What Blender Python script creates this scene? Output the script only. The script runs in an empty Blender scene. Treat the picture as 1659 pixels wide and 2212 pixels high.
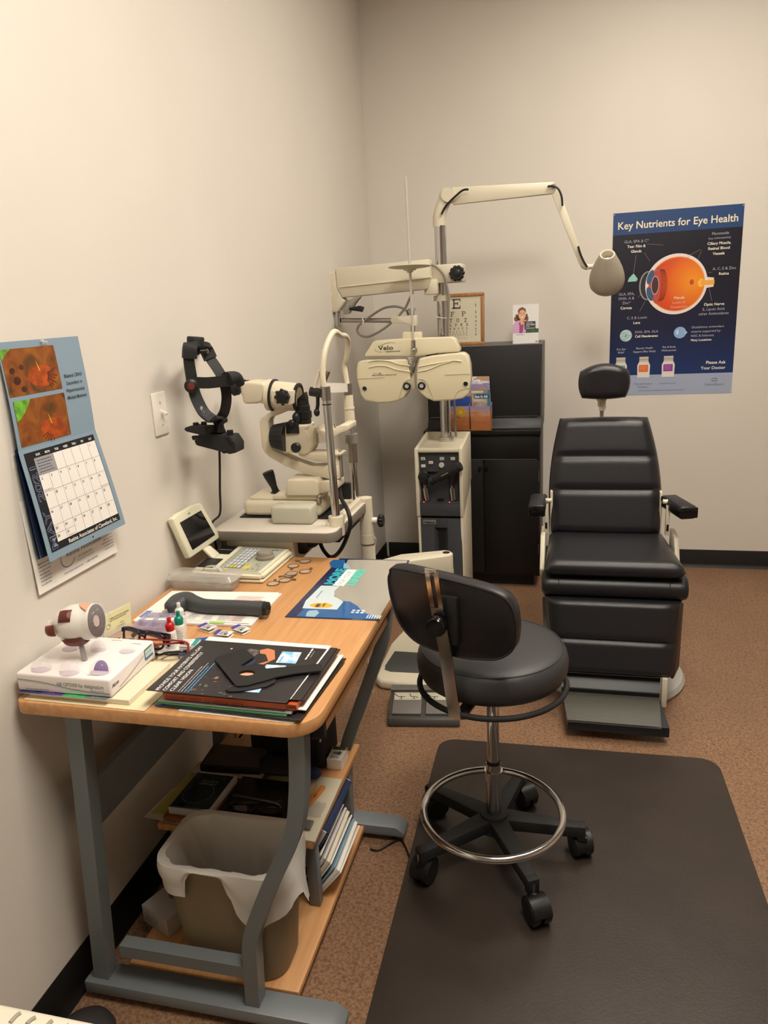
import bpy, bmesh, math, random
from mathutils import Vector, Matrix, Euler, Quaternion
random.seed(7)
LIGHT = 22.0
EXPO = 0.0
SC = bpy.context.scene
COL = SC.collection
PI = math.pi
def V(*a): return Vector(a if len(a) > 1 else a[0])

# ---------------------------------------------------------------- materials
MATS = {}
def srgb(c):
    f = lambda v: (v/255/12.92) if v/255 <= 0.04045 else ((v/255+0.055)/1.055)**2.4
    return (f(c[0]), f(c[1]), f(c[2]), 1.0)
def mat(name, c, rough=0.5, metal=0.0, spec=0.5, bump=0, bscale=200, coat=0, trans=0, ior=1.45, alpha=1, emit=None, var=0, vscale=20, c2=None):
    if name in MATS: return MATS[name]
    m = bpy.data.materials.new(name); m.use_nodes = True
    nt = m.node_tree; b = nt.nodes['Principled BSDF']
    b.inputs['Base Color'].default_value = srgb(c)
    b.inputs['Roughness'].default_value = rough
    b.inputs['Metallic'].default_value = metal
    b.inputs['Specular IOR Level'].default_value = spec
    b.inputs['IOR'].default_value = ior
    if coat: b.inputs['Coat Weight'].default_value = coat; b.inputs['Coat Roughness'].default_value = 0.08
    if trans: b.inputs['Transmission Weight'].default_value = trans
    if alpha < 1: b.inputs['Alpha'].default_value = alpha
    if emit:
        b.inputs['Emission Color'].default_value = srgb(emit[0]); b.inputs['Emission Strength'].default_value = emit[1]
    if bump or var:
        tc = nt.nodes.new('ShaderNodeTexCoord')
    if bump:
        n = nt.nodes.new('ShaderNodeTexNoise'); n.inputs['Scale'].default_value = bscale; n.inputs['Detail'].default_value = 3
        bp = nt.nodes.new('ShaderNodeBump'); bp.inputs['Strength'].default_value = bump; bp.inputs['Distance'].default_value = 0.002
        nt.links.new(tc.outputs['Object'], n.inputs['Vector']); nt.links.new(n.outputs['Fac'], bp.inputs['Height'])
        nt.links.new(bp.outputs['Normal'], b.inputs['Normal'])
    if var:
        n = nt.nodes.new('ShaderNodeTexNoise'); n.inputs['Scale'].default_value = vscale; n.inputs['Detail'].default_value = 4
        r = nt.nodes.new('ShaderNodeValToRGB'); d = c2 or tuple(max(0, v*(1-var)) for v in c)
        r.color_ramp.elements[0].color = srgb(d); r.color_ramp.elements[1].color = srgb(c)
        r.color_ramp.elements[0].position = .35; r.color_ramp.elements[1].position = .65
        nt.links.new(tc.outputs['Object'], n.inputs['Vector']); nt.links.new(n.outputs['Fac'], r.inputs['Fac'])
        nt.links.new(r.outputs['Color'], b.inputs['Base Color'])
    MATS[name] = m
    return m
def ink(c, rough=0.55): return mat('ink_%d_%d_%d' % tuple(c), c, rough)

# ---------------------------------------------------------------- mesh builder
def catmull(pts, n=8, closed=False):
    P = [Vector(p) for p in pts]; out = []
    N = len(P); segs = N if closed else N-1
    for i in range(segs):
        if closed: p0, p1, p2, p3 = P[(i-1) % N], P[i], P[(i+1) % N], P[(i+2) % N]
        else: p0, p1, p2, p3 = P[max(i-1, 0)], P[i], P[i+1], P[min(i+2, N-1)]
        for k in range(n):
            t = k/n
            out.append(0.5*((2*p1)+(p2-p0)*t+(2*p0-5*p1+4*p2-p3)*t*t+(3*p1-p0-3*p2+p3)*t**3))
    if not closed: out.append(P[-1])
    return out
def frame(d, up=None):
    d = d.normalized()
    u = Vector(up) if up is not None else (Vector((0, 0, 1)) if abs(d.z) < .95 else Vector((1, 0, 0)))
    x = u.cross(d).normalized(); y = d.cross(x)
    return x, y
def rot(ax, deg): return Matrix.Rotation(math.radians(deg), 4, ax)
def place(loc, rz=0, rx=0, ry=0):
    return Matrix.Translation(Vector(loc)) @ Euler((math.radians(rx), math.radians(ry), math.radians(rz))).to_matrix().to_4x4()
def basis(o, x, y):
    x = Vector(x).normalized(); y = Vector(y); y = (y - x*y.dot(x)).normalized(); z = x.cross(y)
    M = Matrix((x, y, z)).transposed().to_4x4(); M.translation = Vector(o); return M

class MB:
    def __init__(s, M=None):
        s.bm = bmesh.new(); s.mats = []; s.M = M or Matrix.Identity(4)
    def mi(s, m):
        if m is None: return 0
        if m not in s.mats: s.mats.append(m)
        return s.mats.index(m)
    def v(s, p): return s.bm.verts.new(s.M @ Vector(p))
    def f(s, vs, i=0):
        try:
            fc = s.bm.faces.new(vs); fc.material_index = i; return fc
        except ValueError: return None
    def poly(s, pts, m=None):
        return s.f([s.v(p) for p in pts], s.mi(m))
    def box(s, c, d, m=None, bev=0, seg=2, R=None):
        """box centred at c with full dims d, edges rounded by bev"""
        i = s.mi(m); tmp = bmesh.new(); bmesh.ops.create_cube(tmp, size=1)
        for v in tmp.verts: v.co = Vector((v.co.x*d[0], v.co.y*d[1], v.co.z*d[2]))
        if bev: bmesh.ops.bevel(tmp, geom=tmp.edges[:], offset=min(bev, min(d)*.49), segments=seg, affect='EDGES', profile=.5)
        T = Matrix.Translation(Vector(c)) @ (R.to_4x4() if R is not None else Matrix.Identity(4))
        s.absorb(tmp, T, i); return s
    def bx(s, a, b, m=None, bev=0, seg=2):
        a = Vector(a); b = Vector(b); return s.box((a+b)/2, [abs(q) for q in (b-a)], m, bev, seg)
    def absorb(s, tmp, T, i):
        mp = {v: s.bm.verts.new(s.M @ (T @ v.co)) for v in tmp.verts}
        for f in tmp.faces: s.f([mp[v] for v in f.verts], i)
        tmp.free()
    def cyl(s, p0, p1, r0, r1=None, m=None, n=20, cap=True, up=None):
        return s.lathe_path([(0, r0), (1, r0 if r1 is None else r1)], p0, p1, m, n, cap, up)
    def lathe_path(s, prof, p0, p1, m=None, n=20, cap=True, up=None):
        """profile (t along p0->p1, radius)"""
        i = s.mi(m); p0 = Vector(p0); p1 = Vector(p1); d = p1-p0; x, y = frame(d, up); rings = []
        for t, r in prof:
            c = p0+d*t
            rings.append([s.v(c+(x*math.cos(2*PI*k/n)+y*math.sin(2*PI*k/n))*r) for k in range(n)])
        for a, b in zip(rings, rings[1:]):
            for k in range(n): s.f([a[k], a[(k+1) % n], b[(k+1) % n], b[k]], i)
        if cap:
            s.f(rings[0][::-1], i); s.f(rings[-1], i)
        return s
    def lathe(s, prof, o, ax=(0, 0, 1), m=None, n=24, cap=True):
        """profile (radius, height) about axis ax through o"""
        o = Vector(o); a = Vector(ax).normalized()
        return s.lathe_path([(h, r) for r, h in prof], o, o+a, m, n, cap)
    def tube(s, pts, r, m=None, n=10, sm=0, closed=False, cap=True):
        P = catmull(pts, sm, closed) if sm else [Vector(p) for p in pts]
        i = s.mi(m); rings = []; L = len(P); px = None
        for k in range(L):
            if closed: d = P[(k+1) % L]-P[(k-1) % L]
            else: d = P[min(k+1, L-1)]-P[max(k-1, 0)]
            if d.length < 1e-9: d = Vector((0, 0, 1))
            d.normalize()
            if px is None: x, y = frame(d)
            else:
                x = (px-d*px.dot(d))
                if x.length < 1e-6: x, y = frame(d)
                x.normalize(); y = d.cross(x)
            px = x
            rr = r(k/(L-1)) if callable(r) else r
            rings.append([s.v(P[k]+(x*math.cos(2*PI*j/n)+y*math.sin(2*PI*j/n))*rr) for j in range(n)])
        pr = list(zip(rings, rings[1:]))+([(rings[-1], rings[0])] if closed else [])
        for a, b in pr:
            for j in range(n): s.f([a[j], a[(j+1) % n], b[(j+1) % n], b[j]], i)
        if not closed and cap: s.f(rings[0][::-1], i); s.f(rings[-1], i)
        return s
    def bar(s, pts, w, t, wdir, m=None, sm=0, closed=False):
        """rectangular bar swept along pts; width w along wdir, thickness t"""
        P = catmull(pts, sm, closed) if sm else [Vector(p) for p in pts]
        i = s.mi(m); rings = []; L = len(P)
        for k in range(L):
            d = (P[(k+1) % L]-P[(k-1) % L]) if closed else (P[min(k+1, L-1)]-P[max(k-1, 0)])
            d.normalize(); ww = Vector(wdir(k/(L-1)) if callable(wdir) else wdir); ww = (ww-d*ww.dot(d)).normalized(); tt = d.cross(ww)
            W = w(k/(L-1)) if callable(w) else w
            rings.append([s.v(P[k]+ww*(W/2)*a+tt*(t/2)*b) for a, b in ((1, 1), (-1, 1), (-1, -1), (1, -1))])
        pr = list(zip(rings, rings[1:]))+([(rings[-1], rings[0])] if closed else [])
        for a, b in pr:
            for j in range(4): s.f([a[j], a[(j+1) % 4], b[(j+1) % 4], b[j]], i)
        if not closed: s.f(rings[0][::-1], i); s.f(rings[-1], i)
        return s
    def prism(s, pts, d, m=None, bev=0, seg=2, center=False):
        """polygon pts (3-D, planar) extruded by vector d"""
        i = s.mi(m); d = Vector(d); P = [Vector(p) for p in pts]
        if center: P = [p-d/2 for p in P]
        tmp = bmesh.new(); a = [tmp.verts.new(p) for p in P]; b = [tmp.verts.new(p+d) for p in P]; n = len(P)
        tmp.faces.new(a[::-1]); tmp.faces.new(b)
        for k in range(n): tmp.faces.new([a[k], a[(k+1) % n], b[(k+1) % n], b[k]])
        bmesh.ops.recalc_face_normals(tmp, faces=tmp.faces[:])
        if bev:
            es = [e for e in tmp.edges if len(e.link_faces) == 2 and e.calc_face_angle(0) > math.radians(40)]
            bmesh.ops.bevel(tmp, geom=es, offset=bev, segments=seg, affect='EDGES', profile=.5, clamp_overlap=True)
        s.absorb(tmp, Matrix.Identity(4), i); return s
    def ell(s, c, r, m=None, nu=20, nv=12, R=None, t0=0, t1=PI):
        i = s.mi(m); R = R or Matrix.Identity(4); rings = []
        for a in range(nv+1):
            th = t0+(t1-t0)*a/nv
            rings.append([s.v(Vector(c)+(R @ Vector((r[0]*math.sin(th)*math.cos(2*PI*k/nu), r[1]*math.sin(th)*math.sin(2*PI*k/nu), r[2]*math.cos(th))))) for k in range(nu)])
        for A, B in zip(rings, rings[1:]):
            for k in range(nu): s.f([A[k], B[k], B[(k+1) % nu], A[(k+1) % nu]], i)
        if t0 > 0: s.f(rings[0], i)
        if t1 < PI: s.f(rings[-1][::-1], i)
        return s
    def grid(s, fn, nu, nv, m=None, cu=False, cv=False):
        i = s.mi(m)
        g = [[s.v(fn(a/(nu if cu else nu), b/nv)) for b in range(nv+(0 if cv else 1))] for a in range(nu+(0 if cu else 1))]
        A = len(g); B = len(g[0])
        for a in range(A if cu else A-1):
            for b in range(B if cv else B-1):
                s.f([g[a][b], g[(a+1) % A][b], g[(a+1) % A][(b+1) % B], g[a][(b+1) % B]], i)
        return s
    def build(s, name, parent=None, m=None, smooth=40, origin=None, fix=True, merge=1e-5):
        bm = s.bm
        if merge: bmesh.ops.remove_doubles(bm, verts=bm.verts[:], dist=merge)
        if fix: bmesh.ops.recalc_face_normals(bm, faces=bm.faces[:])
        me = bpy.data.meshes.new(name); root = parent
        off = Vector((0, 0, 0))
        if parent is not None:
            r = parent
            while r.parent: r = r.parent
            off = Vector(r['_o']) if '_o' in r else r.location.copy()
        elif origin is not None: off = Vector(origin)
        else:
            zs = [v.co for v in bm.verts]
            if zs: off = Vector(((min(v.x for v in zs)+max(v.x for v in zs))/2, (min(v.y for v in zs)+max(v.y for v in zs))/2, min(v.z for v in zs)))
        for v in bm.verts: v.co -= off
        bm.to_mesh(me); bm.free()
        for mm in (s.mats or [m]): me.materials.append(mm)
        if m is not None and s.mats and s.mats[0] is not m: pass
        me.shade_smooth()
        if smooth: me.set_sharp_from_angle(angle=math.radians(smooth))
        o = bpy.data.objects.new(name, me); COL.objects.link(o)
        if parent is not None: o.parent = parent
        else: o.location = off
        return o

def tag(o, label=None, cat=None, group=None, kind=None):
    if label: o['label'] = label
    if cat: o['category'] = cat
    if group: o['group'] = group
    if kind: o['kind'] = kind
    return o
def thing(name, loc, label, cat, group=None):
    e = bpy.data.objects.new(name, None); e.empty_display_size = .05; COL.objects.link(e); e.location = Vector(loc)
    return tag(e, label, cat, group)
def struct(mb, name):
    return tag(mb.build(name), kind='structure')

# ---------------------------------------------------------------- lettering and flat print
_cache = {}
def text_mesh(body, bold=0, shear=0, spacing=1):
    k = (body, bold, shear, spacing)
    if k not in _cache:
        c = bpy.data.curves.new('t', 'FONT'); c.body = body; c.size = 1; c.offset = bold; c.shear = shear; c.space_character = spacing
        c.resolution_u = 3; c.fill_mode = 'BOTH'; c.align_x = 'LEFT'
        o = bpy.data.objects.new('t', c); COL.objects.link(o)
        dg = bpy.context.evaluated_depsgraph_get(); me = bpy.data.meshes.new_from_object(o.evaluated_get(dg))
        vs = [(v.co.x, v.co.y) for v in me.vertices]; fs = [list(p.vertices) for p in me.polygons]
        bpy.data.objects.remove(o); bpy.data.curves.remove(c); bpy.data.meshes.remove(me)
        _cache[k] = (vs, fs)
    return _cache[k]
class Panel:
    """flat (or gently bent) printed sheet: fn(u, v, h) -> point, u right, v up, in metres"""
    def __init__(s, mb, o=None, x=None, y=None, fn=None):
        s.mb = mb; s.k = 0
        if fn: s.fn = fn
        else:
            o = Vector(o); x = Vector(x).normalized(); y = Vector(y).normalized(); z = x.cross(y)
            s.fn = lambda u, v, h: o+x*u+y*v+z*h
    def rect(s, u0, v0, u1, v1, m, h=.0004, nu=1, nv=1):
        i = s.mb.mi(m)
        g = [[s.mb.v(s.fn(u0+(u1-u0)*a/nu, v0+(v1-v0)*b/nv, h)) for b in range(nv+1)] for a in range(nu+1)]
        for a in range(nu):
            for b in range(nv): s.mb.f([g[a][b], g[a+1][b], g[a+1][b+1], g[a][b+1]], i)
    def poly(s, pts, m, h=.0004): s.mb.f([s.mb.v(s.fn(u, v, h)) for u, v in pts], s.mb.mi(m))
    def ell(s, u, v, a, b, m, h=.0004, n=28, t0=0, t1=2*PI, rot=0):
        c, d = math.cos(rot), math.sin(rot)
        P = []
        for k in range(n):
            t = t0+(t1-t0)*k/n; x = a*math.cos(t); y = b*math.sin(t); P.append((u+x*c-y*d, v+x*d+y*c))
        s.poly(P, m, h)
    def ring(s, u, v, a, b, w, m, h=.0004, n=28, t0=0, t1=2*PI, rot=0):
        i = s.mb.mi(m); c, d = math.cos(rot), math.sin(rot); pv = None
        for k in range(n+1):
            t = t0+(t1-t0)*k/n; pr = []
            for e in (0, w):
                x = (a-e)*math.cos(t); y = (b-e)*math.sin(t); pr.append(s.mb.v(s.fn(u+x*c-y*d, v+x*d+y*c, h)))
            if pv: s.mb.f([pv[0], pr[0], pr[1], pv[1]], i)
            pv = pr
    def line(s, u0, v0, u1, v1, w, m, h=.0004):
        d = Vector((u1-u0, v1-v0)); n = Vector((-d.y, d.x)).normalized()*w/2
        s.poly([(u0-n.x, v0-n.y), (u1-n.x, v1-n.y), (u1+n.x, v1+n.y), (u0+n.x, v0+n.y)], m, h)
    def text(s, body, u, v, size, m, h=.0005, align='C', bold=0, shear=0, rot=0, fit=None, spacing=1):
        """size = capital height; fit = total width"""
        vs, fs = text_mesh(body, bold, shear, spacing)
        if not vs: return
        x0 = min(p[0] for p in vs); x1 = max(p[0] for p in vs); k = size/.73; kx = fit/(x1-x0) if fit else k
        w = (x1-x0)*kx; ox = {'C': -w/2, 'L': 0, 'R': -w}[align]-x0*kx
        c, d = math.cos(rot), math.sin(rot); i = s.mb.mi(m)
        P = []
        for p in vs:
            a = p[0]*kx+ox; b = p[1]*k-size*.5
            P.append(s.mb.v(s.fn(u+a*c-b*d, v+a*d+b*c, h)))
        for f in fs: s.mb.f([P[q] for q in f], i)
    def scribble(s, u0, v0, w, n, gap, size, m, h=.0005, align='L', bold=0):
        """lines of small unreadable print as broken dashes"""
        for k in range(n):
            x = 0; L = w*random.uniform(.7, 1); st = {'L': u0, 'C': u0-L/2, 'R': u0-L}[align]
            while x < L:
                d = min(random.uniform(2, 7)*size*.7, L-x)
                s.rect(st+x, v0-k*gap-size/2, st+x+d, v0-k*gap+size/2, m, h); x += d+size*.6

def copy_thing(root, loc, rz=None, label=None):
    r = root.copy(); COL.objects.link(r); r.location = Vector(loc)
    if rz is not None: r.rotation_euler = (r.rotation_euler[0], r.rotation_euler[1], rz)
    if label: r['label'] = label
    for ch in list(root.children):
        c = ch.copy(); COL.objects.link(c); c.parent = r
        for g in list(ch.children):
            d = g.copy(); COL.objects.link(d); d.parent = c
    return r
def cushion(mb, q, T, m, creases=(), nu=26, nv=34, edge=.18, depth=.35, back=.35, puff=1.0, corner=0, cw=.035):
    """padded pad: q(u,v) -> point on mid plane plus normal; T thickness; creases in v"""
    def prof(t, e):
        d = min(t, 1-t)/e
        return 1 if d >= 1 else math.sqrt(max(0, 1-(1-d)**2))
    def side(sg, k):
        def fn(u, v):
            u2 = .5-.5*math.cos(PI*u); v2 = .5-.5*math.cos(PI*v)
            u2 = .5*u+.5*u2; v2 = .5*v+.5*v2
            h = prof(u2, edge)*prof(v2, edge*.8)
            if sg > 0:
                for cv in creases:
                    h *= 1-depth*math.exp(-((v2-cv)/cw)**2)
            if corner:
                A = 2*u2-1; B = 2*v2-1
                u3 = .5+.5*A*math.sqrt(1-corner*B*B/2); v3 = .5+.5*B*math.sqrt(1-corner*A*A/2)
            else: u3, v3 = u2, v2
            p, n = q(u3, v3)
            return Vector(p)+Vector(n)*(sg*T*k*h)
        mb.grid(fn, nu, nv, m)
    side(1, 1-back); side(-1, back)

# ---------------------------------------------------------------- shared materials
CREAM = mat('cream_enamel', (212, 204, 182), .42, bump=.05, bscale=900)
CREAM2 = mat('ivory_plastic', (222, 214, 186), .35)
BLK = mat('black_plastic', (22, 22, 23), .42)
BLKM = mat('matte_black', (30, 30, 31), .7, bump=.1, bscale=700)
GLOSSB = mat('gloss_black', (14, 14, 15), .15)
CHROME = mat('chrome', (205, 205, 205), .12, 1)
STEEL = mat('brushed_steel', (170, 166, 160), .3, 1)
LEATH = mat('black_vinyl', (33, 33, 36), .33, bump=.18, bscale=900)
STONE = mat('grey_vinyl', (52, 53, 54), .42, bump=.15, bscale=900)
GREYM = mat('grey_paint', (110, 116, 119), .42, bump=.05, bscale=600)
WHITE = mat('white_paper', (236, 232, 224), .6)
WPLA = mat('white_plastic', (236, 230, 220), .35)
RUB = mat('grey_rubber', (70, 72, 71), .75, bump=.2, bscale=500)
CLEAR = mat('clear_plastic', (232, 230, 226), .08, alpha=.3)
def wood(name, c1, c2, rough=.4, axis='Y'):
    m = bpy.data.materials.new(name); m.use_nodes = True; nt = m.node_tree; b = nt.nodes['Principled BSDF']
    tc = nt.nodes.new('ShaderNodeTexCoord'); mp = nt.nodes.new('ShaderNodeMapping'); sc = {'X': (3, 60, 60), 'Y': (60, 3, 60), 'Z': (60, 60, 3)}[axis]
    mp.inputs['Scale'].default_value = sc
    n = nt.nodes.new('ShaderNodeTexNoise'); n.inputs['Scale'].default_value = 1.0; n.inputs['Detail'].default_value = 6; n.inputs['Distortion'].default_value = .6
    r = nt.nodes.new('ShaderNodeValToRGB'); r.color_ramp.elements[0].position = .3; r.color_ramp.elements[1].position = .7
    r.color_ramp.elements[0].color = srgb(c1); r.color_ramp.elements[1].color = srgb(c2)
    L = nt.links.new
    L(tc.outputs['Object'], mp.inputs['Vector']); L(mp.outputs['Vector'], n.inputs['Vector']); L(n.outputs['Fac'], r.inputs['Fac']); L(r.outputs['Color'], b.inputs['Base Color'])
    b.inputs['Roughness'].default_value = rough
    return m
BEECH = wood('beech_veneer', (190, 136, 86), (208, 158, 106), .38)
BEECHX = wood('beech_edge', (182, 132, 82), (200, 152, 100), .42, 'X')
OAK = wood('oak_frame', (150, 96, 48), (184, 128, 72), .4, 'Z')

# ---------------------------------------------------------------- the room
def wall_mat():
    m = bpy.data.materials.new('painted_wall'); m.use_nodes = True; nt = m.node_tree; b = nt.nodes['Principled BSDF']
    tc = nt.nodes.new('ShaderNodeTexCoord'); n = nt.nodes.new('ShaderNodeTexNoise'); n.inputs['Scale'].default_value = 260; n.inputs['Detail'].default_value = 3
    bp = nt.nodes.new('ShaderNodeBump'); bp.inputs['Strength'].default_value = .12; bp.inputs['Distance'].default_value = .002
    n2 = nt.nodes.new('ShaderNodeTexNoise'); n2.inputs['Scale'].default_value = 3; r = nt.nodes.new('ShaderNodeValToRGB')
    r.color_ramp.elements[0].color = srgb((216, 210, 200)); r.color_ramp.elements[1].color = srgb((222, 216, 206))
    L = nt.links.new
    L(tc.outputs['Object'], n.inputs['Vector']); L(n.outputs['Fac'], bp.inputs['Height']); L(bp.outputs['Normal'], b.inputs['Normal'])
    L(tc.outputs['Object'], n2.inputs['Vector']); L(n2.outputs['Fac'], r.inputs['Fac']); L(r.outputs['Color'], b.inputs['Base Color'])
    b.inputs['Roughness'].default_value = .6; b.inputs['Specular IOR Level'].default_value = .3
    return m
WALL = wall_mat()
def floor_mat():
    m = bpy.data.materials.new('flecked_sheet_floor'); m.use_nodes = True; nt = m.node_tree; b = nt.nodes['Principled BSDF']
    tc = nt.nodes.new('ShaderNodeTexCoord'); L = nt.links.new
    n = nt.nodes.new('ShaderNodeTexNoise'); n.inputs['Scale'].default_value = 130; n.inputs['Detail'].default_value = 2; n.inputs['Distortion'].default_value = .8
    r = nt.nodes.new('ShaderNodeValToRGB'); e = r.color_ramp.elements
    e[0].position = .34; e[0].color = srgb((114, 86, 65)); e[1].position = .62; e[1].color = srgb((154, 122, 96))
    k = e.new(.47); k.color = srgb((138, 103, 76))
    n2 = nt.nodes.new('ShaderNodeTexNoise'); n2.inputs['Scale'].default_value = 4; n2.inputs['Detail'].default_value = 2
    mx = nt.nodes.new('ShaderNodeMixRGB'); mx.blend_type = 'MULTIPLY'; mx.inputs['Fac'].default_value = .25
    L(tc.outputs['Object'], n.inputs['Vector']); L(n.outputs['Fac'], r.inputs['Fac']); L(tc.outputs['Object'], n2.inputs['Vector'])
    L(r.outputs['Color'], mx.inputs['Color1']); L(n2.outputs['Fac'], mx.inputs['Color2']); L(mx.outputs['Color'], b.inputs['Base Color'])
    b.inputs['Roughness'].default_value = .45; b.inputs['Specular IOR Level'].default_value = .35
    return m
FLOOR = floor_mat()
XR, YF, HC = 4.8, -7.2, 3.1
CEIL = mat('ceiling_tile', (225, 222, 214), .8, bump=.2, bscale=120)
BASEB = mat('black_cove_base', (20, 18, 17), .5)
struct(MB().bx((-.1, YF, -.1), (XR, .1, 0), FLOOR), 'floor')
struct(MB().bx((-.1, YF, 0), (0, .1, HC), WALL), 'wall_left')
struct(MB().bx((0, 0, 0), (XR, .1, HC), WALL), 'wall_back')
struct(MB().bx((XR, YF, 0), (XR+.1, .1, HC), WALL), 'wall_right')
struct(MB().bx((-.1, YF-.1, 0), (XR+.1, YF, HC), WALL), 'wall_front')
struct(MB().bx((-.1, YF, HC), (XR, .1, HC+.1), CEIL), 'ceiling')
def cove(p, q, n):
    mb = MB(); n = Vector(n); P = Vector(p); d = Vector(q)-P
    pr = [(0, 0), (.016, 0), (.013, .004), (.007, .012), (.004, .022), (.004, .096), (.002, .1), (0, .1)]
    mb.prism([P+n*a+Vector((0, 0, b)) for a, b in pr], d, BASEB); return mb
struct(cove((0.0165, 0, 0), (XR, 0, 0), (0, -1, 0)), 'baseboard_back')
struct(cove((0, YF, 0), (0, 0, 0), (1, 0, 0)), 'baseboard_left')
struct(cove((XR, YF, 0), (XR, -.0165, 0), (-1, 0, 0)), 'baseboard_right')

# ceiling light troffers: the lamps of the room
LENSES = [mat('lit_diffuser_front', (255, 255, 255), .5, emit=((255, 245, 231), LIGHT*1.5)), mat('lit_diffuser_rear', (255, 255, 255), .5, emit=((255, 245, 231), LIGHT*.92))]
FRM = mat('white_enamel', (235, 235, 230), .4)
for i, (x, y) in enumerate(((1.35, -3.4), (1.6, -1.5))):
    t = thing('ceiling_light', (x, y, HC-.001), ['recessed ceiling light panel above the floor mat end of the room', 'recessed ceiling light panel above the black reclining exam chair'][i], 'ceiling light', 'ceiling light panels')
    f = MB()
    for a, b in (((-.33, -.62), (.33, -.59)), ((-.33, .59), (.33, .62)), ((-.33, -.59), (-.3, .59)), ((.3, -.59), (.33, .59))):
        f.bx((x+a[0], y+a[1], HC-.02), (x+b[0], y+b[1], HC-.001), FRM)
    f.build('frame', t)
    MB().bx((x-.3, y-.59, HC-.012), (x+.3, y+.59, HC-.004), LENSES[i]).build('diffuser', t)

# floor mat
MATM = mat('brown_mat', (54, 45, 39), .42, bump=.25, bscale=160, var=.12, vscale=6)
def rrect(x0, y0, x1, y1, r, z, n=6):
    P = []
    for cx, cy, a in ((x1-r, y1-r, 0), (x0+r, y1-r, 90), (x0+r, y0+r, 180), (x1-r, y0+r, 270)):
        for k in range(n+1):
            t = math.radians(a+90*k/n); P.append(Vector((cx+r*math.cos(t), cy+r*math.sin(t), z)))
    return P
mb = MB(place((.648, -1.905, 0.0005), 1.1)); mb.prism(rrect(0, -1.8, .91, 0, .06, 0), (0, 0, .004), MATM, bev=.0012, seg=1)
tag(mb.build('floor_mat'), 'dark brown rectangular chair mat with rounded corners lying under the rolling stool', 'floor mat')

# light switch
t = thing('light_switch', (0, -2.387, 1.233), 'white single toggle light switch on the left wall beside the calendar', 'light switch')
mb = MB(); mb.box((.003, -2.387, 1.233), (.006, .07, .114), WPLA, .003).build('plate', t)
mb = MB(); mb.box((.0062, -2.387, 1.233), (.002, .011, .024), WPLA, .0006).box((.014, -2.387, 1.2355), (.02, .0085, .009), WPLA, .002, R=rot('Y', 25)).build('toggle', t)
for dz in (.03, -.03):
    MB().cyl((.0055, -2.387, 1.233+dz), (.0072, -2.387, 1.233+dz), .0032, m=mat('screw_head', (205, 198, 186), .3, .3), n=12).build('screw', t)

# camera and output
_c, _R, _l = ([1.07781, -4.20197, 1.48173], [[0.97061, 0.235084, -0.051495], [-0.014243, 0.269714, 0.962835], [0.240236, -0.933804, 0.265135]], 35.0805)
cam = bpy.data.cameras.new('camera'); co = bpy.data.objects.new('camera', cam); COL.objects.link(co)
cam.sensor_fit = 'HORIZONTAL'; cam.sensor_width = 36; cam.lens = _l; cam.clip_start = .02
co.matrix_world = Matrix((list(_R[0])+[0], list(_R[1])+[0], list(_R[2])+[0], [0, 0, 0, 1])).transposed()
co.location = _c
SC.camera = co
w = bpy.data.worlds.new('world'); SC.world = w; w.use_nodes = True
w.node_tree.nodes['Background'].inputs['Color'].default_value = (.9, .95, 1, 1); w.node_tree.nodes['Background'].inputs['Strength'].default_value = .0
SC.view_settings.view_transform = 'Standard'; SC.view_settings.look = 'None'; SC.view_settings.gamma = 1; SC.view_settings.use_curve_mapping = False
SC.view_settings.exposure = EXPO

# ================================================================ black cabinet with hutch against the back wall
BLKW = mat('black_laminate', (13, 12, 12), .45, bump=.1, bscale=400)
BLKT = mat('black_panel_board', (31, 30, 30), .6, bump=.15, bscale=500)
t = thing('cabinet', (.64, -.22, 0), 'tall black laminate cabinet with raised back hutch against the back wall', 'cabinet')
mb = MB(); mb.bx((.36, -.42, .07), (.932, -.02, .828), BLKW, .002).bx((.38, -.37, 0), (.90, -.03, .07), BLKW).build('body', t)
mb = MB(); mb.bx((.345, -.455, .828), (.937, -.02, .852), BLKW, .003).build('top', t)
h = MB(); h.prism([(0.937, -.02, .852), (0.937, -.40, .852), (0.937, -.385, .875), (.937, -.365, .90), (.937, -.365, 1.262), (.937, -.02, 1.262)], (-.58, 0, 0), BLKW, bev=.001).bx((.9365, -.366, .9), (.9385, -.02, 1.2625), mat('grey_cabinet_edge', (96, 92, 88), .5)).bx((.357, -.366, 1.261), (.938, -.02, 1.2635), mat('grey_cabinet_edge', (96, 92, 88), .5)).build('hutch', t)
mb = MB(); mb.bx((.362, -.371, .912), (.930, -.3655, 1.258), BLKT, .001).build('flap_door', t)
mb = MB(); mb.bx((.37, -.374, .9075), (.92, -.3665, .9105), STEEL).build('hinge', t)
d = MB().bx((.363, -.432, .70), (.928, -.4205, .815), BLKW, .002).build('drawer', t)
MB().bx((.375, -.4335, .697), (.915, -.4215, .6995), mat('dull_edge', (90, 88, 86), .4)).bx((.375, -.4335, .8165), (.915, -.4215, .8185), mat('dull_edge', (90, 88, 86), .4)).build('edge_strip', d)
for a, b, kx in ((.363, .645, .632), (.648, .928, .663)):
    d = MB().bx((a, -.432, .085), (b, -.4205, .694), BLKW, .002).build('door', t)
    MB().lathe([(.004, 0), (.004, .008), (.009, .012), (.0095, .018), (.006, .023), (0, .0235)], (kx, -.432, .655), (0, -1, 0), GLOSSB, 14, False).build('knob', d)
for z0, z1 in ((.585, .64), (.2, .25)):
    MB().bx((.9245, -.436, z0), (.9275, -.4322, z1), STEEL).build('door_hinge', t)

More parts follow.
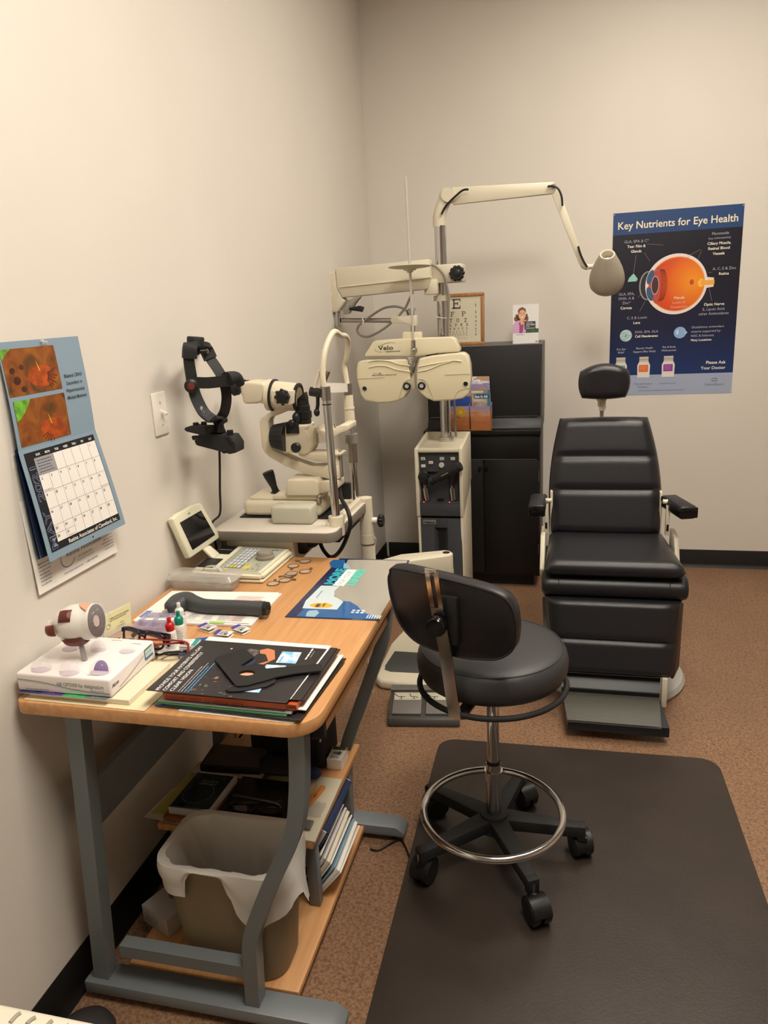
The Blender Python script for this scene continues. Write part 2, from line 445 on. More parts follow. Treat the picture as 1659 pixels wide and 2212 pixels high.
# framed letter chart on top of the cabinet
t = thing('framed_chart', (.555, -.2, 1.262), 'oak framed letter eye chart leaning on the wall above the black cabinet', 'framed eye chart')
FO = Vector((.488, -.235, 1.263)); FX = Vector((1, 0, 0)); FY = Vector((0, .10, 1)).normalized(); FN = FX.cross(FY)
x1, y1 = .152, .262; x0 = -.062
fr = MB()
for a, b in (((x0, 0), (x1, .016)), ((x0, y1-.016), (x1, y1)), ((x0, .016), (x0+.016, y1-.016)), ((x1-.016, .016), (x1, y1-.016))):
    c = FO+FX*(a[0]+b[0])/2+FY*(a[1]+b[1])/2
    m3 = Matrix((FX, FY, FN)).transposed()
    fr.box(c, (b[0]-a[0], b[1]-a[1], .014), OAK, .003, R=m3)
fr.build('frame', t)
ch = MB(); P = Panel(ch, FO-FN*.001, FX, FY); CHP = mat('aged_chart_paper', (214, 207, 182), .5); GI = ink((92, 90, 92)); DI = ink((52, 50, 48))
P.rect(x0+.01, .01, x1-.01, y1-.01, CHP, 0)
def slab(P, s, u, v, h, m, wide=1.0):
    """slab-serif capital built from bars"""
    w = h*.8*wide; k = h*.17; B = h*.3
    def r(a, b, c, d): P.rect(u+a*w, v+b*h, u+c*w, v+d*h, m)
    kk = k/w; kh = .15
    if s in 'EFPLDBTI1':
        lx = .12 if s not in 'TI1' else .5-kk/2
        r(lx, 0, lx+kk, 1); r(lx-.12, 0, lx+kk+.12, kh)
        if s not in 'L': r(lx-.12, 1-kh, lx+kk+.12, 1)
    if s in 'EF': r(.1, 1-kh, 1, 1); r(1-kk*.6, .72, 1, 1); r(.3, .45, .72, .6); r(.6, .36, .72, .68)
    if s in 'EL': r(.1, 0, 1, kh); r(1-kk*.6, 0, 1, .32)
    if s == 'L': r(0, 1-kh, .5, 1)
    if s == 'T': r(0, 1-kh, 1, 1); r(0, .7, .12, 1); r(.88, .7, 1, 1)
    if s in 'PD':
        b = .45 if s == 'P' else 0; cy = v+h*(1+b)/2; P.ring(u+w*.5, cy, w*.5, h*(1-b)/2, k*.9, m, t0=-PI/2, t1=PI/2); r(.1, 1-kh, .52, 1); r(.1, b, .52, b+kh)
    if s == 'O': P.ring(u+w*.5, v+h*.5, w*.52, h*.52, k, m)
    if s == 'C': P.ring(u+w*.5, v+h*.5, w*.5, h*.52, k, m, t0=.7, t1=2*PI-.7); r(.84, .66, .96, .95)
    if s == 'Z': r(0, 1-kh, 1, 1); r(0, 0, 1, kh); r(0, .7, .12, 1); r(.88, 0, 1, .3); P.poly([(u, v), (u+w*.25, v), (u+w, v+h), (u+w*.75, v+h)], m)
slab(P, 'E', -.014, .186, .050, GI, 1.1)
for s, x in (('F', -.022), ('P', .036)): slab(P, s, x, .147, .025, GI, 1)
for s, x in (('T', -.028), ('O', .008), ('Z', .048)): slab(P, s, x, .118, .019, GI, .95)
def row(chars, z, hh, m=DI, u0=-.028, u1=.058):
    n = len(chars)
    for i, s in enumerate(chars): slab(P, s, u0+(u1-u0)*i/(n-1), z, hh, m, .9) if s in 'EFPLDTOCZ' else P.text(s, u0+(u1-u0)*i/(n-1)+hh*.36, z+hh/2, hh, m)
row('LPED', .098, .0135); row('PECFD', .080, .0105); row('EDFCZP', .065, .008)
P.rect(-.03, .0585, .066, .0597, DI)
row('FELOPZD', .047, .007); row('DEFPOTEC', .034, .0055)
for i, z in enumerate((.2, .167, .142, .12, .1, .083, .067, .053)): P.text(str(i+1), .108, z-.02*0, [.017, .014, .013, .012, .0115, .011, .011, .011][i], DI, bold=.01)
ch.build('chart', t)
MB().prism([FO+FX*x0+FY*0.004-FN*.006, FO+FX*x1+FY*.004-FN*.006, FO+FX*x1+FY*(y1-.004)-FN*.006, FO+FX*x0+FY*(y1-.004)-FN*.006], -FN*.002, mat('backing_board', (120, 96, 70), .8)).build('backing', t)

# photo card on the cabinet
t = MB(); O = Vector((.789, -.29, 1.263)); P = Panel(t, O, (1, 0, 0), (0, .12, 1))
t.prism([O, O+Vector((.127, 0, 0)), O+Vector((.127, .022, .19)), O+Vector((0, .022, .19))], (0, .003, 0), mat('card_white', (228, 226, 224), .5))
t.prism([O+Vector((.01, .024, .19)), O+Vector((.117, .024, .19)), O+Vector((.117, .085, 0)), O+Vector((.01, .085, 0))], (0, .002, 0), mat('card_white', (228, 226, 224), .5))
W_, H_ = .127, .19
P.rect(0, .052, W_, H_, mat('garden_green_print', (78, 116, 62), .5, var=.55, vscale=90), .0003)
P.rect(0, .052, .058, H_, ink((208, 198, 190)), .0004); P.rect(.012, .15, .018, H_, ink((170, 160, 158)), .0005); P.rect(.03, .15, .035, H_, ink((182, 172, 168)), .0005)
hair = ink((122, 84, 58)); skin = ink((226, 172, 140)); 
P.ell(.043, .145, .030, .036, hair, .0006); P.ell(.024, .122, .018, .016, hair, .0006); P.ell(.064, .122, .013, .018, hair, .0006)
P.poly([(.0, .052), (.062, .052), (.070, .08), (.066, .105), (.050, .116), (.02, .112), (.006, .10), (0, .09)], ink((206, 168, 200)), .0007)
P.poly([(.032, .052), (.048, .052), (.054, .09), (.050, .108), (.030, .104), (.033, .085)], ink((170, 62, 128)), .0008)
P.poly([(.036, .118), (.052, .118), (.048, .092), (.04, .092)], skin, .0009)
P.ell(.046, .142, .0185, .026, skin, .001)
for x in (.039, .053): P.ell(x, .147, .0028, .0015, ink((70, 48, 40)), .0011); P.line(x-.004, .1515, x+.004, .152, .0008, ink((110, 72, 50)), .0011)
P.poly([(.0455, .146), (.0475, .146), (.049, .1385), (.044, .1385)], ink((208, 150, 120)), .0011)
P.poly([(.038, .132), (.055, .132), (.051, .1275), (.042, .1275)], ink((246, 240, 236)), .0011); P.line(.038, .1325, .055, .1325, .001, ink((190, 90, 84)), .0012)
P.poly([(.024, .16), (.03, .172), (.046, .179), (.062, .17), (.067, .15), (.06, .158), (.05, .166), (.036, .162), (.029, .14)], hair, .0012)
for a in range(4): P.ell(.053+.004*a, .111-.002*a, .0034, .008, skin, .0012, rot=-.35)
P.ell(.056, .102, .009, .008, skin, .0012)
P.rect(.058, .068, .112, .108, ink((66, 64, 72)), .0013)
for i, s in enumerate(('WHY AN', 'OCT EXAM', 'IS SO', 'IMPORTANT')): P.text(s, .066, .101-i*.009, .0055 if i != 1 else .006, ink((240, 240, 240)), .0015, 'L', bold=.03 if i == 1 else 0)
P.scribble(.016, .044, .05, 1, .01, .002, ink((80, 80, 80))); P.rect(.112, .006, .122, .011, ink((90, 90, 90)), .0005)
tag(t.build('photo_card'), 'white card with photo of a smiling woman standing on the black cabinet', 'brochure card')

# brochure holder with two pockets
SKY = bpy.data.materials.new('desert_sky_print'); SKY.use_nodes = True
nt = SKY.node_tree; b = nt.nodes['Principled BSDF']; tc = nt.nodes.new('ShaderNodeTexCoord'); sp = nt.nodes.new('ShaderNodeSeparateXYZ'); n = nt.nodes.new('ShaderNodeTexNoise'); n.inputs['Scale'].default_value = 14; n.inputs['Detail'].default_value = 4
mp = nt.nodes.new('ShaderNodeMapping'); mp.inputs['Scale'].default_value = (1, 1, 2.4); ma = nt.nodes.new('ShaderNodeMath'); ma.operation = 'MULTIPLY_ADD'; ma.inputs[1].default_value = 3.6; ad = nt.nodes.new('ShaderNodeMath'); ad.operation = 'MULTIPLY_ADD'; ad.inputs[1].default_value = .55
r = nt.nodes.new('ShaderNodeValToRGB'); e = r.color_ramp.elements
for ps, c in ((0.05, (168, 104, 60)), (.36, (190, 124, 78)), (.43, (196, 150, 128)), (.5, (150, 140, 190)), (.62, (178, 168, 206)), (.74, (188, 148, 128)), (.86, (140, 132, 184)), (1, (196, 158, 130))):
    k = e.new(ps); k.color = srgb(c)
e.remove(e[0]); L = nt.links.new
L(tc.outputs['Object'], mp.inputs['Vector']); L(mp.outputs['Vector'], n.inputs['Vector']); L(tc.outputs['Object'], sp.inputs[0]); L(sp.outputs['Z'], ma.inputs[0]); ma.inputs[2].default_value = -.2
L(n.outputs['Fac'], ad.inputs[0]); L(ma.outputs[0], ad.inputs[2]); L(ad.outputs[0], r.inputs['Fac']); L(r.outputs['Color'], b.inputs['Base Color']); b.inputs['Roughness'].default_value = .4
T = place((.487, -.447, .8525), -5)
t = thing('brochure_holder', (.487, -.447, .8525), 'cardboard two-pocket brochure holder printed with desert sky on the cabinet ledge', 'brochure holder')
mb = MB(T); mb.prism([(0, .034, 0), (.205, .034, 0), (.19, .05, .265), (0, .05, .265)], (0, .003, 0), SKY).build('back_board', t)
mb = MB(T)
for a, b in ((0, .098), (.104, .205)):
    mb.prism([(a, 0, 0), (b, 0, 0), (b, -.012, .125), (a, -.012, .125)], (0, .002, 0), SKY)
    mb.prism([(b, 0, 0), (b, .034, 0), (b, .042, .14), (b, -.012, .125)], (-.0018, 0, 0), SKY)
mb.bx((0, 0, 0), (.205, .034, .003), SKY); mb.build('pocket', t)
mb = MB(T); mb.bx((.108, .01, .004), (.196, .03, .2), mat('teal_print', (38, 130, 142), .4), .001); P = Panel(mb, T @ Vector((.108, .0095, .004)), T.to_3x3() @ Vector((1, 0, 0)), (0, 0, 1)); mb.M = Matrix.Identity(4)
P.rect(0, .1, .078, .196, mat('sunset_print', (196, 170, 150), .4, var=.3, vscale=40)); P.rect(.012, .155, .088, .178, ink((40, 92, 128)), .0006); P.text('See It All', .016, .166, .013, ink((246, 246, 250)), .0008, 'L', bold=.02)
P.scribble(.01, .15, .07, 2, .006, .003, ink((220, 226, 230)), .0008); P.rect(0, .184, .06, .194, ink((222, 206, 180)), .0006)
tag(mb.build('brochure'), 'teal brochure with white headline in the right pocket of the cardboard holder', 'brochure', 'brochures in the cardboard holder')
mb = MB(T); mb.bx((.004, .01, .004), (.094, .03, .17), mat('royal_blue_print', (34, 66, 140), .4), .001)
tag(mb.build('brochure'), 'royal blue brochure in the left pocket of the cardboard holder', 'brochure', 'brochures in the cardboard holder')
mb = MB(); P = Panel(mb, T @ Vector((0, 0, 0)), T.to_3x3() @ Vector((1, 0, 0)), T.to_3x3() @ Vector((0, -.096, 1)))
S = []
for k in range(40): rr = .026 if k % 2 else .0235; S.append((.055+rr*math.cos(2*PI*k/40), .095+rr*math.sin(2*PI*k/40)))
P.poly(S, mat('gold_seal', (214, 172, 52), .35), .002); P.ring(.055, .095, .018, .018, .002, ink((176, 132, 30)), .0024); P.ell(.055, .095, .009, .009, ink((226, 190, 88)), .0024)
o = mb.build('gold_seal', None); o.parent = t; o.location = o.location-t.location

# ================================================================ poster
t = MB(); PO = Vector((1.273, -.0010, .956)); P = Panel(t, PO, (1, 0, 0), (0, 0, 1)); PW, PH = .609, .914
POSTM = bpy.data.materials.new('poster_body_print'); POSTM.use_nodes = True
nt = POSTM.node_tree; b = nt.nodes['Principled BSDF']; tc = nt.nodes.new('ShaderNodeTexCoord'); sp = nt.nodes.new('ShaderNodeSeparateXYZ'); r = nt.nodes.new('ShaderNodeValToRGB'); e = r.color_ramp.elements
e[0].position = .1; e[0].color = srgb((26, 52, 104)); e[1].position = .55; e[1].color = srgb((26, 26, 40)); k = e.new(.34); k.color = srgb((26, 32, 62))
nt.links.new(tc.outputs['Object'], sp.inputs[0]); nt.links.new(sp.outputs['Z'], r.inputs['Fac']); nt.links.new(r.outputs['Color'], b.inputs['Base Color']); b.inputs['Roughness'].default_value = .35
def pv(v): return PH*(1-v)
def pu(u): return PW*u
P.rect(0, 0, PW, PH, WHITE, -.0013); P.rect(0, pv(.885), PW, pv(.115), POSTM, .0002); P.rect(0, pv(.115), PW, PH, ink((44, 72, 118), .35), .0003); P.rect(0, 0, PW, pv(.885), ink((160, 172, 196), .35), .0003)
WI = ink((244, 240, 224)); GY = ink((176, 178, 190)); CR = ink((238, 228, 196))
P.text('Key Nutrients for Eye Health', pu(.5), pv(.066), .036, CR, .0006, bold=.012, fit=PW*.92)
def T_(s, u, v, sz=.0135, m=WI, a='C', bd=.012): P.text(s, pu(u), pv(v), sz, m, .0012, a, bold=bd)
for s, u, v, m in (('GLA, EPA & C*', .19, .152, GY), ('Tear Film &', .19, .178, WI), ('Glands', .19, .204, WI), ('Flavonoids', .835, .140, GY), ('Ciliary Muscle,', .83, .190, WI), ('Retinal Blood', .83, .216, WI), ('Vessels', .83, .243, WI),
                   ('A, C, E & Zinc', .88, .322, GY), ('Retina', .88, .349, WI), ('Macula', .545, .464, CR), ('Lutein &', .545, .489, ink((226, 160, 140))), ('Zeaxanthin', .545, .513, ink((226, 160, 140))), ('Optic Nerve', .82, .508, WI), ('E, Lipoic Acid,', .82, .534, GY), ('other Antioxidants', .82, .558, GY),
                   ('GLA, EPA,', .125, .430, GY), ('DHA, A &', .125, .454, GY), ('Zinc*', .125, .478, GY), ('Cornea', .125, .506, WI), ('C, E & Lutein', .215, .562, GY), ('Lens', .215, .590, WI)): T_(s, u, v, m=m, bd=.012 if m is not GY else 0)
T_('(e.g. anthocyanins)', .83, .163, .010, GY, bd=0)
T_('DHA, EPA, GLA', .205, .642, .0125, GY, 'L', 0); T_('Cell Membranes', .205, .666, .0125, WI, 'L')
for i, s in enumerate(('Glutathione: antioxidant', 'enzyme supported by:', 'NAC & Selenium', 'Many Locations')): T_(s, .655, .628+.0235*i, .0115, WI if i == 3 else GY, 'L', .012 if i == 3 else 0)
T_('Dry Eye', .095, .735, .010, GY); T_('Relief', .095, .753, .010, GY); T_('Macular Health', .285, .733, .010, GY); T_('Support (Plus Multi)', .285, .752, .010, GY); T_('Eye & Body', .485, .731, .010, GY); T_('Multinutrient', .485, .750, .010, GY)
T_('Please Ask', .94, .825, .016, WI, 'R'); T_('Your Doctor', .94, .855, .016, WI, 'R')
SB = ink((116, 126, 150)); T_('ScienceBased', .86, .947, .0125, SB, bd=0); P.ring(pu(.86), pv(.922), .018, .009, .004, SB, .0012, t0=.4, t1=2.9); P.ring(pu(.86), pv(.922), .018, .009, .004, SB, .0012, t0=3.6, t1=6.0)
T_('MacularProtect', .285, .935, .0105, SB, bd=0); T_('Complete', .285, .953, .0105, SB, bd=0); T_('OcularProtect', .485, .935, .0105, SB, bd=0)
P.scribble(pu(.25), pv(.975), .32, 1, .01, .003, SB, .0012)
# eyeball picture
ex, ey, er = pu(.515), pv(.392), .148
IRIS = bpy.data.materials.new('retina_print'); IRIS.use_nodes = True
nt = IRIS.node_tree; b = nt.nodes['Principled BSDF']; tc = nt.nodes.new('ShaderNodeTexCoord'); mp = nt.nodes.new('ShaderNodeMapping'); gr = nt.nodes.new('ShaderNodeTexGradient'); gr.gradient_type = 'SPHERICAL'; r = nt.nodes.new('ShaderNodeValToRGB'); e = r.color_ramp.elements
mp.inputs['Location'].default_value = (-.09/.26, 0, -(.556+.01-.0)/.26); mp.inputs['Scale'].default_value = (1/.26, 1/.26, 1/.26)
e[0].position = 0; e[0].color = srgb((196, 54, 34)); e[1].position = .95; e[1].color = srgb((244, 150, 40)); k = e.new(.45); k.color = srgb((222, 84, 34))
for a, c in ((tc.outputs['Object'], mp.inputs['Vector']), (mp.outputs['Vector'], gr.inputs['Vector']), (gr.outputs['Fac'], r.inputs['Fac']), (r.outputs['Color'], b.inputs['Base Color'])): nt.links.new(a, c)
b.inputs['Roughness'].default_value = .35
P.ell(ex-er*.92, ey, er*.28, er*.48, ink((150, 152, 140)), .0004); P.ell(ex-er*.9, ey, er*.255, er*.45, ink((44, 46, 60)), .0005)
P.poly([(ex+er*.88, ey+.028), (ex+er*1.2, ey+.022), (ex+er*1.2, ey-.022), (ex+er*.88, ey-.028)], ink((236, 214, 190)), .0005); P.poly([(ex+er*.8, ey+.012), (ex+er*1.22, ey+.01), (ex+er*1.22, ey-.01), (ex+er*.8, ey-.012)], ink((236, 172, 72)), .0011)
P.ell(ex, ey, er, er, ink((236, 220, 212)), .0006, 48); P.ell(ex+.003, ey, er*.90, er*.90, ink((224, 150, 88)), .0007, 48); P.ell(ex+.003, ey, er*.87, er*.87, IRIS, .0008, 48)
P.poly([(ex-er*.62, ey+er*.62), (ex-er*.70, ey+er*.5), (ex-er*.88, ey+er*.36), (ex-er*.9, ey-er*.3), (ex-er*.66, ey-er*.6), (ex-er*.6, ey-er*.62), (ex-er*.55, ey-er*.3), (ex-er*.52, ey+.1*er), (ex-er*.55, ey+.35*er)], ink((184, 80, 66)), .0009)
for k in range(30):
    a = -1.05+2.1*k/29; P.line(ex-er*.62+er*.12*math.cos(a), ey+er*.62*math.sin(a), ex-er*.50+er*.22*math.cos(a), ey+er*.56*math.sin(a), .0022, ink((70, 34, 34)), .001)
P.ell(ex-er*.84, ey+er*.28, er*.1, er*.24, ink((64, 92, 128)), .001, rot=-.3); P.ell(ex-er*.84, ey-er*.28, er*.1, er*.24, ink((64, 92, 128)), .001, rot=.3)
P.ell(ex-er*.68, ey, er*.13, er*.31, ink((196, 176, 176)), .0011); P.ell(ex-er*.68, ey, er*.11, er*.28, ink((74, 46, 48)), .0012)
P.ell(ex+er*.5, ey+.006, er*.07, er*.09, ink((196, 76, 30)), .001); P.ell(ex+er*.8, ey, er*.1, er*.14, ink((246, 188, 70)), .001)
LN = ink((150, 140, 140))
for q in (((.27, .17), (.40, .182)), ((.255, .215), (.30, .262)), ((.19, .225), (.175, .318)), ((.69, .218), (.60, .245)), ((.70, .222), (.675, .266)), ((.61, .252), (.335, .32)), ((.79, .34), (.76, .34)), ((.645, .40), (.58, .45)), ((.77, .415), (.80, .49)), ((.24, .435), (.215, .455)), ((.275, .475), (.235, .53))):
    P.line(pu(q[0][0]), pv(q[0][1]), pu(q[1][0]), pv(q[1][1]), .0014, LN, .0013)
P.poly([(pu(.175), pv(.322)), (pu(.21), pv(.352)), (pu(.2), pv(.365)), (pu(.13), pv(.365)), (pu(.14), pv(.345))], ink((150, 204, 190)), .0012)
P.ell(pu(.13), pv(.66), .030, .030, ink((178, 206, 206)), .0012); random.seed(3)
for k in range(26): a = random.uniform(0, 6.3); q = random.uniform(0, .026); P.ell(pu(.13)+q*math.cos(a), pv(.66)+q*math.sin(a), .0028, .002, ink((110, 146, 156)), .0014, 8)
P.ell(pu(.565), pv(.655), .030, .029, ink((140, 174, 218)), .0012); P.poly([(pu(.605), pv(.645)), (pu(.625), pv(.655)), (pu(.605), pv(.668))], ink((170, 196, 226)), .0013); P.ell(pu(.545), pv(.652), .006, .012, ink((200, 220, 240)), .0014)
for u, c in ((.095, (74, 172, 158)), (.285, (220, 108, 60)), (.485, (142, 66, 150))):
    x = pu(u); P.poly([(x-.03, pv(.90)), (x+.03, pv(.90)), (x+.032, pv(.83)), (x+.024, pv(.812)), (x-.024, pv(.812)), (x-.032, pv(.83))], ink((222, 216, 208)), .0012)
    P.rect(x-.023, pv(.812), x+.023, pv(.782), ink((196, 188, 176)), .0012); P.rect(x-.023, pv(.80), x+.023, pv(.796), ink((150, 144, 136)), .0014)
    P.rect(x-.024, pv(.868), x+.022, pv(.828), ink(c), .0014); P.scribble(x-.018, pv(.836), .036, 4, .006, .0018, ink(tuple(min(255, q+60) for q in c)), .0016)
t = tag(t.build('poster', merge=0), 'large dark blue eye nutrition poster on the back wall right of the lamp', 'poster')
for u, v in ((.008, .008), (.992, .008), (.992, .992)):
    o = MB().lathe([(.0, 0), (.0045, 0), (.004, .0025), (0, .003)], PO+Vector((PW*u, .0004, PH*(1-v))), (0, -1, 0), CLEAR, 12, False).build('pushpin'); o.location -= t.location; o.parent = t

# ================================================================ examination chair
t = thing('exam_chair', (1.235, -1.35, 0), 'black vinyl reclining examination chair with cream arms and ribbed metal footplate', 'examination chair')
mb = MB(); mb.lathe([(.0, 0), (.275, 0), (.28, .012), (.27, .028), (.22, .04), (.13, .05), (0, .05)], (1.25, -1.33, 0), m=mat('light_grey_enamel', (176, 174, 168), .4), n=48, cap=False); mb.build('base_plate', t)
mb = MB(); mb.box((1.24, -1.33, .2), (.24, .3, .32), CREAM, .02).box((1.24, -1.34, .385), (.36, .42, .06), CREAM, .01).build('pedestal', t)
# seat
def quad(bl, br, tl, tr, n):
    bl, br, tl, tr = map(Vector, (bl, br, tl, tr)); n = Vector(n)
    return lambda u, v: ((bl*(1-u)+br*u)*(1-v)+(tl*(1-u)+tr*u)*v, n)
mb = MB(); cushion(mb, quad((.995, -1.645, .552), (1.468, -1.645, .552), (1.0, -1.17, .535), (1.44, -1.17, .535), (0, 0, 1)), .06, LEATH, edge=.09, back=.45, nu=30, nv=26)
mb.build('seat', t, smooth=60)
mb = MB(); pts = []
rp = [(0, .03), (.01, .036), (.03, .0385), (.06, .0385), (.5, .0385), (.94, .0385), (.97, .0385), (.99, .036), (1, .03)]
mb.M = Matrix.Translation((0, -1.575, .478)) @ Matrix.Diagonal((1, 1.5, 1.15, 1)); mb.lathe_path(rp, (.985, 0, 0), (1.482, 0, 0), LEATH, 28)
mb.M = Matrix.Identity(4)
for x in (1.045, 1.42): mb.tube([(x, -1.575+.0585*math.cos(a), .478+.0452*math.sin(a)) for a in [k*PI/8-PI for k in range(-4, 5)]], .0016, LEATH, 6)
mb.build('front_roll', t, smooth=60)
MB().box((1.235, -1.40, .475), (.45, .36, .07), BLKM, .02).build('seat_pan', t)
# legrest
mb = MB(); cushion(mb, quad((1.02, -1.66, .170), (1.443, -1.66, .170), (.995, -1.6, .44), (1.464, -1.6, .44), (0, -1, .2)), .075, LEATH, creases=(.47,), depth=.22, edge=.13, cw=.025, back=.35)
mb.build('leg_rest', t, smooth=60)
for s, x in ((-1, 1.004), (1, 1.456)):
    mb = MB(); xb = x-s*.022
    mb.prism([(x-s*.012, -1.62, .43), (x+s*.008, -1.57, .42), (xb+s*.02, -1.62, .19), (xb-s*.005, -1.675, .17)], (s*.012, .0, 0), LEATH, bev=.005); mb.build('leg_rest_wing', t)
for x in (1.012, 1.45): MB().box((x, -1.585, .442), (.012, .02, .05), CREAM, .002).build('hinge_bracket', t)
# footrest
NAVY = mat('navy_black_panel', (30, 33, 40), .35); AL = mat('ribbed_aluminium', (112, 110, 102), .42, .6)
BLf, BRf, FLf, FRf = Vector((1.062, -1.69, .102)), Vector((1.395, -1.69, .102)), Vector((1.082, -1.825, .066)), Vector((1.389, -1.825, .066))
f = MB(); N_ = 26
for k in range(N_):
    a, b_ = k/N_, (k+.62)/N_; q = [BLf.lerp(FLf, a), BRf.lerp(FRf, a), BRf.lerp(FRf, b_), BLf.lerp(FLf, b_)]
    f.prism([p+Vector((0, 0, .0)) for p in q], (0, 0, .0018), AL)
f.prism([BLf, BRf, FRf, FLf], (0, 0, -.012), NAVY); f.build('foot_plate', t)
f = MB(); f.prism([BLf+V(0, -.002, -.001), FLf+V(0, -.002, .001), FLf+V(0, -.002, -.034), BLf+V(0, 0, -.034)], (BRf-BLf), NAVY)
f.bx((1.082, -1.833, .036), (1.389, -1.825, .0675), NAVY, .002).bx((1.082, -1.835, .0655), (1.389, -1.824, .0685), STEEL); f.build('foot_plate_edge', t)
f = MB(); f.prism([(1.06, -1.69, .10), (1.06, -1.695, .122), (1.064, -1.66, .165), (1.064, -1.645, .165), (1.064, -1.645, .10)], (.335, 0, 0), NAVY).bx((1.06, -1.697, .121), (1.395, -1.692, .1235), STEEL).bx((1.062, -1.663, .165), (1.395, -1.655, .167), STEEL); f.build('foot_rest_back', t)
MB().bx((1.40, -1.705, .075), (1.418, -1.69, .185), CREAM, .002).build('side_strip', t)
MB().bx((1.09, -1.64, .165), (1.385, -1.62, .20), BLKM).bx((1.09, -1.645, .182), (1.375, -1.64, .188), mat('tan_strip', (150, 140, 112), .5)).build('pivot_bar', t)
# backrest: widest low, narrowing to the top, leaning back
def bq(u, v):
    z = .545+.462*v; y = -1.205+.125*v
    xl = .998-.006*math.sin(PI*v)+.035*v**2.5; xr = 1.432+.006*math.sin(PI*v)-.055*v**2.2
    return Vector((xl*(1-u)+xr*u, y, z)), Vector((0, -.968, .25))
mb = MB(); cushion(mb, bq, .105, LEATH, creases=(.39, .665), depth=.2, edge=.11, cw=.022, nu=34, nv=56, back=.4, corner=.07); mb.build('backrest', t, smooth=60)
mb = MB(); mb.prism([bq(u, v)[0]+Vector((0, .035, 0)) for u, v in ((.06, .04), (.94, .04), (.94, .93), (.06, .93))], (0, .03, 0), BLKM, bev=.012); mb.build('back_shell', t)
# headrest
mb = MB()
def hq(u, v):
    x = (u-.5)*.205; k = 1-(2*abs(u-.5))**2
    return Vector((1.203+x*(1-.1*(1-v)), -1.115+.22*x*x/.1*-.6, 1.083+.112*v+.018*k*(1.6*v-.1))), Vector((0, -.995, .08))
cushion(mb, hq, .075, LEATH, edge=.26, back=.4, nu=30, nv=22, corner=.42); mb.build('headrest', t, smooth=60)
mb = MB(); mb.box((1.199, -1.085, 1.075), (.022, .018, .085), CREAM, .003).box((1.188, -1.09, 1.075), (.012, .02, .05), CREAM2, .003).box((1.209, -1.09, 1.07), (.008, .02, .06), CREAM2, .002).bx((1.196, -1.098, 1.086), (1.206, -1.092, 1.105), BLKM)
mb.cyl((1.178, -1.09, 1.08), (1.216, -1.09, 1.08), .007, m=STEEL, n=14).bx((1.192, -1.085, 1.0), (1.206, -1.07, 1.05), STEEL); mb.build('headrest_post', t)
# arms
for s, x in ((-1, .958), (1, 1.472)):
    A = MB(place((x, -1.30, .70), 0 if s < 0 else 16))
    A.box((0, -.01, .010), (.066, .19, .026), LEATH, .012, 3).box((0, -.01, -.014), (.060, .185, .026), GLOSSB, .011, 3)
    ar_ = A.build('armrest', t); MB(place((x, -1.30, .70), 0 if s < 0 else 16)).box((0, -.106, 0), (.062, .010, .04), GLOSSB, .003).build('end_cap', ar_)
    B = MB(); xi = x-s*-.0
    xj = .99 if s < 0 else 1.442
    B.bx((xj-.007, -1.30, .58), (xj+.007, -1.28, .70), CREAM, .002).cyl((x, -1.29, .712), (xj-s*.02, -1.29, .712), .009, m=CREAM, n=12)
    B.bx((xj-.004, -1.305, .60), (xj+.004, -1.299, .625), GLOSSB, .001).bx((xj-.005-s*.018, -1.22, .54), (xj+.005-s*.018, -1.18, .73), CREAM, .002)
    B.build('arm_post', t)
    B = MB(); a = .988 if s < 0 else 1.462
    B.prism([(a, -1.34, .585), (a, -1.21, .585), (a, -1.21, .43), (a, -1.40, .43), (a, -1.42, .47)], (s*.018, 0, 0), CREAM, bev=.003); B.build('side_bracket', t)

# power cords on the floor by the chair
CORD = mat('black_rubber_cord', (18, 18, 18), .5)
mb = MB()
for k, (dy, dx) in enumerate(((0, 0), (.03, .02), (.06, -.02), (.09, -.03))):
    mb.tube([(.835+dx*.5, -1.25+dy, .006), (.89, -1.30+dy*1.2, .007+.004*k), (.935, -1.34+dy, .008+.005*k), (.965, -1.36+dy*.5, .007)], .006, CORD, 8, sm=8)
tag(mb.build('power_cord'), 'bundle of black power cords lying on the floor beside the exam chair', 'power cord')

# ================================================================ rolling stool
SX, SY = .89, -2.44
t = thing('rolling_stool', (SX, SY, .005), 'grey vinyl rolling stool with chrome foot ring and black back pad', 'stool')
mb = MB(); R_ = .192
mb.lathe([(0, .52), (.165, .52), (.182, .526), (R_-.001, .545), (R_+.001, .565), (R_-.003, .585), (R_-.012, .597), (R_-.02, .601), (.15, .607), (.08, .612), (0, .613)], (SX, SY, .034), m=STONE, n=64, cap=False)
mb.tube([(SX+(R_-.013)*math.cos(a*PI/32), SY+(R_-.013)*math.sin(a*PI/32), 0.6325) for a in range(64)], .0014, STONE, 6, closed=True); mb.build('seat', t, smooth=50)
mb = MB(); mb.tube([(SX+.188*math.cos(a*PI/32), SY+.188*math.sin(a*PI/32), 0.531) for a in range(64)], .0075, BLKM, 10, closed=True)
for a in (15, 135, 255): mb.tube([(SX+.04*math.cos(math.radians(a)), SY+.04*math.sin(math.radians(a)), .544), (SX+.188*math.cos(math.radians(a)), SY+.188*math.sin(math.radians(a)), .532)], .005, BLKM, 8)
mb.cyl((SX, SY, .519), (SX, SY, .556), .06, .075, BLKM); mb.build('lever_ring', t)
mb = MB(); mb.cyl((SX, SY, .29), (SX, SY, .53), .016, m=CHROME).cyl((SX, SY, .287), (SX, SY, .293), .0195, m=BLK).cyl((SX, SY, .105), (SX, SY, .288), .0205, m=CHROME); mb.build('column', t)
rg = MB(); c = (SX+.012, SY-.152); rg.tube([(c[0]+.172*math.cos(a*PI/36), c[1]+.172*math.sin(a*PI/36), .252) for a in range(72)], .0092, CHROME, 12, closed=True)
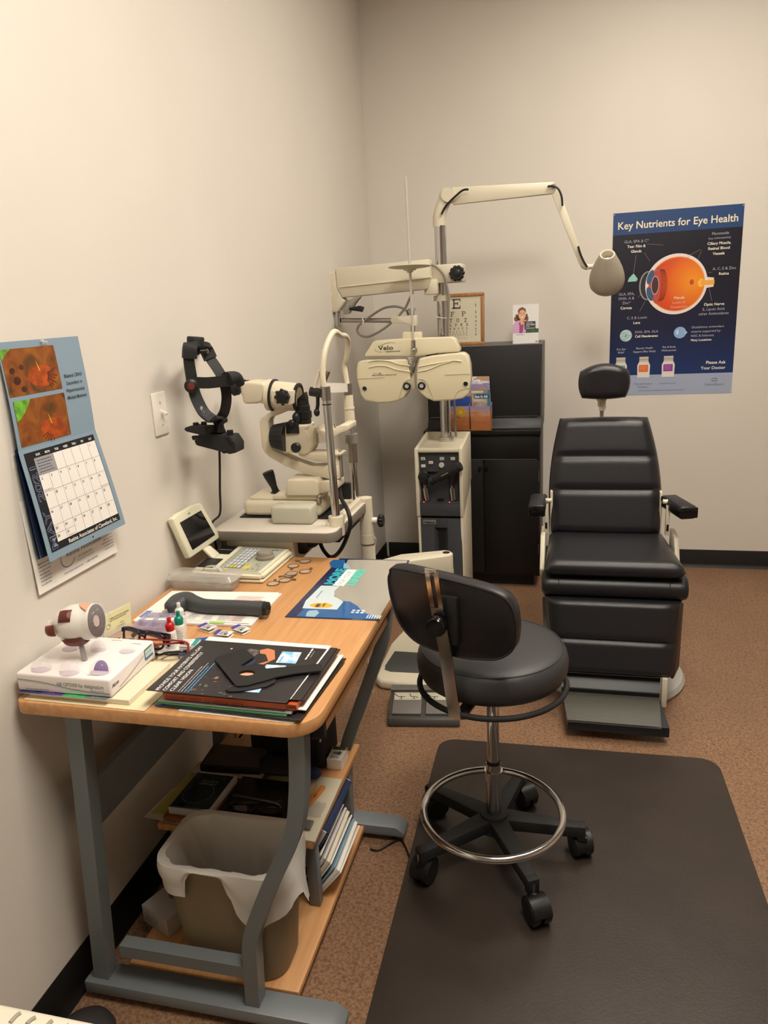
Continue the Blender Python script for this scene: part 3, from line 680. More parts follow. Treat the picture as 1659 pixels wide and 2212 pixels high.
rg.cyl((SX, SY, .238), (SX, SY, .266), .0245, m=CHROME); rg.build('foot_ring', t)
base = MB(); base.cyl((SX, SY, .085), (SX, SY, .136), .044, .038, BLKM, 24)
legs = []
AN = [math.radians(a) for a in (-61, 4, 76, 149, 221)]
for a in AN:
    d = Vector((math.cos(a), math.sin(a), 0)); n = Vector((-d.y, d.x, 0)); o = Vector((SX, SY, 0))
    base.prism([o+d*.02+n*.026+V(0, 0, .130), o+d*.20+n*.016+V(0, 0, .114), o+d*.238+n*.015+V(0, 0, .112), o+d*.238-n*.015+V(0, 0, .112), o+d*.20-n*.016+V(0, 0, .114), o+d*.02-n*.026+V(0, 0, .130)], (0, 0, -.034), BLKM, bev=.004)
    base.prism([o+d*.220+n*.015+V(0, 0, .113), o+d*.242+n*.015+V(0, 0, .112), o+d*.242-n*.015+V(0, 0, .112), o+d*.220-n*.015+V(0, 0, .113)], (0, 0, -.045), BLKM, bev=.002)
base.build('star_base', t)
for k, a in enumerate(AN):
    d = Vector((math.cos(a), math.sin(a), 0)); o = Vector((SX, SY, 0))+d*.238
    w_ = math.radians([-150, 20, -140, -60, -20][k]); ax = Vector((math.cos(w_), math.sin(w_), 0)); sd = Vector((-ax.y, ax.x, 0)); cc = o+sd*.020+V(0, 0, .0395)
    cs = MB(); cs.cyl(o+V(0, 0, .06), o+V(0, 0, .10), .006, m=STEEL, n=12)
    cs.prism([cc+sd*(.037*math.cos(q))+V(0, 0, .037*math.sin(q))-ax*.024 for q in [PI*j/14+.15 for j in range(15)]]+[cc+sd*(.0345*math.cos(q))+V(0, 0, .0345*math.sin(q))-ax*.024 for q in [PI*j/14+.15 for j in range(14, -1, -1)]], ax*.048, BLK)
    cs.bx(o+V(-.010, -.010, .055), o+V(.010, .010, .076), BLK, .003); co_ = cs.build('caster', t)
    for sg in (-1, 1):
        MB().lathe([(0, .003), (.010, .004), (.0325, .005), (.0345, .010), (.0345, .022), (.030, .027), (0, .028)], cc, ax*sg, m=BLK, n=26, cap=False).build('wheel', co_)
# back support
BARM = mat('polished_steel', (176, 172, 168), .14, 1)
bn = Vector((-.24, -.97, 0)).normalized(); bt = Vector((.97, -.24, 0)).normalized()
O = Vector((.825, -2.628, .52)); up = Vector((-.11, -.05, 1)).normalized()
pts = [Vector((SX, SY, .545))+Vector((-.03, -.10, -.004)), O+V(.004, .012, .003), O+V(-.002, -.012, .014), O+V(-.006, -.018, .06), O+V(-.020, -.022, .20), O+V(-.034, -.026, .30)]
mb = MB(); mb.bar(pts, .031, .005, bt, BARM)
tp = O+V(-.034, -.026, .30)
for s in (-1, 1): mb.bar([tp+bt*s*.0105, tp+bt*s*.0105+V(-.009, -.002, .085)], .011, .005, bt, CHROME)
mb.box(tp+V(-.0105, -.0025, .088), (.030, .005, .012), CHROME, .002, R=Matrix.Rotation(math.atan2(bt.y, bt.x), 4, 'Z'))
mb.build('back_bar', t)
kb = MB(); kc = O+V(-.030, -.030, .262); kb.lathe([(.006, 0), (.02, .004), (.024, .009), (.024, .02), (.02, .025), (0, .0255)], kc, bn, m=GLOSSB, n=20, cap=False); kb.build('knob', t)
# pad
PC = Vector((.830, -2.607, .784)); ml = []
S = [(-.152, .095), (-.135, .110), (-.02, .098), (.06, .088), (.112, .078), (.138, .062), (.150, .030), (.150, -.012), (.138, -.055), (.10, -.085), (.05, -.095), (.0, -.098), (-.06, -.090), (-.11, -.072), (-.142, -.03), (-.156, .03), (-.158, .075)]
S = [(p.x, p.y) for p in catmull([(a, b, 0) for a, b in S], 4, True)]
def padpt(x, z, h):
    bow = .10*x*x/.15
    return PC+bt*x+Vector((-.06, -.03, 1)).normalized()*z+bn*(h+bow*.35)
mb = MB(); n = len(S); lay = [(.965, .024), (1, .018), (1, -.008), (.97, -.022), (.85, -.03), (.4, -.036)]
i_ = mb.mi(LEATH); rings = [[mb.v(padpt(x*k, z*k, h)) for x, z in S] for k, h in lay]
for A, B in zip(rings, rings[1:]):
    for k in range(n): mb.f([A[k], A[(k+1) % n], B[(k+1) % n], B[k]], i_)
mb.f(rings[0], i_); mb.f(rings[-1][::-1], i_)
mb.tube([padpt(x*.985, z*.985, .0225) for x, z in S], .003, LEATH, 6, closed=True); mb.build('back_pad', t, smooth=50)
mb = MB(); mb.box(PC+bn*.03+V(-.008, 0, .0), (.05, .022, .12), BLK, .006, R=Matrix.Rotation(math.atan2(bt.y, bt.x), 4, 'Z')); mb.build('pad_bracket', t)

# chair control pedal on the floor
t = thing('foot_control', (.5, -1.76, 0), 'grey foot control with chair pictograms on the floor beside the stool', 'foot control')
PG = mat('grey_pedal', (110, 107, 102), .5); PD = mat('dark_grey_pedal', (66, 63, 60), .5)
T = place((.418, -1.66, 0), 8)
mb = MB(T); mb.prism([(0, 0, 0), (0, -.20, 0), (0, -.20, .014), (0, -.19, .03), (0, -.02, .062), (0, 0, .058)], (.262, 0, 0), PD, bev=.004).build('housing', t)
for k in range(2):
    mb = MB(T); a = .014+k*.124
    up_ = lambda y: .062+(y+.02)*(.032/.17)
    mb.prism([(a, -.055, up_(-.055)+.001), (a+.108, -.055, up_(-.055)+.001), (a+.108, -.175, up_(-.175)+.001), (a, -.175, up_(-.175)+.001)], (0, 0, .009), PG, bev=.003)
    q = T.to_3x3(); P = Panel(mb, T @ Vector((a, -.055, up_(-.055)+.0102)), q @ Vector((1, 0, 0)), q @ Vector((0, .17, .032))); mb.M = Matrix.Identity(4)
    P.rect(.004, -.05, .104, -.01, mat('ivory_label', (196, 192, 172), .5), .0006)
    K = ink((30, 30, 28))
    for c_, lean in ((.030, .9), (.078, .2)):
        P.line(c_-.012, -.032, c_+.008, -.032, .003, K, .001); P.line(c_-.012, -.032, c_-.012-.012*lean, -.02, .003, K, .001); P.line(c_+.008, -.032, c_+.015, -.032-.01*(1-lean), .003, K, .001); P.line(c_, -.032, c_, -.044, .003, K, .001); P.line(c_-.008, -.044, c_+.008, -.044, .002, K, .001); P.ell(c_-.014-.012*lean, -.018, .0025, .0025, K, .001)
    mb.build('pedal', t)
MB(T).bx((0, -.045, .06), (.262, -.004, .066), PG, .002).build('top_strip', t)

# ================================================================ instrument stand
PANEL = mat('charcoal_panel', (58, 61, 66), .5, bump=.08, bscale=500); PDK = mat('dark_well', (20, 21, 23), .5)
t = thing('instrument_stand', (.5, -.74, 0), 'cream instrument stand with chrome pole, overhead lamp arm and dark control panel', 'instrument stand')
mb = MB(); x0, x1 = .386, .606; yf, yb = -.90, -.595
mb.bx((x0+.008, -.86, .03), (x1-.008, yb, .82), PANEL)
for a in (x0, x1-.016):
    mb.prism([(a, yf, .525), (a, yf, .845), (a, -.62, .872), (a, yb, .872), (a, yb, .64)], (.016, 0, 0), CREAM, bev=.002)
    q = a+.003 if a == x0 else a-.0
    mb.prism([(q, -.885, .01), (q, -.895, .52), (q, yb, .63), (q, yb, .01)], (.012, 0, 0), CREAM, bev=.002)
mb.bx((x0+.016, yf, .83), (x1-.016, yf+.014, .846), CREAM, .002).bx((x0+.016, -.888, .825), (x1-.016, -.60, .838), CREAM).bx((x0+.016, yb-.006, .835), (x1-.016, yb, .872), CREAM)
mb.build('body', t)
mb = MB(); q = .402, .590
mb.bx((q[0], -.878, .735), (q[1], -.872, .83), PANEL).bx((q[0], -.85, .60), (q[1], -.842, .735), PDK).bx((q[0], -.897, .528), (q[1], -.88, .586), PANEL, .002)
mb.prism([(q[0], -.897, .584), (q[0], -.897, .592), (q[0], -.85, .604), (q[0], -.85, .584)], (q[1]-q[0], 0, 0), PANEL)
for x in (.432, .495, .556): mb.lathe([(.017, 0), (.017, .002), (.013, .0021), (0, .0015)], (x, -.874, .598), (0, -.24, 1), PDK, 20, False)
mb.build('control_panel', t)
BTN = mat('lit_key', (214, 210, 196), .4)
for x, z, s in ((.422, .796, '▲'), (.458, .778, 'APX'), (.510, .796, 'OUR'), (.560, .796, 'O/S'), (.422, .762, '')):
    b = MB(); b.box((x, -.881, z), (.020, .007, .014), BTN, .0015); P = Panel(b, (x, -.8846, z), (1, 0, 0), (0, 0, 1))
    if s == '▲': P.poly([(-.005, -.003), (.005, -.003), (0, .004)], ink((50, 48, 46)), .0003)
    elif s: P.text(s, 0, 0, .0045, ink((70, 66, 60)), .0003, bold=.02)
    b.build('push_button', t)
MB().lathe([(.013, 0), (.013, .006), (.011, .009), (0, .0095)], (.507, -.878, .766), (0, -1, 0), mat('silver_dial', (220, 216, 206), .3, .3), 24, False).build('dial', t)
RED = mat('red_indicator', (255, 60, 60), .3, emit=((255, 40, 40), 4))
for x in (.421, .541): MB().ell((x, -.893, .5935), (.0034, .0034, .0025), RED, 12, 8).build('indicator_light', t)
mb = MB(); mb.bx((.402, -.893, .03), (.4665, -.884, .515), PANEL, .002).bx((.528, -.893, .03), (.595, -.884, .515), PANEL, .002).bx((.4665, -.893, .47), (.528, -.884, .515), PANEL, .001)
mb.prism([(.4665, -.893, .47), (.528, -.893, .47), (.51, -.87, .452), (.485, -.87, .452)], (0, .004, 0), PDK).bx((.4665, -.872, .03), (.528, -.866, .47), PDK)
mb.prism([(.4665, -.892, .03), (.4665, -.892, .47), (.483, -.868, .44), (.478, -.868, .03)], (.002, .002, 0), PANEL).prism([(.528, -.892, .03), (.528, -.892, .47), (.511, -.868, .44), (.517, -.868, .03)], (-.002, .002, 0), PANEL); mb.build('lower_door', t)
mb = MB(); mb.box((.445, -.8945, .497), (.062, .003, .022), STEEL, .001).box((.445, -.8965, .497), (.058, .002, .018), mat('plate_grey', (120, 118, 112), .4)); P = Panel(mb, (.445, -.898, .497), (1, 0, 0), (0, 0, 1)); P.text('Reliance', 0, 0, .0095, ink((20, 20, 20)), .0004, bold=.03, fit=.046); mb.build('name_plate', t)
# pole with elbow, lamp arm and lamp
PX_, PYY = .497, -.66
mb = MB(); mb.cyl((PX_, PYY, .838), (PX_, PYY, .86), .036, m=mat('clear_collar', (200, 198, 192), .15, .8), n=28).cyl((PX_, PYY, .85), (PX_, PYY, 1.815), .0265, m=CHROME, n=32); mb.build('pole', t)
mb = MB(); E_ = [(0.492,-0.66,1.811),(0.495,-0.66,1.854),(0.509,-0.66,1.895),(0.526,-0.66,1.928),(0.529,-0.66,1.936)]
mb.tube(E_, lambda k: .0275+.002*math.sin(k*PI), CREAM, 20, sm=6); c = Vector((0.531,-0.66,1.936)); mb.ell(c, (.036, .03, .036), CREAM, 24, 14).cyl(c+V(.01, -.035, 0), c+V(.01, .035, 0), .029, m=CREAM, n=24); mb.build('elbow', t)
A0 = Vector((0.557,-0.655,1.932)); A1 = Vector((0.992,-0.62,1.934)); B1 = Vector((1.118,-0.62,1.619)); J = Vector((1.144,-0.62,1.6))
mb = MB(); d = A1-A0; mb.prism([A0+V(0, 0, .038), A1+V(0, 0, .026), A1+V(.012, 0, .0), A1+V(0, 0, -.022), A0+V(0, 0, -.034)], (0, .026, 0), CREAM, bev=.004, center=True); mb.cyl(A1+V(.0, -.018, .008), A1+V(.0, .018, .008), .01, m=STEEL, n=16); mb.build('upper_lamp_arm', t)
mb = MB(); n = Vector((.93, 0, .36)); mb.prism([A1+n*.02, B1+n*.012, B1-n*.014, A1-n*.016], (0, .018, 0), CREAM, bev=.003, center=True)
mb.tube([B1+V(0, 0, .01), B1+V(.006, 0, -.012), J], .013, CREAM, 12, sm=4).cyl(J, J+V(.032, -.002, .004), .010, m=CREAM, n=14).cyl(J+V(.022, 0, .003), J+V(.03, 0, .004), .014, m=CREAM, n=16); mb.build('lower_lamp_arm', t)
LH = mat('grey_lamp_enamel', (168, 160, 144), .4)
mb = MB(); ax = Vector((-.03, -.66, .75)).normalized(); tip = Vector((1.22,-0.7,1.645))
pr = [(.031, 0), (.034, -.004), (.040, -.02), (.054, -.05), (.066, -.082), (.074, -.115), (.076, -.14), (.073, -.16), (.062, -.176), (.04, -.185), (0, -.188)]
mb.lathe(pr, tip, ax, LH, 36, False); mb.lathe([(.031, 0), (.0275, .001), (.0245, -.002), (.0235, -.04)], tip, ax, CREAM, 28, False).lathe([(.0235, -.038), (0, -.0385)], tip, ax, BLK, 28, False).lathe([(.016, -.03), (0, -.022)], tip, ax, mat('bulb_glass', (226, 210, 190), .2), 20, False); mb.build('lamp_head', t)
MB().cyl(J+V(.03, 0, .004), J+V(.05, -.01, .004), .008, m=STEEL, n=12).build('lamp_swivel', t)
for q in ([(0.511,-0.695,1.859),(0.524,-0.695,1.883),(0.546,-0.695,1.906),(0.577,-0.695,1.93),(0.608,-0.695,1.95),(0.632,-0.695,1.951)], [(0.967,-0.645,1.941),(0.991,-0.645,1.941),(1.012,-0.645,1.928),(1.026,-0.645,1.897),(1.031,-0.645,1.858)], [(1.099,-0.64,1.689),(1.11,-0.64,1.654),(1.126,-0.64,1.62),(1.14,-0.64,1.6)]):
    MB().tube(q, .0045, BLK, 8, sm=6).build('lamp_cord', t)
# phoropter arm
mb = MB(); bp_ = [(0.028,-0.74,1.658),(0.463,-0.74,1.671),(0.468,-0.74,1.592),(0.448,-0.74,1.543),(0.053,-0.74,1.528),(0.031,-0.74,1.572)]
mb.prism(bp_, (0, .075, 0), CREAM, bev=.006, center=True); rd = [(0.047,-0.782,1.576),(0.474,-0.782,1.595)]; mb.bar(rd, .006, .006, (0, 0, 1), CREAM2).build('beam', t)
mb = MB(); mb.prism([(-0.018,-0.74,1.633),(0.028,-0.74,1.652),(0.031,-0.74,1.572),(0.055,-0.74,1.524),(0.068,-0.74,1.515),(0.043,-0.74,1.485),(0.024,-0.74,1.463),(-0.012,-0.74,1.465)], (0, .07, 0), CREAM, bev=.009, center=True, seg=3); c = Vector((-0.002,-0.776,1.545)); mb.ell(c, (.006, .003, .018), CREAM2, 14, 8); mb.build('beam_end', t)
mb = MB(); mb.bx((.46, -.72, (0.463,-0.69,1.567)[2]), (.60, -.60, (0.466,-0.69,1.647)[2]), CREAM, .008).cyl((PX_, PYY, 1.49), (PX_, PYY, 1.515), .04, m=CREAM, n=28); mb.bx((.43, -.75, 1.52), (.49, -.69, 1.585), CREAM, .006).build('arm_clamp', t)
mb = MB(); c = Vector((0.578,-0.73,1.605)); mb.cyl(c+V(-.0, .06, 0), c, .010, m=STEEL, n=12); L = 10
for k in range(L): mb.ell(c+V(.026*math.cos(2*PI*k/L), 0, .026*math.sin(2*PI*k/L)), (.0095, .012, .0095), BLK, 12, 8)
mb.cyl(c+V(0, .012, 0), c+V(0, -.012, 0), .027, m=BLK, n=24).ell(c+V(0, -.012, 0), (.018, .005, .018), BLK); mb.build('clamp_knob', t)
mb = MB(); a, b_ = Vector((0.016,-0.74,1.47)), Vector((0.014,-0.74,1.4)); mb.cyl(a+V(0, 0, .02), b_, .0185, m=CHROME, n=24); mb.cyl(b_+V(-.024, 0, .012), b_+V(-.018, 0, .012), .008, m=STEEL, n=14)
a, b_ = Vector((0.036,-0.745,1.427)), Vector((0.295,-0.8,1.417)); mb.cyl(a, b_, .0105, m=STEEL, n=20); mb.build('link_rod', t)
mb = MB(); mb.prism([(0.289,-0.81,1.439),(0.313,-0.81,1.438),(0.313,-0.81,1.432),(0.406,-0.81,1.434),(0.406,-0.81,1.388),(0.368,-0.81,1.391),(0.358,-0.81,1.402),(0.288,-0.81,1.407)], (0, .034, 0), CREAM, bev=.003, center=True); mb.cyl((0.382,-0.81,1.435), (0.383,-0.81,1.461), .0105, m=STEEL, n=16).cyl((0.383,-0.81,1.453), (0.383,-0.81,1.465), .019, m=mat('grey_knob', (150, 144, 132), .4), n=16); mb.cyl((0.385,-0.81,1.393), (0.384,-0.81,1.352), .010, m=STEEL, n=16); mb.build('socket', t)
mb = MB(); mb.prism([(0.12,-0.79,1.527),(0.151,-0.79,1.529),(0.128,-0.79,1.506),(0.089,-0.79,1.455),(0.06,-0.79,1.452),(0.059,-0.79,1.468),(0.084,-0.79,1.512)], (0, .02, 0), STEEL, bev=.002, center=True); c = Vector((0.085,-0.8,1.482)); mb.cyl(c, c+V(0, -.012, 0), .009, m=STEEL, n=14); mb.tube([(0.089,-0.8,1.475),(0.116,-0.8,1.476),(0.142,-0.8,1.475),(0.155,-0.8,1.47)], lambda k: .004+.0085*min(1, k*1.8), BLK, 12, sm=4); mb.build('tension_lever', t)
CG = mat('grey_cable', (128, 122, 114), .5)
mb = MB(); mb.tube([(0.389,-0.8,1.536),(0.373,-0.8,1.507),(0.353,-0.8,1.47),(0.335,-0.8,1.451),(0.321,-0.8,1.436)], .0052, CG, 8, sm=6)
mb.tube([(0.364,-0.8,1.436),(0.354,-0.8,1.458),(0.327,-0.8,1.472),(0.293,-0.8,1.477),(0.25,-0.8,1.471),(0.199,-0.8,1.446),(0.154,-0.8,1.417),(0.128,-0.8,1.398),(0.122,-0.8,1.377),(0.139,-0.8,1.356),(0.171,-0.8,1.35),(0.216,-0.8,1.365),(0.261,-0.8,1.39),(0.286,-0.8,1.409)], .0052, CG, 8, sm=6)
mb.tube([(0.459,-0.735,1.65),(0.488,-0.735,1.636),(0.516,-0.735,1.605),(0.529,-0.735,1.565),(0.538,-0.735,1.508),(0.536,-0.735,1.448),(0.531,-0.735,1.388),(0.531,-0.735,1.326)], .0052, CG, 8, sm=6).tube([(0.528,-0.72,1.326), (.548, -.70, 1.2), (.545, -.69, 1.0), (.545, -.67, .86)], .0052, CG, 8, sm=6)
mb.tube([(0.475,-0.715,1.422),(0.503,-0.715,1.415),(0.535,-0.715,1.413)], .002, WPLA, 6).tube([(0.154,-0.815,1.434),(0.158,-0.815,1.419),(0.153,-0.815,1.407)], .003, WPLA, 6); mb.build('cable', t)

# ================================================================ phoropter
IV = mat('ivory_enamel', (226, 216, 184), .32, coat=.3)
t = thing('phoropter', (0.394,-0.87,1.217), 'ivory refractor head with two lens housings hanging from the stand arm', 'phoropter')
YP = -.87
mb = MB(); mb.prism([(0.231,-0.865,1.335),(0.348,-0.865,1.338),(0.572,-0.865,1.337),(0.584,-0.865,1.329),(0.605,-0.865,1.284),(0.603,-0.865,1.272),(0.512,-0.865,1.27),(0.406,-0.865,1.259),(0.302,-0.865,1.265),(0.179,-0.865,1.267),(0.178,-0.865,1.276),(0.218,-0.865,1.329)], (0, .07, 0), IV, bev=.007, seg=3, center=True); mb.prism([(0.353,-0.865,1.366),(0.435,-0.865,1.363),(0.436,-0.865,1.335),(0.35,-0.865,1.334)], (0, .04, 0), IV, bev=.003, center=True)
P = Panel(mb, (0.276,-0.901,1.303), (1, 0, .0), (0, 0, 1)); K = ink((44, 42, 38)); P.text('Velo', 0, 0, .020, K, .0006, bold=.01, fit=.068); P.ring(.004, 0, .046, .019, .0012, K, .0006, t0=.3, t1=2.2, rot=.25); P.ring(-.004, -.002, .046, .017, .0012, K, .0006, t0=3.0, t1=4.4, rot=.1); P.line(-.0, -.018, .066, -.017, .0022, K)
P.ell(.0295, 0, .0022, .0022, ink((190, 60, 50)), .0008)
mb.build('top_bar', t)
LS = [(0.154,-0.87,1.25),(0.195,-0.87,1.253),(0.281,-0.87,1.25),(0.366,-0.87,1.251),(0.374,-0.87,1.243),(0.379,-0.87,1.198),(0.381,-0.87,1.152),(0.375,-0.87,1.115),(0.35,-0.87,1.08),(0.319,-0.87,1.066),(0.286,-0.87,1.059),(0.228,-0.87,1.058),(0.167,-0.87,1.07),(0.149,-0.87,1.098),(0.135,-0.87,1.167),(0.136,-0.87,1.215),(0.144,-0.87,1.24)]
RS = [(0.427,-0.87,1.251),(0.482,-0.87,1.261),(0.554,-0.87,1.267),(0.622,-0.87,1.27),(0.64,-0.87,1.254),(0.649,-0.87,1.219),(0.652,-0.87,1.159),(0.642,-0.87,1.09),(0.617,-0.87,1.07),(0.559,-0.87,1.063),(0.485,-0.87,1.061),(0.454,-0.87,1.074),(0.423,-0.87,1.101),(0.41,-0.87,1.131),(0.412,-0.87,1.186),(0.418,-0.87,1.225)]
LENSM = mat('dark_lens', (30, 30, 34), .08)
for S, sg, ap, win, notch in ((LS, -1, (879, 834), (787.5, 839.5), 0), (RS, 1, (911, 833), (1006, 829), 1)):
    h = MB(); h.prism(S, (0, .075, 0), IV, bev=.009, seg=3, center=True)
    hs = h.build('lens_housing', t)
    yF = -.9085
for S, sg in ((0, -1), (1, 1)):
    hs = [o for o in t.children if o.name.startswith('lens_housing')][S]
    ap = Vector((0.367,-0.909,1.132)) if S == 0 else Vector((0.434,-0.909,1.132)); wn = Vector((0.171,-0.909,1.126)) if S == 0 else Vector((0.63,-0.909,1.135))
    e = MB(); e.lathe([(.0175, 0), (.0175, .004), (.015, .006), (.0105, .006), (.0095, .003)], ap, (0, -1, 0), BLK, 24, False).lathe([(.0095, .003), (0, .0032)], ap, (0, -1, 0), mat('pale_lens', (190, 194, 196), .1), 24, False); e.build('aperture', hs)
    e = MB(); e.lathe([(.0125, 0), (.0125, .002), (.0105, .0028), (.010, .001)], wn, (0, -1, 0), mat('ivory_ring', (210, 204, 186), .4), 24, False).lathe([(.010, .001), (0, .0012)], wn, (0, -1, 0), LENSM, 24, False); e.build('scale_window', hs)
    # raised swooshes, seam and print
    e = MB(); RIB = IV
    if S == 0:
        e.tube([(0.198,-0.909,1.245),(0.237,-0.909,1.25),(0.29,-0.909,1.244),(0.335,-0.909,1.229),(0.386,-0.909,1.221)], .0032, RIB, 8, sm=6).tube([(0.195,-0.909,1.219),(0.236,-0.909,1.226),(0.278,-0.909,1.222),(0.326,-0.909,1.205),(0.386,-0.909,1.195)], .0032, RIB, 8, sm=6).tube([(0.143,-0.909,1.17),(0.267,-0.909,1.172)], .0008, ink((150, 142, 118)), 6)
        e.tube([(0.328,-0.909,1.077),(0.343,-0.909,1.12),(0.355,-0.909,1.149),(0.374,-0.909,1.161),(0.389,-0.909,1.16)], .0022, ink((196, 186, 156)), 8, sm=5)
    else:
        e.tube([(0.425,-0.909,1.216),(0.477,-0.909,1.224),(0.539,-0.909,1.232),(0.58,-0.909,1.237),(0.614,-0.909,1.232)], .0032, RIB, 8, sm=6).tube([(0.42,-0.909,1.194),(0.466,-0.909,1.202),(0.528,-0.909,1.224),(0.57,-0.909,1.233)], .0032, RIB, 8, sm=6).tube([(0.537,-0.909,1.176),(0.655,-0.909,1.177)], .0008, ink((150, 142, 118)), 6)
        e.tube([(0.488,-0.909,1.068),(0.469,-0.909,1.121),(0.458,-0.909,1.146),(0.441,-0.909,1.159),(0.421,-0.909,1.161)], .0022, ink((196, 186, 156)), 8, sm=5).tube([(0.575,-0.909,1.068),(0.597,-0.909,1.104),(0.646,-0.909,1.117)], .0012, ink((196, 186, 156)), 8, sm=5)
    e.build('molding', hs)
    if S == 0:
        e = MB(); P = Panel(e, (0.261,-0.909,1.188), (1, 0, 0), (0, 0, 1)); P.text('AUTO', -.046, .0035, .0045, ink((190, 90, 80)), .0006, 'L', bold=.01); P.text('9800', -.022, .0035, .0048, K, .0006, 'L', bold=.03); P.text('MOTORIZED REFRACTOR', -.05, -.004, .0048, K, .0006, 'L', bold=.02, fit=.112); e.build('lettering', hs)
mb = MB(); mb.prism([(0.37,-0.885,1.26),(0.418,-0.885,1.258),(0.413,-0.885,1.242),(0.396,-0.885,1.186),(0.388,-0.885,1.186),(0.377,-0.885,1.236)], (0, .02, 0), CHROME, bev=.002, center=True); mb.prism([(0.389,-0.897,1.256),(0.412,-0.897,1.256),(0.402,-0.897,1.228),(0.394,-0.897,1.228)], (0, .006, 0), STEEL, bev=.001, center=True); mb.build('nose_bracket', t)
mb = MB(); mb.prism([(0.382,-0.87,1.185),(0.395,-0.87,1.185),(0.396,-0.87,1.115),(0.377,-0.87,1.115)], (0, .008, 0), mat('translucent_guard', (214, 206, 180), .3), bev=.001, center=True); mb.build('nose_guard', t)
r0, r1 = Vector((0.404,-0.93,1.989)), Vector((0.408,-0.925,1.311))
mb = MB(); mb.cyl(r0, r1, .0056, m=mat('rod_white', (206, 202, 192), .3, .3), n=14); mb.cyl(r1+V(-.0005, 0, .02), r1+V(0, 0, -.012), .010, m=STEEL, n=16).ell(r1+V(0, -.004, -.022), (.009, .009, .011), CHROME).bx(r1+V(-.012, 0, -.03), r1+V(.012, .02, -.012), STEEL, .002); mb.build('near_point_rod', t)
mb = MB(); ax = (r0-r1).normalized(); c = Vector((0.406,-0.93,1.633))
mb.lathe([(.006, -.022), (.014, -.018), (.014, -.013), (.026, -.011), (.028, -.006), (.05, -.003), (.085, .001), (.092, .003), (.09, .006), (.03, .008), (.006, .009)], c, (ax+V(0, .05, 0)).normalized(), mat('card_holder_ivory', (200, 192, 170), .45), 40, False); mb.build('card_holder', t)

# hand instruments standing in the wells of the stand
def hand(name, x, label):
    t = thing(name, (x, -.874, .603), label, 'hand instrument', 'hand instruments in the stand wells'); return t
t = hand('ophthalmoscope', .432, 'black round-headed hand instrument with chrome handle in the left well')
mb = MB(); a, b_ = Vector((.434, -.876, .60)), Vector((.428, -.884, .66)); mb.cyl(a, b_, .0135, .0125, CHROME, 20).cyl(b_, b_+V(-.001, -.002, .02), .008, .007, STEEL, 16); mb.build('handle', t)
mb = MB(); c = Vector((.423, -.893, .715)); mb.lathe([(0, .012), (.02, .01), (.027, .002), (.027, -.008), (.018, -.016), (0, -.018)], c, (.15, -1, .1), BLK, 26, False).ell(c+V(.004, .01, -.024), (.014, .016, .022), BLK); mb.build('head', t)
t = hand('retinoscope', .556, 'black hand instrument with long slanting barrel and chrome handle in the right well')
mb = MB(); a, b_ = Vector((.556, -.876, .60)), Vector((.553, -.882, .66)); mb.cyl(a, b_, .0135, .0125, CHROME, 20).cyl(b_, b_+V(0, -.002, .018), .008, .007, STEEL, 16); mb.build('handle', t)
mb = MB(); mb.tube([(.553, -.884, .676), (.555, -.89, .70), (.565, -.9, .74)], lambda k: .012+.003*k, BLK, 14, sm=4)
a, b_ = Vector((.455, -.915, .695)), Vector((.604, -.935, .775)); mb.lathe_path([(0, .014), (.03, .019), (.05, .015), (.07, .019), (.09, .015), (.11, .019), (.13, .015), (.16, .018), (.24, .0185), (.3, .019), (.32, .021), (.9, .0215), (.905, .020), (.915, .020), (.92, .0215), (.99, .0215), (1, .019)], a, b_, BLKM, 26)
c = a.lerp(b_, .52); dx = (b_-a).normalized(); P = Panel(mb, c+V(0, -.0222, 0)-dx*.02, dx, Vector((0, -.1, 1))); P.scribble(0, .002, .04, 1, .01, .003, ink((200, 200, 200)), .0004)
mb.build('barrel', t)

# ================================================================ slit lamp table on its swing base
t = thing('instrument_table', (.42, -1.95, 0), 'cream pedestal table with rounded laminate top carrying the slit lamp', 'instrument table')
TOPM = mat('pale_laminate', (206, 198, 184), .4); EDG = mat('taupe_edge', (118, 110, 100), .45)
TZ = .85
mb = MB(); pp = rrect(.018, -2.215, .415, -1.82, .035, TZ-.032); mb.prism(pp, (0, 0, .030), EDG, bev=.004, seg=2); pp = rrect(.02, -2.213, .413, -1.822, .034, TZ-.003); mb.prism(pp, (0, 0, .003), TOPM, bev=.001); mb.build('table_top', t)
MB().bx((.055, -2.19, .735), (.272, -1.9, .8175), CREAM, .004).build('drawer', t)
MB().bx((.022, -2.16, .70), (.052, -2.13, .8175), EDG).build('bracket', t); MB().bx((.022, -1.9, .70), (.052, -1.87, .8175), EDG).build('bracket', t)
mb = MB(); mb.bx((.27, -2.13, .795), (.40, -1.9, .817), BLKM).cyl((.285, -2.15, .782), (.285, -2.10, .782), .022, m=BLK, n=10).ell((.30, -2.12, .79), (.03, .025, .018), BLK); mb.build('slide_lock', t)
px0, py0 = .408, -1.845
mb = MB(); mb.cyl((px0, py0, .735), (px0, py0, .862), .0235, m=CREAM, n=28).cyl((px0, py0, .56), (px0, py0, .735), .0245, m=CREAM, n=28).cyl((px0, py0, .698), (px0, py0, .703), .0255, m=STEEL, n=28).bx((.33, -1.875, .79), (.40, -1.815, .816), CREAM, .004); mb.build('post', t)
mb = MB(); c = Vector((px0+.048, py0, .782)); mb.cyl((px0+.018, py0, .782), c, .011, m=WPLA, n=14); L = 9
for k in range(L): mb.ell(c+V(.004, .016*math.cos(2*PI*k/L), .016*math.sin(2*PI*k/L)), (.009, .007, .007), BLK, 10, 8)
mb.cyl(c+V(-.006, 0, 0), c+V(.012, 0, 0), .017, m=BLK, n=20); mb.build('lock_knob', t)
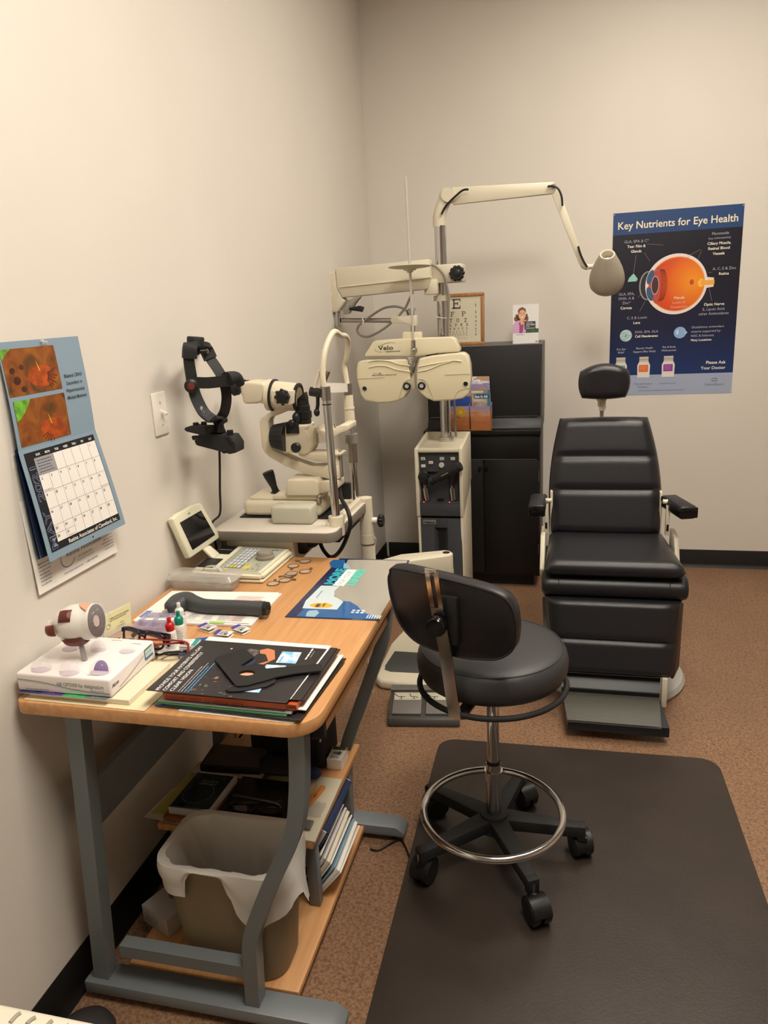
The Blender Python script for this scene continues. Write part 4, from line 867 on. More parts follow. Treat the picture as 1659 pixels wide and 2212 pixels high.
mb = MB(); z1 = .615; q = [(.385, -1.82), (.42, -1.87), (.50, -1.79), (.655, -1.705), (.672, -1.69), (.675, -1.67), (.66, -1.648), (.64, -1.64), (.49, -1.70)]
mb.prism([(x, y, z1) for x, y in q], (0, 0, -.075), CREAM, bev=.006, seg=3); mb.lathe([(.013, 0), (.013, .0012), (0, .0013)], (.650, -1.672, z1), (0, 0, 1), BLK, 20, False); mb.build('swing_arm', t)
MB().cyl((.645, -1.672, .03), (.645, -1.672, .55), .03, m=CREAM, n=28).build('column', t)
mb = MB(); q = [(.352, -1.60), (.33, -1.56), (.325, -1.20), (.36, -1.02), (.72, -1.02), (.78, -1.1), (.78, -1.58), (.74, -1.70), (.6, -1.70), (.50, -1.645)]
q = [(.322, -1.555), (.318, -1.25), (.355, -1.03), (.46, -1.0), (.74, -1.0), (.79, -1.06), (.80, -1.56), (.74, -1.605), (.42, -1.60), (.35, -1.592)]
mb.prism([(x, y, .0) for x, y in q], (0, 0, .042), CREAM, bev=.014, seg=3); mb.build('base_plate', t)
mb = MB(); mb.prism([(.352, -1.505, .0422), (.345, -1.47, .0422), (.355, -1.335, .0422), (.76, -1.335, .0422), (.76, -1.505, .0422), (.38, -1.518, .0422)], (0, 0, .002), RUB, bev=.0008); mb.build('tread_pad', t)

# ================================================================ slit lamp
SL = mat('ivory_instrument', (216, 206, 182), .38); YS = -2.0
t = thing('slit_lamp', (.24, -2.0, TZ), 'ivory slit lamp microscope with chrome head rest and black ribbed lamp housing', 'slit lamp')
mb = MB(); mb.bx((.05, -2.07, TZ), (.36, -1.90, TZ+.003), BLKM); mb.bx((.062, -2.065, TZ+.004), (.325, -1.915, TZ+.055), SL, .016, 4); mb.prism([(.08, -2.05, TZ+.052), (.30, -2.05, TZ+.052), (.30, -1.93, TZ+.052), (.08, -1.93, TZ+.052)], (0, 0, .012), SL, bev=.008, seg=3); mb.build('base', t)
mb = MB(); mb.bx((.185, -2.135, TZ), (.318, -2.07, TZ+.056), mat('grey_green_plastic', (186, 184, 166), .4), .009, 3); mb.build('power_box', t)
j0, j1 = Vector((0.151,-1.99,0.916)), Vector((0.129,-1.995,0.986))
mb = MB(); mb.lathe_path([(0, .011), (.1, .0115), (.3, .0105), (.45, .013), (.8, .018), (.97, .019), (1, .016)], j0+V(0, 0, -.004), j1, BLK, 18); mb.ell(j0+V(.006, 0, -.002), (.026, .02, .006), BLK); mb.build('joystick', t)
mb = MB(); z0 = TZ+.058; mb.bx((.165, -2.055, z0), (.32, -1.945, z0+.014), SL, .003); mb.prism([(0.218,-2.02,0.971),(0.223,-2.02,0.975),(0.313,-2.02,0.977),(0.323,-2.02,0.968),(0.32,-2.02,0.923),(0.214,-2.02,0.922)], (0, .09, 0), SL, bev=.006, seg=3, center=True); mb.prism([(0.305,-2,0.964),(0.375,-2,0.964),(0.373,-2,0.937),(0.302,-2,0.921)], (0, .09, 0), SL, bev=.004, center=True); c = Vector((0.321,-2.06,0.912)); mb.cyl(c+V(0, 0, -.012), c+V(0, 0, .006), .0085, m=STEEL, n=16); mb.build('stage', t)
yk = [(0.179,-2,1.187),(0.136,-2,1.163),(0.128,-2,1.15),(0.128,-2,1.071),(0.135,-2,1.054),(0.149,-2,1.039),(0.2,-2,1.009),(0.268,-2,0.982),(0.34,-2,0.968),(0.375,-2,0.964),(0.378,-2,1.01),(0.325,-2,1.012),(0.291,-2,1.01),(0.241,-2,1.027),(0.168,-2,1.06),(0.16,-2,1.072),(0.16,-2,1.152),(0.169,-2,1.164),(0.203,-2,1.175),(0.241,-2,1.19),(0.242,-2,1.203),(0.196,-2,1.198)]
mb = MB(); mb.prism(yk, (0, .045, 0), SL, bev=.004, seg=2, center=True); mb.build('yoke_arm', t)
# microscope: axis runs along the yoke top
def P2(x, y): return None
m0, m1 = Vector((0.16,-2,1.232)), Vector((0.252,-2,1.223))
mb = MB(); mb.cyl(m0, m1, .046, .043, SL, 32).cyl(m0, m0.lerp(m1, .16), .049, m=SL, n=32); d = (m1-m0).normalized(); mb.cyl(m0.lerp(m1, .16), m0.lerp(m1, .24), .0505, m=BLK, n=32)
mb.prism([(0.191,-2.045,1.251),(0.263,-2.045,1.249),(0.259,-2.045,1.209),(0.207,-2.045,1.198),(0.199,-2.045,1.204),(0.188,-2.045,1.219)], (0, .02, 0), SL, bev=.003, center=True); mb.build('magnifier_body', t)
mb = MB(); mb.lathe([(.039, 0), (.044, .004), (.044, .010), (.037, .012), (.036, .006)], m1-d*.002, d, BLK, 32, False).lathe([(.036, .006), (0, .007)], m1, d, mat('coated_glass', (150, 140, 112), .08), 32, False); mb.build('objective', t)
mb = MB(); c = Vector((0.229,-2.058,1.232)); mb.lathe([(0, .016), (.014, .015), (.02, .011), (.022, 0)], c, (0, -1, 0), BLK, 20, False)
for k in range(8): mb.ell(c+V(.021*math.cos(k*PI/4), -.007, .021*math.sin(k*PI/4)), (.005, .007, .005), BLK, 10, 6)
mb.build('magnification_knob', t)
mb = MB(); mb.prism([(0.084,-2,1.276),(0.109,-2,1.279),(0.163,-2,1.274),(0.168,-2,1.259),(0.154,-2,1.216),(0.133,-2,1.21),(0.089,-2,1.21),(0.087,-2,1.235),(0.08,-2,1.244)], (0, .085, 0), SL, bev=.009, seg=3, center=True); mb.prism([(0.134,-2,1.262),(0.169,-2,1.254),(0.164,-2,1.21),(0.141,-2,1.209)], (0, .075, 0), SL, bev=.006, center=True); mb.build('prism_box', t)
for y in (-2.032, -1.968):
    e0, e1 = Vector((0.084,-2,1.261)), Vector((0.053,-2,1.256)); e0.y = e1.y = y
    mb = MB(); mb.lathe_path([(0, .017), (.35, .017), (.4, .021), (.9, .022), (1, .018)], e0, e1, BLK, 22); mb.build('eyepiece', t)
# illumination: ribbed lamp house, body and black tower
l0, l1 = Vector((0.171,-2.03,1.107)), Vector((0.22,-2.03,1.104)); n = 20
mb = MB(); rr = []
for a in range(n*4): rr.append(1 if a % 4 < 2 else .93)
dv = (l1-l0); xx, yy = frame(dv); R0 = []; i_ = mb.mi(BLK)
for tt, rad in ((0, .030), (.08, .036), (.5, .041), (1, .047)):
    R0.append([mb.v(l0+dv*tt+(xx*math.cos(2*PI*k/80)+yy*math.sin(2*PI*k/80))*rad*(rr[k] if 0 < tt < 1 else 1)) for k in range(80)])
for A, B in zip(R0, R0[1:]):
    for k in range(80): mb.f([A[k], A[(k+1) % 80], B[(k+1) % 80], B[k]], i_)
mb.f(R0[0][::-1], i_); mb.f(R0[-1], i_); mb.build('lamp_house', t)
mb = MB(); mb.prism([(0.206,-2,1.138),(0.243,-2,1.142),(0.287,-2,1.141),(0.292,-2,1.137),(0.286,-2,1.125),(0.298,-2,1.108),(0.301,-2,1.077),(0.293,-2,1.056),(0.278,-2,1.049),(0.259,-2,1.053),(0.235,-2,1.055),(0.207,-2,1.054),(0.204,-2,1.075),(0.201,-2,1.104)], (0, .085, 0), SL, bev=.008, seg=3, center=True); mb.prism([(0.25,-2,1.074),(0.291,-2,1.053),(0.351,-2,1.051),(0.348,-2,1.023),(0.31,-2,1.026),(0.277,-2,1.034),(0.253,-2,1.043)], (0, .07, 0), SL, bev=.006, center=True); mb.lathe([(0, .0), (.034, .0), (.034, .008), (.028, .014), (0, .015)], (0.29,-2,1.1), (1, 0, 0), SL, 28, False); mb.build('illumination_body', t)
mb = MB(); c = Vector((0.259,-2.055,1.076)); mb.lathe([(.013, 0), (.0155, .003), (.0155, .012), (.012, .015), (0, .0152)], c, (0, -1, 0), BLK, 18, False); mb.build('control_knob', t); mb = MB(); c = Vector((0.247,-2.046,1.135)); mb.box(c, (.042, .006, .036), BLK, .002).ell(c+V(0, -.006, .014), (.012, .008, .012), BLK).ell(c+V(.012, .006, .03), (.012, .012, .016), BLK); mb.build('filter_lever', t)
mb = MB(); s0, s1 = Vector((0.269,-2,1.143)), Vector((0.269,-2,1.217)); mb.lathe_path([(0, .0235), (.2, .0235), (.22, .0265), (.48, .0265), (.5, .0225), (.72, .022), (.74, .0205), (.98, .019), (1, .015)], s0, s1, BLK, 24); mb.prism([(0.256,-2,1.217),(0.282,-2,1.239),(0.286,-2,1.216)], (0, .03, 0), BLK, bev=.002, center=True); mb.build('slit_tower', t)
mb = MB(); mb.prism([(0.325,-2,1.05),(0.39,-2,1.05),(0.39,-2,1.045),(0.324,-2,1.046)], (0, .06, 0), SL, center=True).bx(Vector((0.355,-2,0.967))+V(0, -.02, 0), Vector((0.378,-2,1.056))+V(0, .02, 0), SL, .003).bx(Vector((0.375,-2,0.97))+V(0, -.008, 0), Vector((0.384,-2,1.056))+V(0, .008, 0), STEEL); mb.build('scale_column', t)
# head rest frame
nb, nt_ = Vector((0.395,-2.13,0.875)), Vector((0.389,-2.13,1.247)); fb, ft = Vector((0.38,-1.86,0.853)), Vector((0.367,-1.86,1.237))
nb = Vector((nb.x, -2.13, nb.z)); nt_ = Vector((nb.x-.004, -2.13, nt_.z)); ft = Vector((fb.x-.004, -1.86, ft.z))
mb = MB(); mb.cyl(nb, nt_, .0125, .0115, CHROME, 20); mb.cyl(nt_+V(0, 0, -.03), nt_+V(0, 0, -.033), .0135, m=BLK, n=18).build('rod', t); mb = MB(); mb.cyl(fb, ft, .0125, .0105, CHROME, 20)
fm = fb.lerp(ft, .52); mb.cyl(fm+V(0, 0, -.065), fm, .017, m=STEEL, n=20).cyl(fm+V(0, 0, 0), fm+V(0, 0, .03), .0215, m=mat('grey_knurl', (150, 146, 138), .4, .4), n=20); mb.build('rod', t)
mb = MB(); mb.cyl(fb.lerp(ft, .66), fb.lerp(ft, .93), .0175, .0155, SL, 22).cyl(fb.lerp(ft, .81), fb.lerp(ft, .825), .0182, m=SL, n=22); mb.build('sleeve', t)
mb = MB(); ap = [nt_+V(0, 0, -.01), nt_+V(-.006, .0, .05), nt_+V(.0, .02, .12), nt_+V(.012, .07, .168), Vector((0.407,-2,1.404)), Vector((0.402,-1.93,1.397)), Vector((0.396,-1.89,1.374)), Vector((0.381,-1.87,1.326)), Vector((0.37,-1.86,1.303)), Vector((0.373,-1.86,1.271)), ft]
mb.tube(ap, .0085, SL, 14, sm=8); mb.tube([ap[1], Vector((0.375,-2.12,1.312)), Vector((0.359,-2.12,1.28)), Vector((0.353,-2.12,1.257))], .0055, SL, 10, sm=6); mb.build('arch', t)
mb = MB(); a, b_ = nt_+V(0, 0, .016), ft+V(0, 0, -.004); mb.bar([a, a.lerp(b_, .5)+V(.006, 0, 0), b_], .028, .006, (0, 0, 1), WPLA, sm=4); mb.cyl(ft+V(0, 0, -.03), ft+V(0, 0, .01), .015, m=STEEL, n=16).cyl(nt_+V(0, 0, -.02), nt_+V(0, 0, .02), .0135, m=STEEL, n=16); mb.build('forehead_band', t)
mb = MB(); fx = Vector((0.352,-2.12,1.249)); mb.cyl(fx+V(-.012, 0, .004), fx+V(.022, 0, -.002), .0135, m=BLK, n=16).cyl(fx+V(.018, 0, 0), fx+V(.018, 0, .0)+V(.03, 0, .06), .006, m=STEEL, n=12).tube([fx+V(.01, 0, -.008), fx+V(.008, 0, -.035), fx+V(.004, 0, -.052)], .0055, BLK, 10).ell(fx+V(.003, 0, -.058), (.009, .009, .012), BLK); mb.build('fixation_light', t)
mb = MB(); cr = [(0.316,-1.97,1.133),(0.324,-1.97,1.136),(0.326,-1.97,1.123),(0.35,-1.97,1.117),(0.374,-1.97,1.125),(0.388,-1.97,1.135),(0.417,-1.97,1.136),(0.416,-1.97,1.119),(0.391,-1.97,1.112),(0.367,-1.97,1.099),(0.348,-1.97,1.089),(0.331,-1.97,1.101),(0.314,-1.97,1.116)]
mb.prism(cr, (0, .10, 0), SL, bev=.003, center=True); c = Vector((0.366,-1.99,1.134)); mb.cyl(c+V(0, 0, -.01), c, .004, m=STEEL, n=10); mb.bx(Vector((0.311,-1.97,1.08))+V(-.0, -.03, -.004), Vector((0.328,-1.97,1.105))+V(0, .03, 0), CLEAR, .002); mb.build('chin_rest', t)
mb = MB(); mb.bx((.33, -2.155, .80), (.365, -1.835, .825), SL, .004); mb.cyl((nb.x, -2.13, nb.z-.055), (nb.x, -2.13, nb.z+.004), .0235, m=SL, n=24).cyl((fb.x, -1.86, fb.z-.05), (fb.x, -1.86, fb.z+.004), .0235, m=SL, n=24).bx((nb.x-.03, -2.145, nb.z-.05), (nb.x, -2.115, nb.z-.012), SL, .003).bx((nb.x-.012, -2.13, nb.z-.045), (nb.x+.008, -1.86, nb.z-.008), SL, .003); mb.build('frame_foot', t)
mb = MB(); c = Vector((0.361,-1.93,0.907)); mb.box(c, (.05, .02, .055), BLK, .004).cyl(c+V(-.015, -.01, 0), c+V(-.015, -.03, 0), .011, m=CHROME, n=16); mb.build('connector', t)
mb = MB(); mb.tube([Vector((0.36,-1.97,0.928)), Vector((0.394,-2.06,0.913)), Vector((0.431,-2.12,0.89)), Vector((0.437,-2.13,0.85)), Vector((0.408,-2.1,0.788)), Vector((0.366,-2.05,0.732)), Vector((0.323,-2,0.701)), Vector((0.302,-2,0.722)), Vector((0.286,-2,0.756)), Vector((0.273,-2.03,0.778)), Vector((0.25,-2.06,0.79))], .0065, CORD, 10, sm=8); mb.build('cable', t)

# ================================================================ desk
t = thing('desk', (.33, -2.64, 0), 'beech-topped computer desk with curved grey steel legs against the left wall', 'desk')
DX0, DX1, DY0, DY1, DZ = .012, .640, -3.090, -2.185, .765
pp = []
for cx, cy, r, a0 in ((DX1-.055, DY1-.055, .055, 0), (DX0+.02, DY1-.02, .02, 90), (DX0+.02, DY0+.02, .02, 180), (DX1-.06, DY0+.06, .06, 270)):
    for k in range(9): q = math.radians(a0+90*k/8); pp.append((cx+r*math.cos(q), cy+r*math.sin(q), DZ-.028))
mb = MB(); mb.prism(pp, (0, 0, .028), BEECH, bev=.0035, seg=2); mb.build('desk_top', t)
mb = MB(); mb.bx((.10, -2.99, .675), (.617, -2.24, .693), BEECH, .002); mb.build('keyboard_tray', t)
for y in (-3.0, -2.26):
    mb = MB(); mb.bx((.565, y-.012, .69), (.632, y+.002, .737), BLKM, .002).bx((.24, y-.006, .69), (.565, y+.006, .705), BLKM).cyl((.606, y-.012, .713), (.606, y-.015, .713), .005, m=STEEL, n=12); mb.build('tray_slide', t)
LP = [(0.592,-3.04,0.741),(0.591,-3.04,0.712),(0.587,-3.04,0.647),(0.581,-3.04,0.588),(0.569,-3.04,0.52),(0.543,-3.04,0.452),(0.496,-3.04,0.352),(0.455,-3.04,0.253),(0.443,-3.04,0.205),(0.439,-3.04,0.139),(0.434,-3.04,0.025)]
def legset(y, P, LX0, LX1, nm=True):
    P = [Vector((p[0], y, p[2])) for p in P]; P[0].z = .737; P[-1].z = .05
    MB().bar(P, .032, .034, lambda k: (1, 0, 0), GREYM, sm=6).build('leg', t)
    MB().bar([Vector((LX0, y, .737)), Vector((LX1, y, .05))], .036, .034, (1, 0, 0), GREYM).build('leg', t)
    mb = MB(); mb.bar([Vector((LX0+.01, y, .137)), Vector((P[-2].x, y, .137))], .03, .03, (0, 0, 1), GREYM).build('rail', t)
    f = MB(); f.prism([(.03, y-.03, .02), (.03, y-.03, .05), (.612, y-.03, .05), (.636, y-.03, .032), (.636, y-.03, .02)], (0, .06, 0), GREYM, bev=.003); f.build('foot', t)
    for x in (.06, .60): MB().cyl((x, y, 0), (x, y, .02), .012, m=BLK, n=14).build('glide', t)
RP = [Vector((p[0]+.014, -2.42, p[2])) for p in LP]
legset(-3.04, LP, .117, .066); legset(-2.42, [(0.614,-2.42,0.677),(0.6,-2.42,0.632),(0.574,-2.42,0.552),(0.521,-2.42,0.414),(0.479,-2.42,0.301),(0.468,-2.42,0.239),(0.463,-2.42,0.162),(0.46,-2.42,0.076)], .117, .066)
mb = MB(); mb.bx((.068, -3.03, .413), (.088, -2.43, .525), GREYM, .004).build('modesty_panel', t)
mb = MB(); mb.bx((.105, -3.005, .033), (.520, -2.455, .0505), BEECH, .002).build('lower_shelf', t)
# low riser shelf standing on the lower shelf
t = thing('riser_shelf', (.31, -2.62, .051), 'low beech riser shelf on grey legs standing on the lower shelf of the desk', 'shelf')
mb = MB(); mb.bx((.10, -2.815, .262), (.506, -2.40, .28), BEECH, .002).build('shelf_board', t)
for x in (.115, .478):
    for y in (-2.755, -2.47): MB().bx((x-.014, y-.012, .051), (x+.014, y+.012, .262), GREYM, .002).build('leg', t)

# waste basket with liner
TAN = mat('tan_plastic', (128, 114, 88), .5, bump=.1, bscale=700)
t = thing('waste_basket', (.36, -2.918, .051), 'tan plastic waste basket standing on the lower shelf of the desk', 'waste basket')
def rr(cx, cy, w, d, r, n=6):
    return [(p.x, p.y) for p in rrect(cx-w/2, cy-d/2, cx+w/2, cy+d/2, r, 0, n)]
BZ = .0515; lev = [(0, .235, .135), (.01, .242, .142), (.15, .264, .16), (.27, .282, .174), (.285, .288, .182), (.296, .29, .184)]
def ring_(mb, z, w, d, r=.05, cx=.36, cy=-2.926): return [mb.v((x, y, z)) for x, y in rr(cx, cy, w, d, r)]
mb = MB(); i_ = mb.mi(TAN); R0 = [ring_(mb, BZ+h, w, d) for h, w, d in lev]+[ring_(mb, BZ+h, w-.01, d-.01) for h, w, d in lev[::-1]]
for A, B in zip(R0, R0[1:]):
    for k in range(len(A)): mb.f([A[k], A[(k+1) % len(A)], B[(k+1) % len(A)], B[k]], i_)
mb.f(R0[0][::-1], i_); mb.f(R0[-1], i_); mb.build('bin', t)
BAG = mat('white_bin_liner', (222, 219, 212), .45, alpha=.88, bump=.5, bscale=40)
mb = MB(); i_ = mb.mi(BAG); base_ = rr(.36, -2.926, 1, 1, .0001); N = 96
def per(tt, w, d, r=.05):
    L = rr(.36, -2.926, w, d, min(r, d*.45), 10); n = len(L); S = [0]
    for k in range(n): a, b_ = L[k], L[(k+1) % n]; S.append(S[-1]+math.hypot(a[0]-b_[0], a[1]-b_[1]))
    q = (tt % 1)*S[-1]
    for k in range(n):
        if q <= S[k+1]+1e-9: f = (q-S[k])/max(1e-9, S[k+1]-S[k]); A, B = L[k], L[(k+1) % n]; return (A[0]*(1-f)+B[0]*f, A[1]*(1-f)+B[1]*f)
# perimeter t: 0 right-back corner, .25 left-back, .5 left-front, .75 right-front
def drop(tt):
    K = [(0, .13), (.05, .10), (.08, .06), (.25, .07), (.42, .07), (.46, .065), (.52, .075), (.615, .075), (.622, .03), (.64, .006), (.715, .008), (.735, .06), (.757, .115), (.775, .13), (.80, .14), (.85, .11), (.90, .07), (.95, .13), (1, .13)]
    for (a, p), (b_, q) in zip(K, K[1:]):
        if a <= tt <= b_: k = (tt-a)/(b_-a); k = k*k*(3-2*k); return p+(q-p)*k
rnd = [random.uniform(-1, 1) for _ in range(N)]
rows = []
for j in range(9):
    rw = []
    for k in range(N):
        tt = k/N; dz = drop(tt); h = j/8; wob = .0016*math.sin(k*1.9)+.0016*rnd[k]
        z = BZ+.299-dz*h; w = .292+.006*math.sin(PI*min(1, h*1.5))-.03*(dz*h)/.3+.008; d = w-.105
        x, y = per(tt, w+wob*2*h, d+wob*2*h); fl = .035*h*max(0, 1-abs(tt-.93)/.1); rw.append(mb.v((x+fl, y, z+wob*h)))
    rows.append(rw)
inn = []
for j, (h, sc_) in enumerate(((.300, .284), (.298, .274), (.25, .252), (.18, .236), (.10, .222), (.03, .205))):
    rw = []
    for k in range(N):
        wob = (.0022+.003*j/5)*(math.sin(k*.9+j*.6)+.6*rnd[k])*(0 if j == 0 else 1); x, y = per(k/N, sc_+wob, sc_-.107+wob); rw.append(mb.v((x, y, BZ+h)))
    inn.append(rw)
for A, B in list(zip(rows, rows[1:]))+[(rows[0], inn[0])]+list(zip(inn, inn[1:])):
    for k in range(N): mb.f([A[k], A[(k+1) % N], B[(k+1) % N], B[k]], i_)
mb.f(inn[-1], i_)
tag(mb.build('bin_liner', origin=(.36, -2.918, .12)), 'white plastic bin liner folded over the rim of the tan waste basket', 'bin liner')

# ================================================================ wall calendar
CB = mat('calendar_blue', (132, 154, 170), .35); CK = ink((22, 24, 30)); CW = ink((236, 232, 226)); CG_ = ink((150, 152, 156)); NV = mat('navy_cover', (28, 40, 72), .4)
t = thing('wall_calendar', (0, -2.81, .94), 'blue wall calendar open at a May page with retina photos on the left wall', 'wall calendar')
ya, yb = -2.948, -2.690
mb = MB(); f = lambda u, v, h: Vector((.0015+h+.006*max(0, (.16-v)/.16)**2+.002*math.sin(v*20), ya-.012+u*1.02, .937+v-.0*u)); P = Panel(mb, fn=f); mb_ = P
P.rect(0, 0, .282, .30, WHITE, 0, 8, 10); P.rect(0, 0, .282, .30, WHITE, -.001, 8, 10)
for k, (a, tx, sz, c) in enumerate(((.055, 'Retina Associates', .013, (60, 62, 72)), (.038, 'OF CLEVELAND', .0052, (110, 112, 118)), (.0295, 'YOUR SIGHT  OUR VISION', .0038, (130, 132, 138)), (.0165, 'www.retina-doctors.com  •  1-800-4-RETINA', .0048, (80, 100, 140)))): P.text(tx, .155+(.01 if k < 3 else -.01), a, sz, ink(c), .0006, bold=.0)
P.ring(.105, .048, .024, .022, .0016, ink((60, 62, 72)), .0006, t0=2.2, t1=5.6, rot=.3); P.ring(.105, .048, .023, .021, .001, ink((60, 62, 72)), .0006, t0=.3, t1=1.9, rot=.3)
P.scribble(.012, .062, .045, 7, .0075, .0022, ink((150, 150, 154)), .0006); P.scribble(.272, .066, .05, 7, .0075, .0022, ink((150, 150, 154)), .0006, 'R')
mb.build('backing_sheet', t, merge=0, fix=False)
for k in range(4):
    mb = MB(); f = lambda u, v, h, k=k: Vector((.004+.0014*k+.020*(1-v/.235)**1.2*(.3+.2*k)+h, ya-.003-.0015*k+u, 1.012+.002*k+v)); P = Panel(mb, fn=f); P.rect(0, 0, .256, .226, NV if k % 2 else CB, 0, 4, 8); mb.build('page', t, fix=False)
# month page
def mf(u, v, h):   # v 0 bottom .. .232 top at the fold
    s_ = 1-v/.232; return Vector((.015+.004*math.sin(PI*min(1, (1-s_)*1.0))+.027*s_**1.3+h, ya-.006+u+.022*s_*u/.26, 1.009+v))
mb = MB(); P = Panel(mb, fn=mf); P.rect(0, 0, .258, .232, CB, 0, 10, 14); P.rect(0, 0, .258, .232, CB, -.0008, 10, 14)
P.rect(.012, .016, .244, .224, CK, .0004, 10, 14); gx0, gx1, gy0, gy1 = .036, .242, .032, .210; P.rect(gx0, gy0, gx1, gy1, CW, .0007, 10, 12)
cw_, rh_ = (gx1-gx0)/7, (gy1-gy0)/5; P.rect(gx0, gy1-rh_, gx0+2*cw_, gy1, CG_, .001, 4, 3); P.scribble(gx0+.006, gy1-.006, cw_*1.7, 5, .006, .002, ink((90, 92, 96)), .0013)
LN = ink((130, 130, 134))
for k in range(1, 7): P.rect(gx0+cw_*k-.0003, gy0, gx0+cw_*k+.0003, gy1-(rh_ if k == 1 else 0), LN, .0011, 1, 12)
for k in range(1, 5): P.rect(gx0, gy0+rh_*k-.0003, gx1, gy0+rh_*k+.0003, LN, .0011, 12, 1)
P.rect(gx0, gy0+rh_*.5-.0003, gx0+2*cw_, gy0+rh_*.5+.0003, LN, .0011, 4, 1)
for k, s in enumerate(('SUN', 'MON', 'TUE', 'WED', 'THU', 'FRI', 'SAT')): P.text(s, gx0+cw_*(k+.5), .2165, .0048, CW, .001, bold=.03)
NI = ink((40, 40, 44))
for dd in range(1, 32):
    c_ = (dd+5) % 7; r_ = (dd+5)//7; y = gy1-rh_*r_-.0065
    if r_ == 5: y = gy0+rh_*.5-.006; r_ = 4
    P.text(str(dd), gx0+cw_*c_+.006, y, .0055, NI, .0014, bold=.01)
P.text("MOTHER'S DAY", gx0+cw_*.5, gy1-rh_*2+.0035, .0024, NI, .0014); P.text('ARMED FORCES DAY', gx0+cw_*6.5, gy1-rh_*3+.0035, .0022, NI, .0014); P.text('MEMORIAL DAY', gx0+cw_*1.5, gy0+.0035, .0022, NI, .0014)
P.text('Retina Associates of Cleveland, Inc.', .150, .0238, .0092, CW, .001, bold=.012, fit=.168)
P.text('MAY  2021', .0240, .108, .0175, ink((128, 142, 172)), .001, bold=.028, rot=PI/2, fit=.174); P.text('MAY  2021', .0240, .108, .0175, CK, .0013, bold=-.008, rot=PI/2, fit=.172)
P.ell(.14, .008, .0022, .0022, ink((40, 40, 44)), .001); mb.build('month_page', t, merge=0, fix=False)
# picture page
def pf(u, v, h):
    s_ = 1-v/.218; return Vector((.004+.010*s_**1.5+.004*math.sin(PI*s_)+h, ya+u-.004*s_, 1.234+v+.0*u))
RET = bpy.data.materials.new('retina_photo'); RET.use_nodes = True
nt = RET.node_tree; b = nt.nodes['Principled BSDF']; tc = nt.nodes.new('ShaderNodeTexCoord'); n = nt.nodes.new('ShaderNodeTexNoise'); n.inputs['Scale'].default_value = 26; n.inputs['Detail'].default_value = 5; n.inputs['Distortion'].default_value = .8
r = nt.nodes.new('ShaderNodeValToRGB'); e = r.color_ramp.elements; e[0].position = .3; e[0].color = srgb((66, 52, 20)); e[1].position = .72; e[1].color = srgb((150, 98, 34)); k = e.new(.5); k.color = srgb((132, 70, 26))
for a, c in ((tc.outputs['Object'], n.inputs['Vector']), (n.outputs['Fac'], r.inputs['Fac']), (r.outputs['Color'], b.inputs['Base Color'])): nt.links.new(a, c)
b.inputs['Roughness'].default_value = .35
OR_ = ink((196, 82, 28)); DK = ink((60, 36, 20)); YE = ink((214, 200, 70)); GN = mat('fundus_green', (120, 190, 60), .4, var=.3, vscale=60)
mb = MB(); P = Panel(mb, fn=pf); P.rect(0, 0, .256, .218, CB, 0, 10, 14); P.rect(0, 0, .256, .218, CB, -.0008, 10, 14)
for k, (y0, y1) in enumerate(((.112, .204), (.012, .103))):
    x0, x1 = (.004, .166) if k == 0 else (.010, .168)
    P.rect(x0, y0, x1, y1, RET, .0006, 8, 6); cx, cy = x0+.095, y0+.045-.01*k
    P.ell(cx+.01, cy-.012, .042, .022, mat('fundus_glow', (190, 84, 30), .4, var=.3, vscale=40), .0009)
    P.poly([(cx+.0045, cy-.001), (cx+.0075, cy-.002), (cx+.003, cy+.012), (cx-.001, cy+.020)], YE, .0012)
    if k == 0:
        P.poly([(x0, y1), (x0+.03, y1), (x0+.012, y1-.01), (x0, y1-.022)], GN, .0011)
        for a in range(9): q = -.9+a*.16; P.line(cx+.016+.012*math.cos(q), cy-.012+.012*math.sin(q), cx+.016+(.03+.006*(a % 3))*math.cos(q), cy-.012+(.034)*math.sin(q), .0016, DK, .0012)
        for a, q, s_ in ((.03, .03, .008), (.045, .012, .006), (.022, .05, .006), (.05, .055, .005)): P.ell(x0+a, y0+q, s_*1.3, s_, mat('fundus_spot', (92, 50, 22), .4, var=.3, vscale=60), .0011)
    else:
        P.poly([(x0, y1), (x0+.05, y1), (x0+.03, y1-.022), (x0+.012, y1-.036), (x0, y1-.040)], GN, .0011)
        for a in range(5): q = 3.7+a*.3; P.line(cx+.012*math.cos(q), cy-.012+.012*math.sin(q), cx+.034*math.cos(q), cy-.008+.03*math.sin(q), .0016, DK, .0012)
SI = ink((44, 50, 58))
for k, s in enumerate(('Bilateral CRVO', 'Secondary to', 'Hyperviscosity', '(Multiple Myeloma)')): P.text(s, .210-.0*k, .137-.0155*k, .0078, SI, .001, bold=.006, fit=[.062, .056, .064, .068][k])
mb.build('picture_page', t, merge=0, fix=False)
mb = MB(); mb.ell((.008, -2.819, 1.446), (.005, .006, .006), CLEAR, 12, 8).cyl((.001, -2.819, 1.446), (.01, -2.819, 1.446), .0015, m=STEEL, n=8); mb.ell((.007, -2.806, 1.4445), (.004, .004, .004), CLEAR, 10, 6); mb.build('pushpin', t)

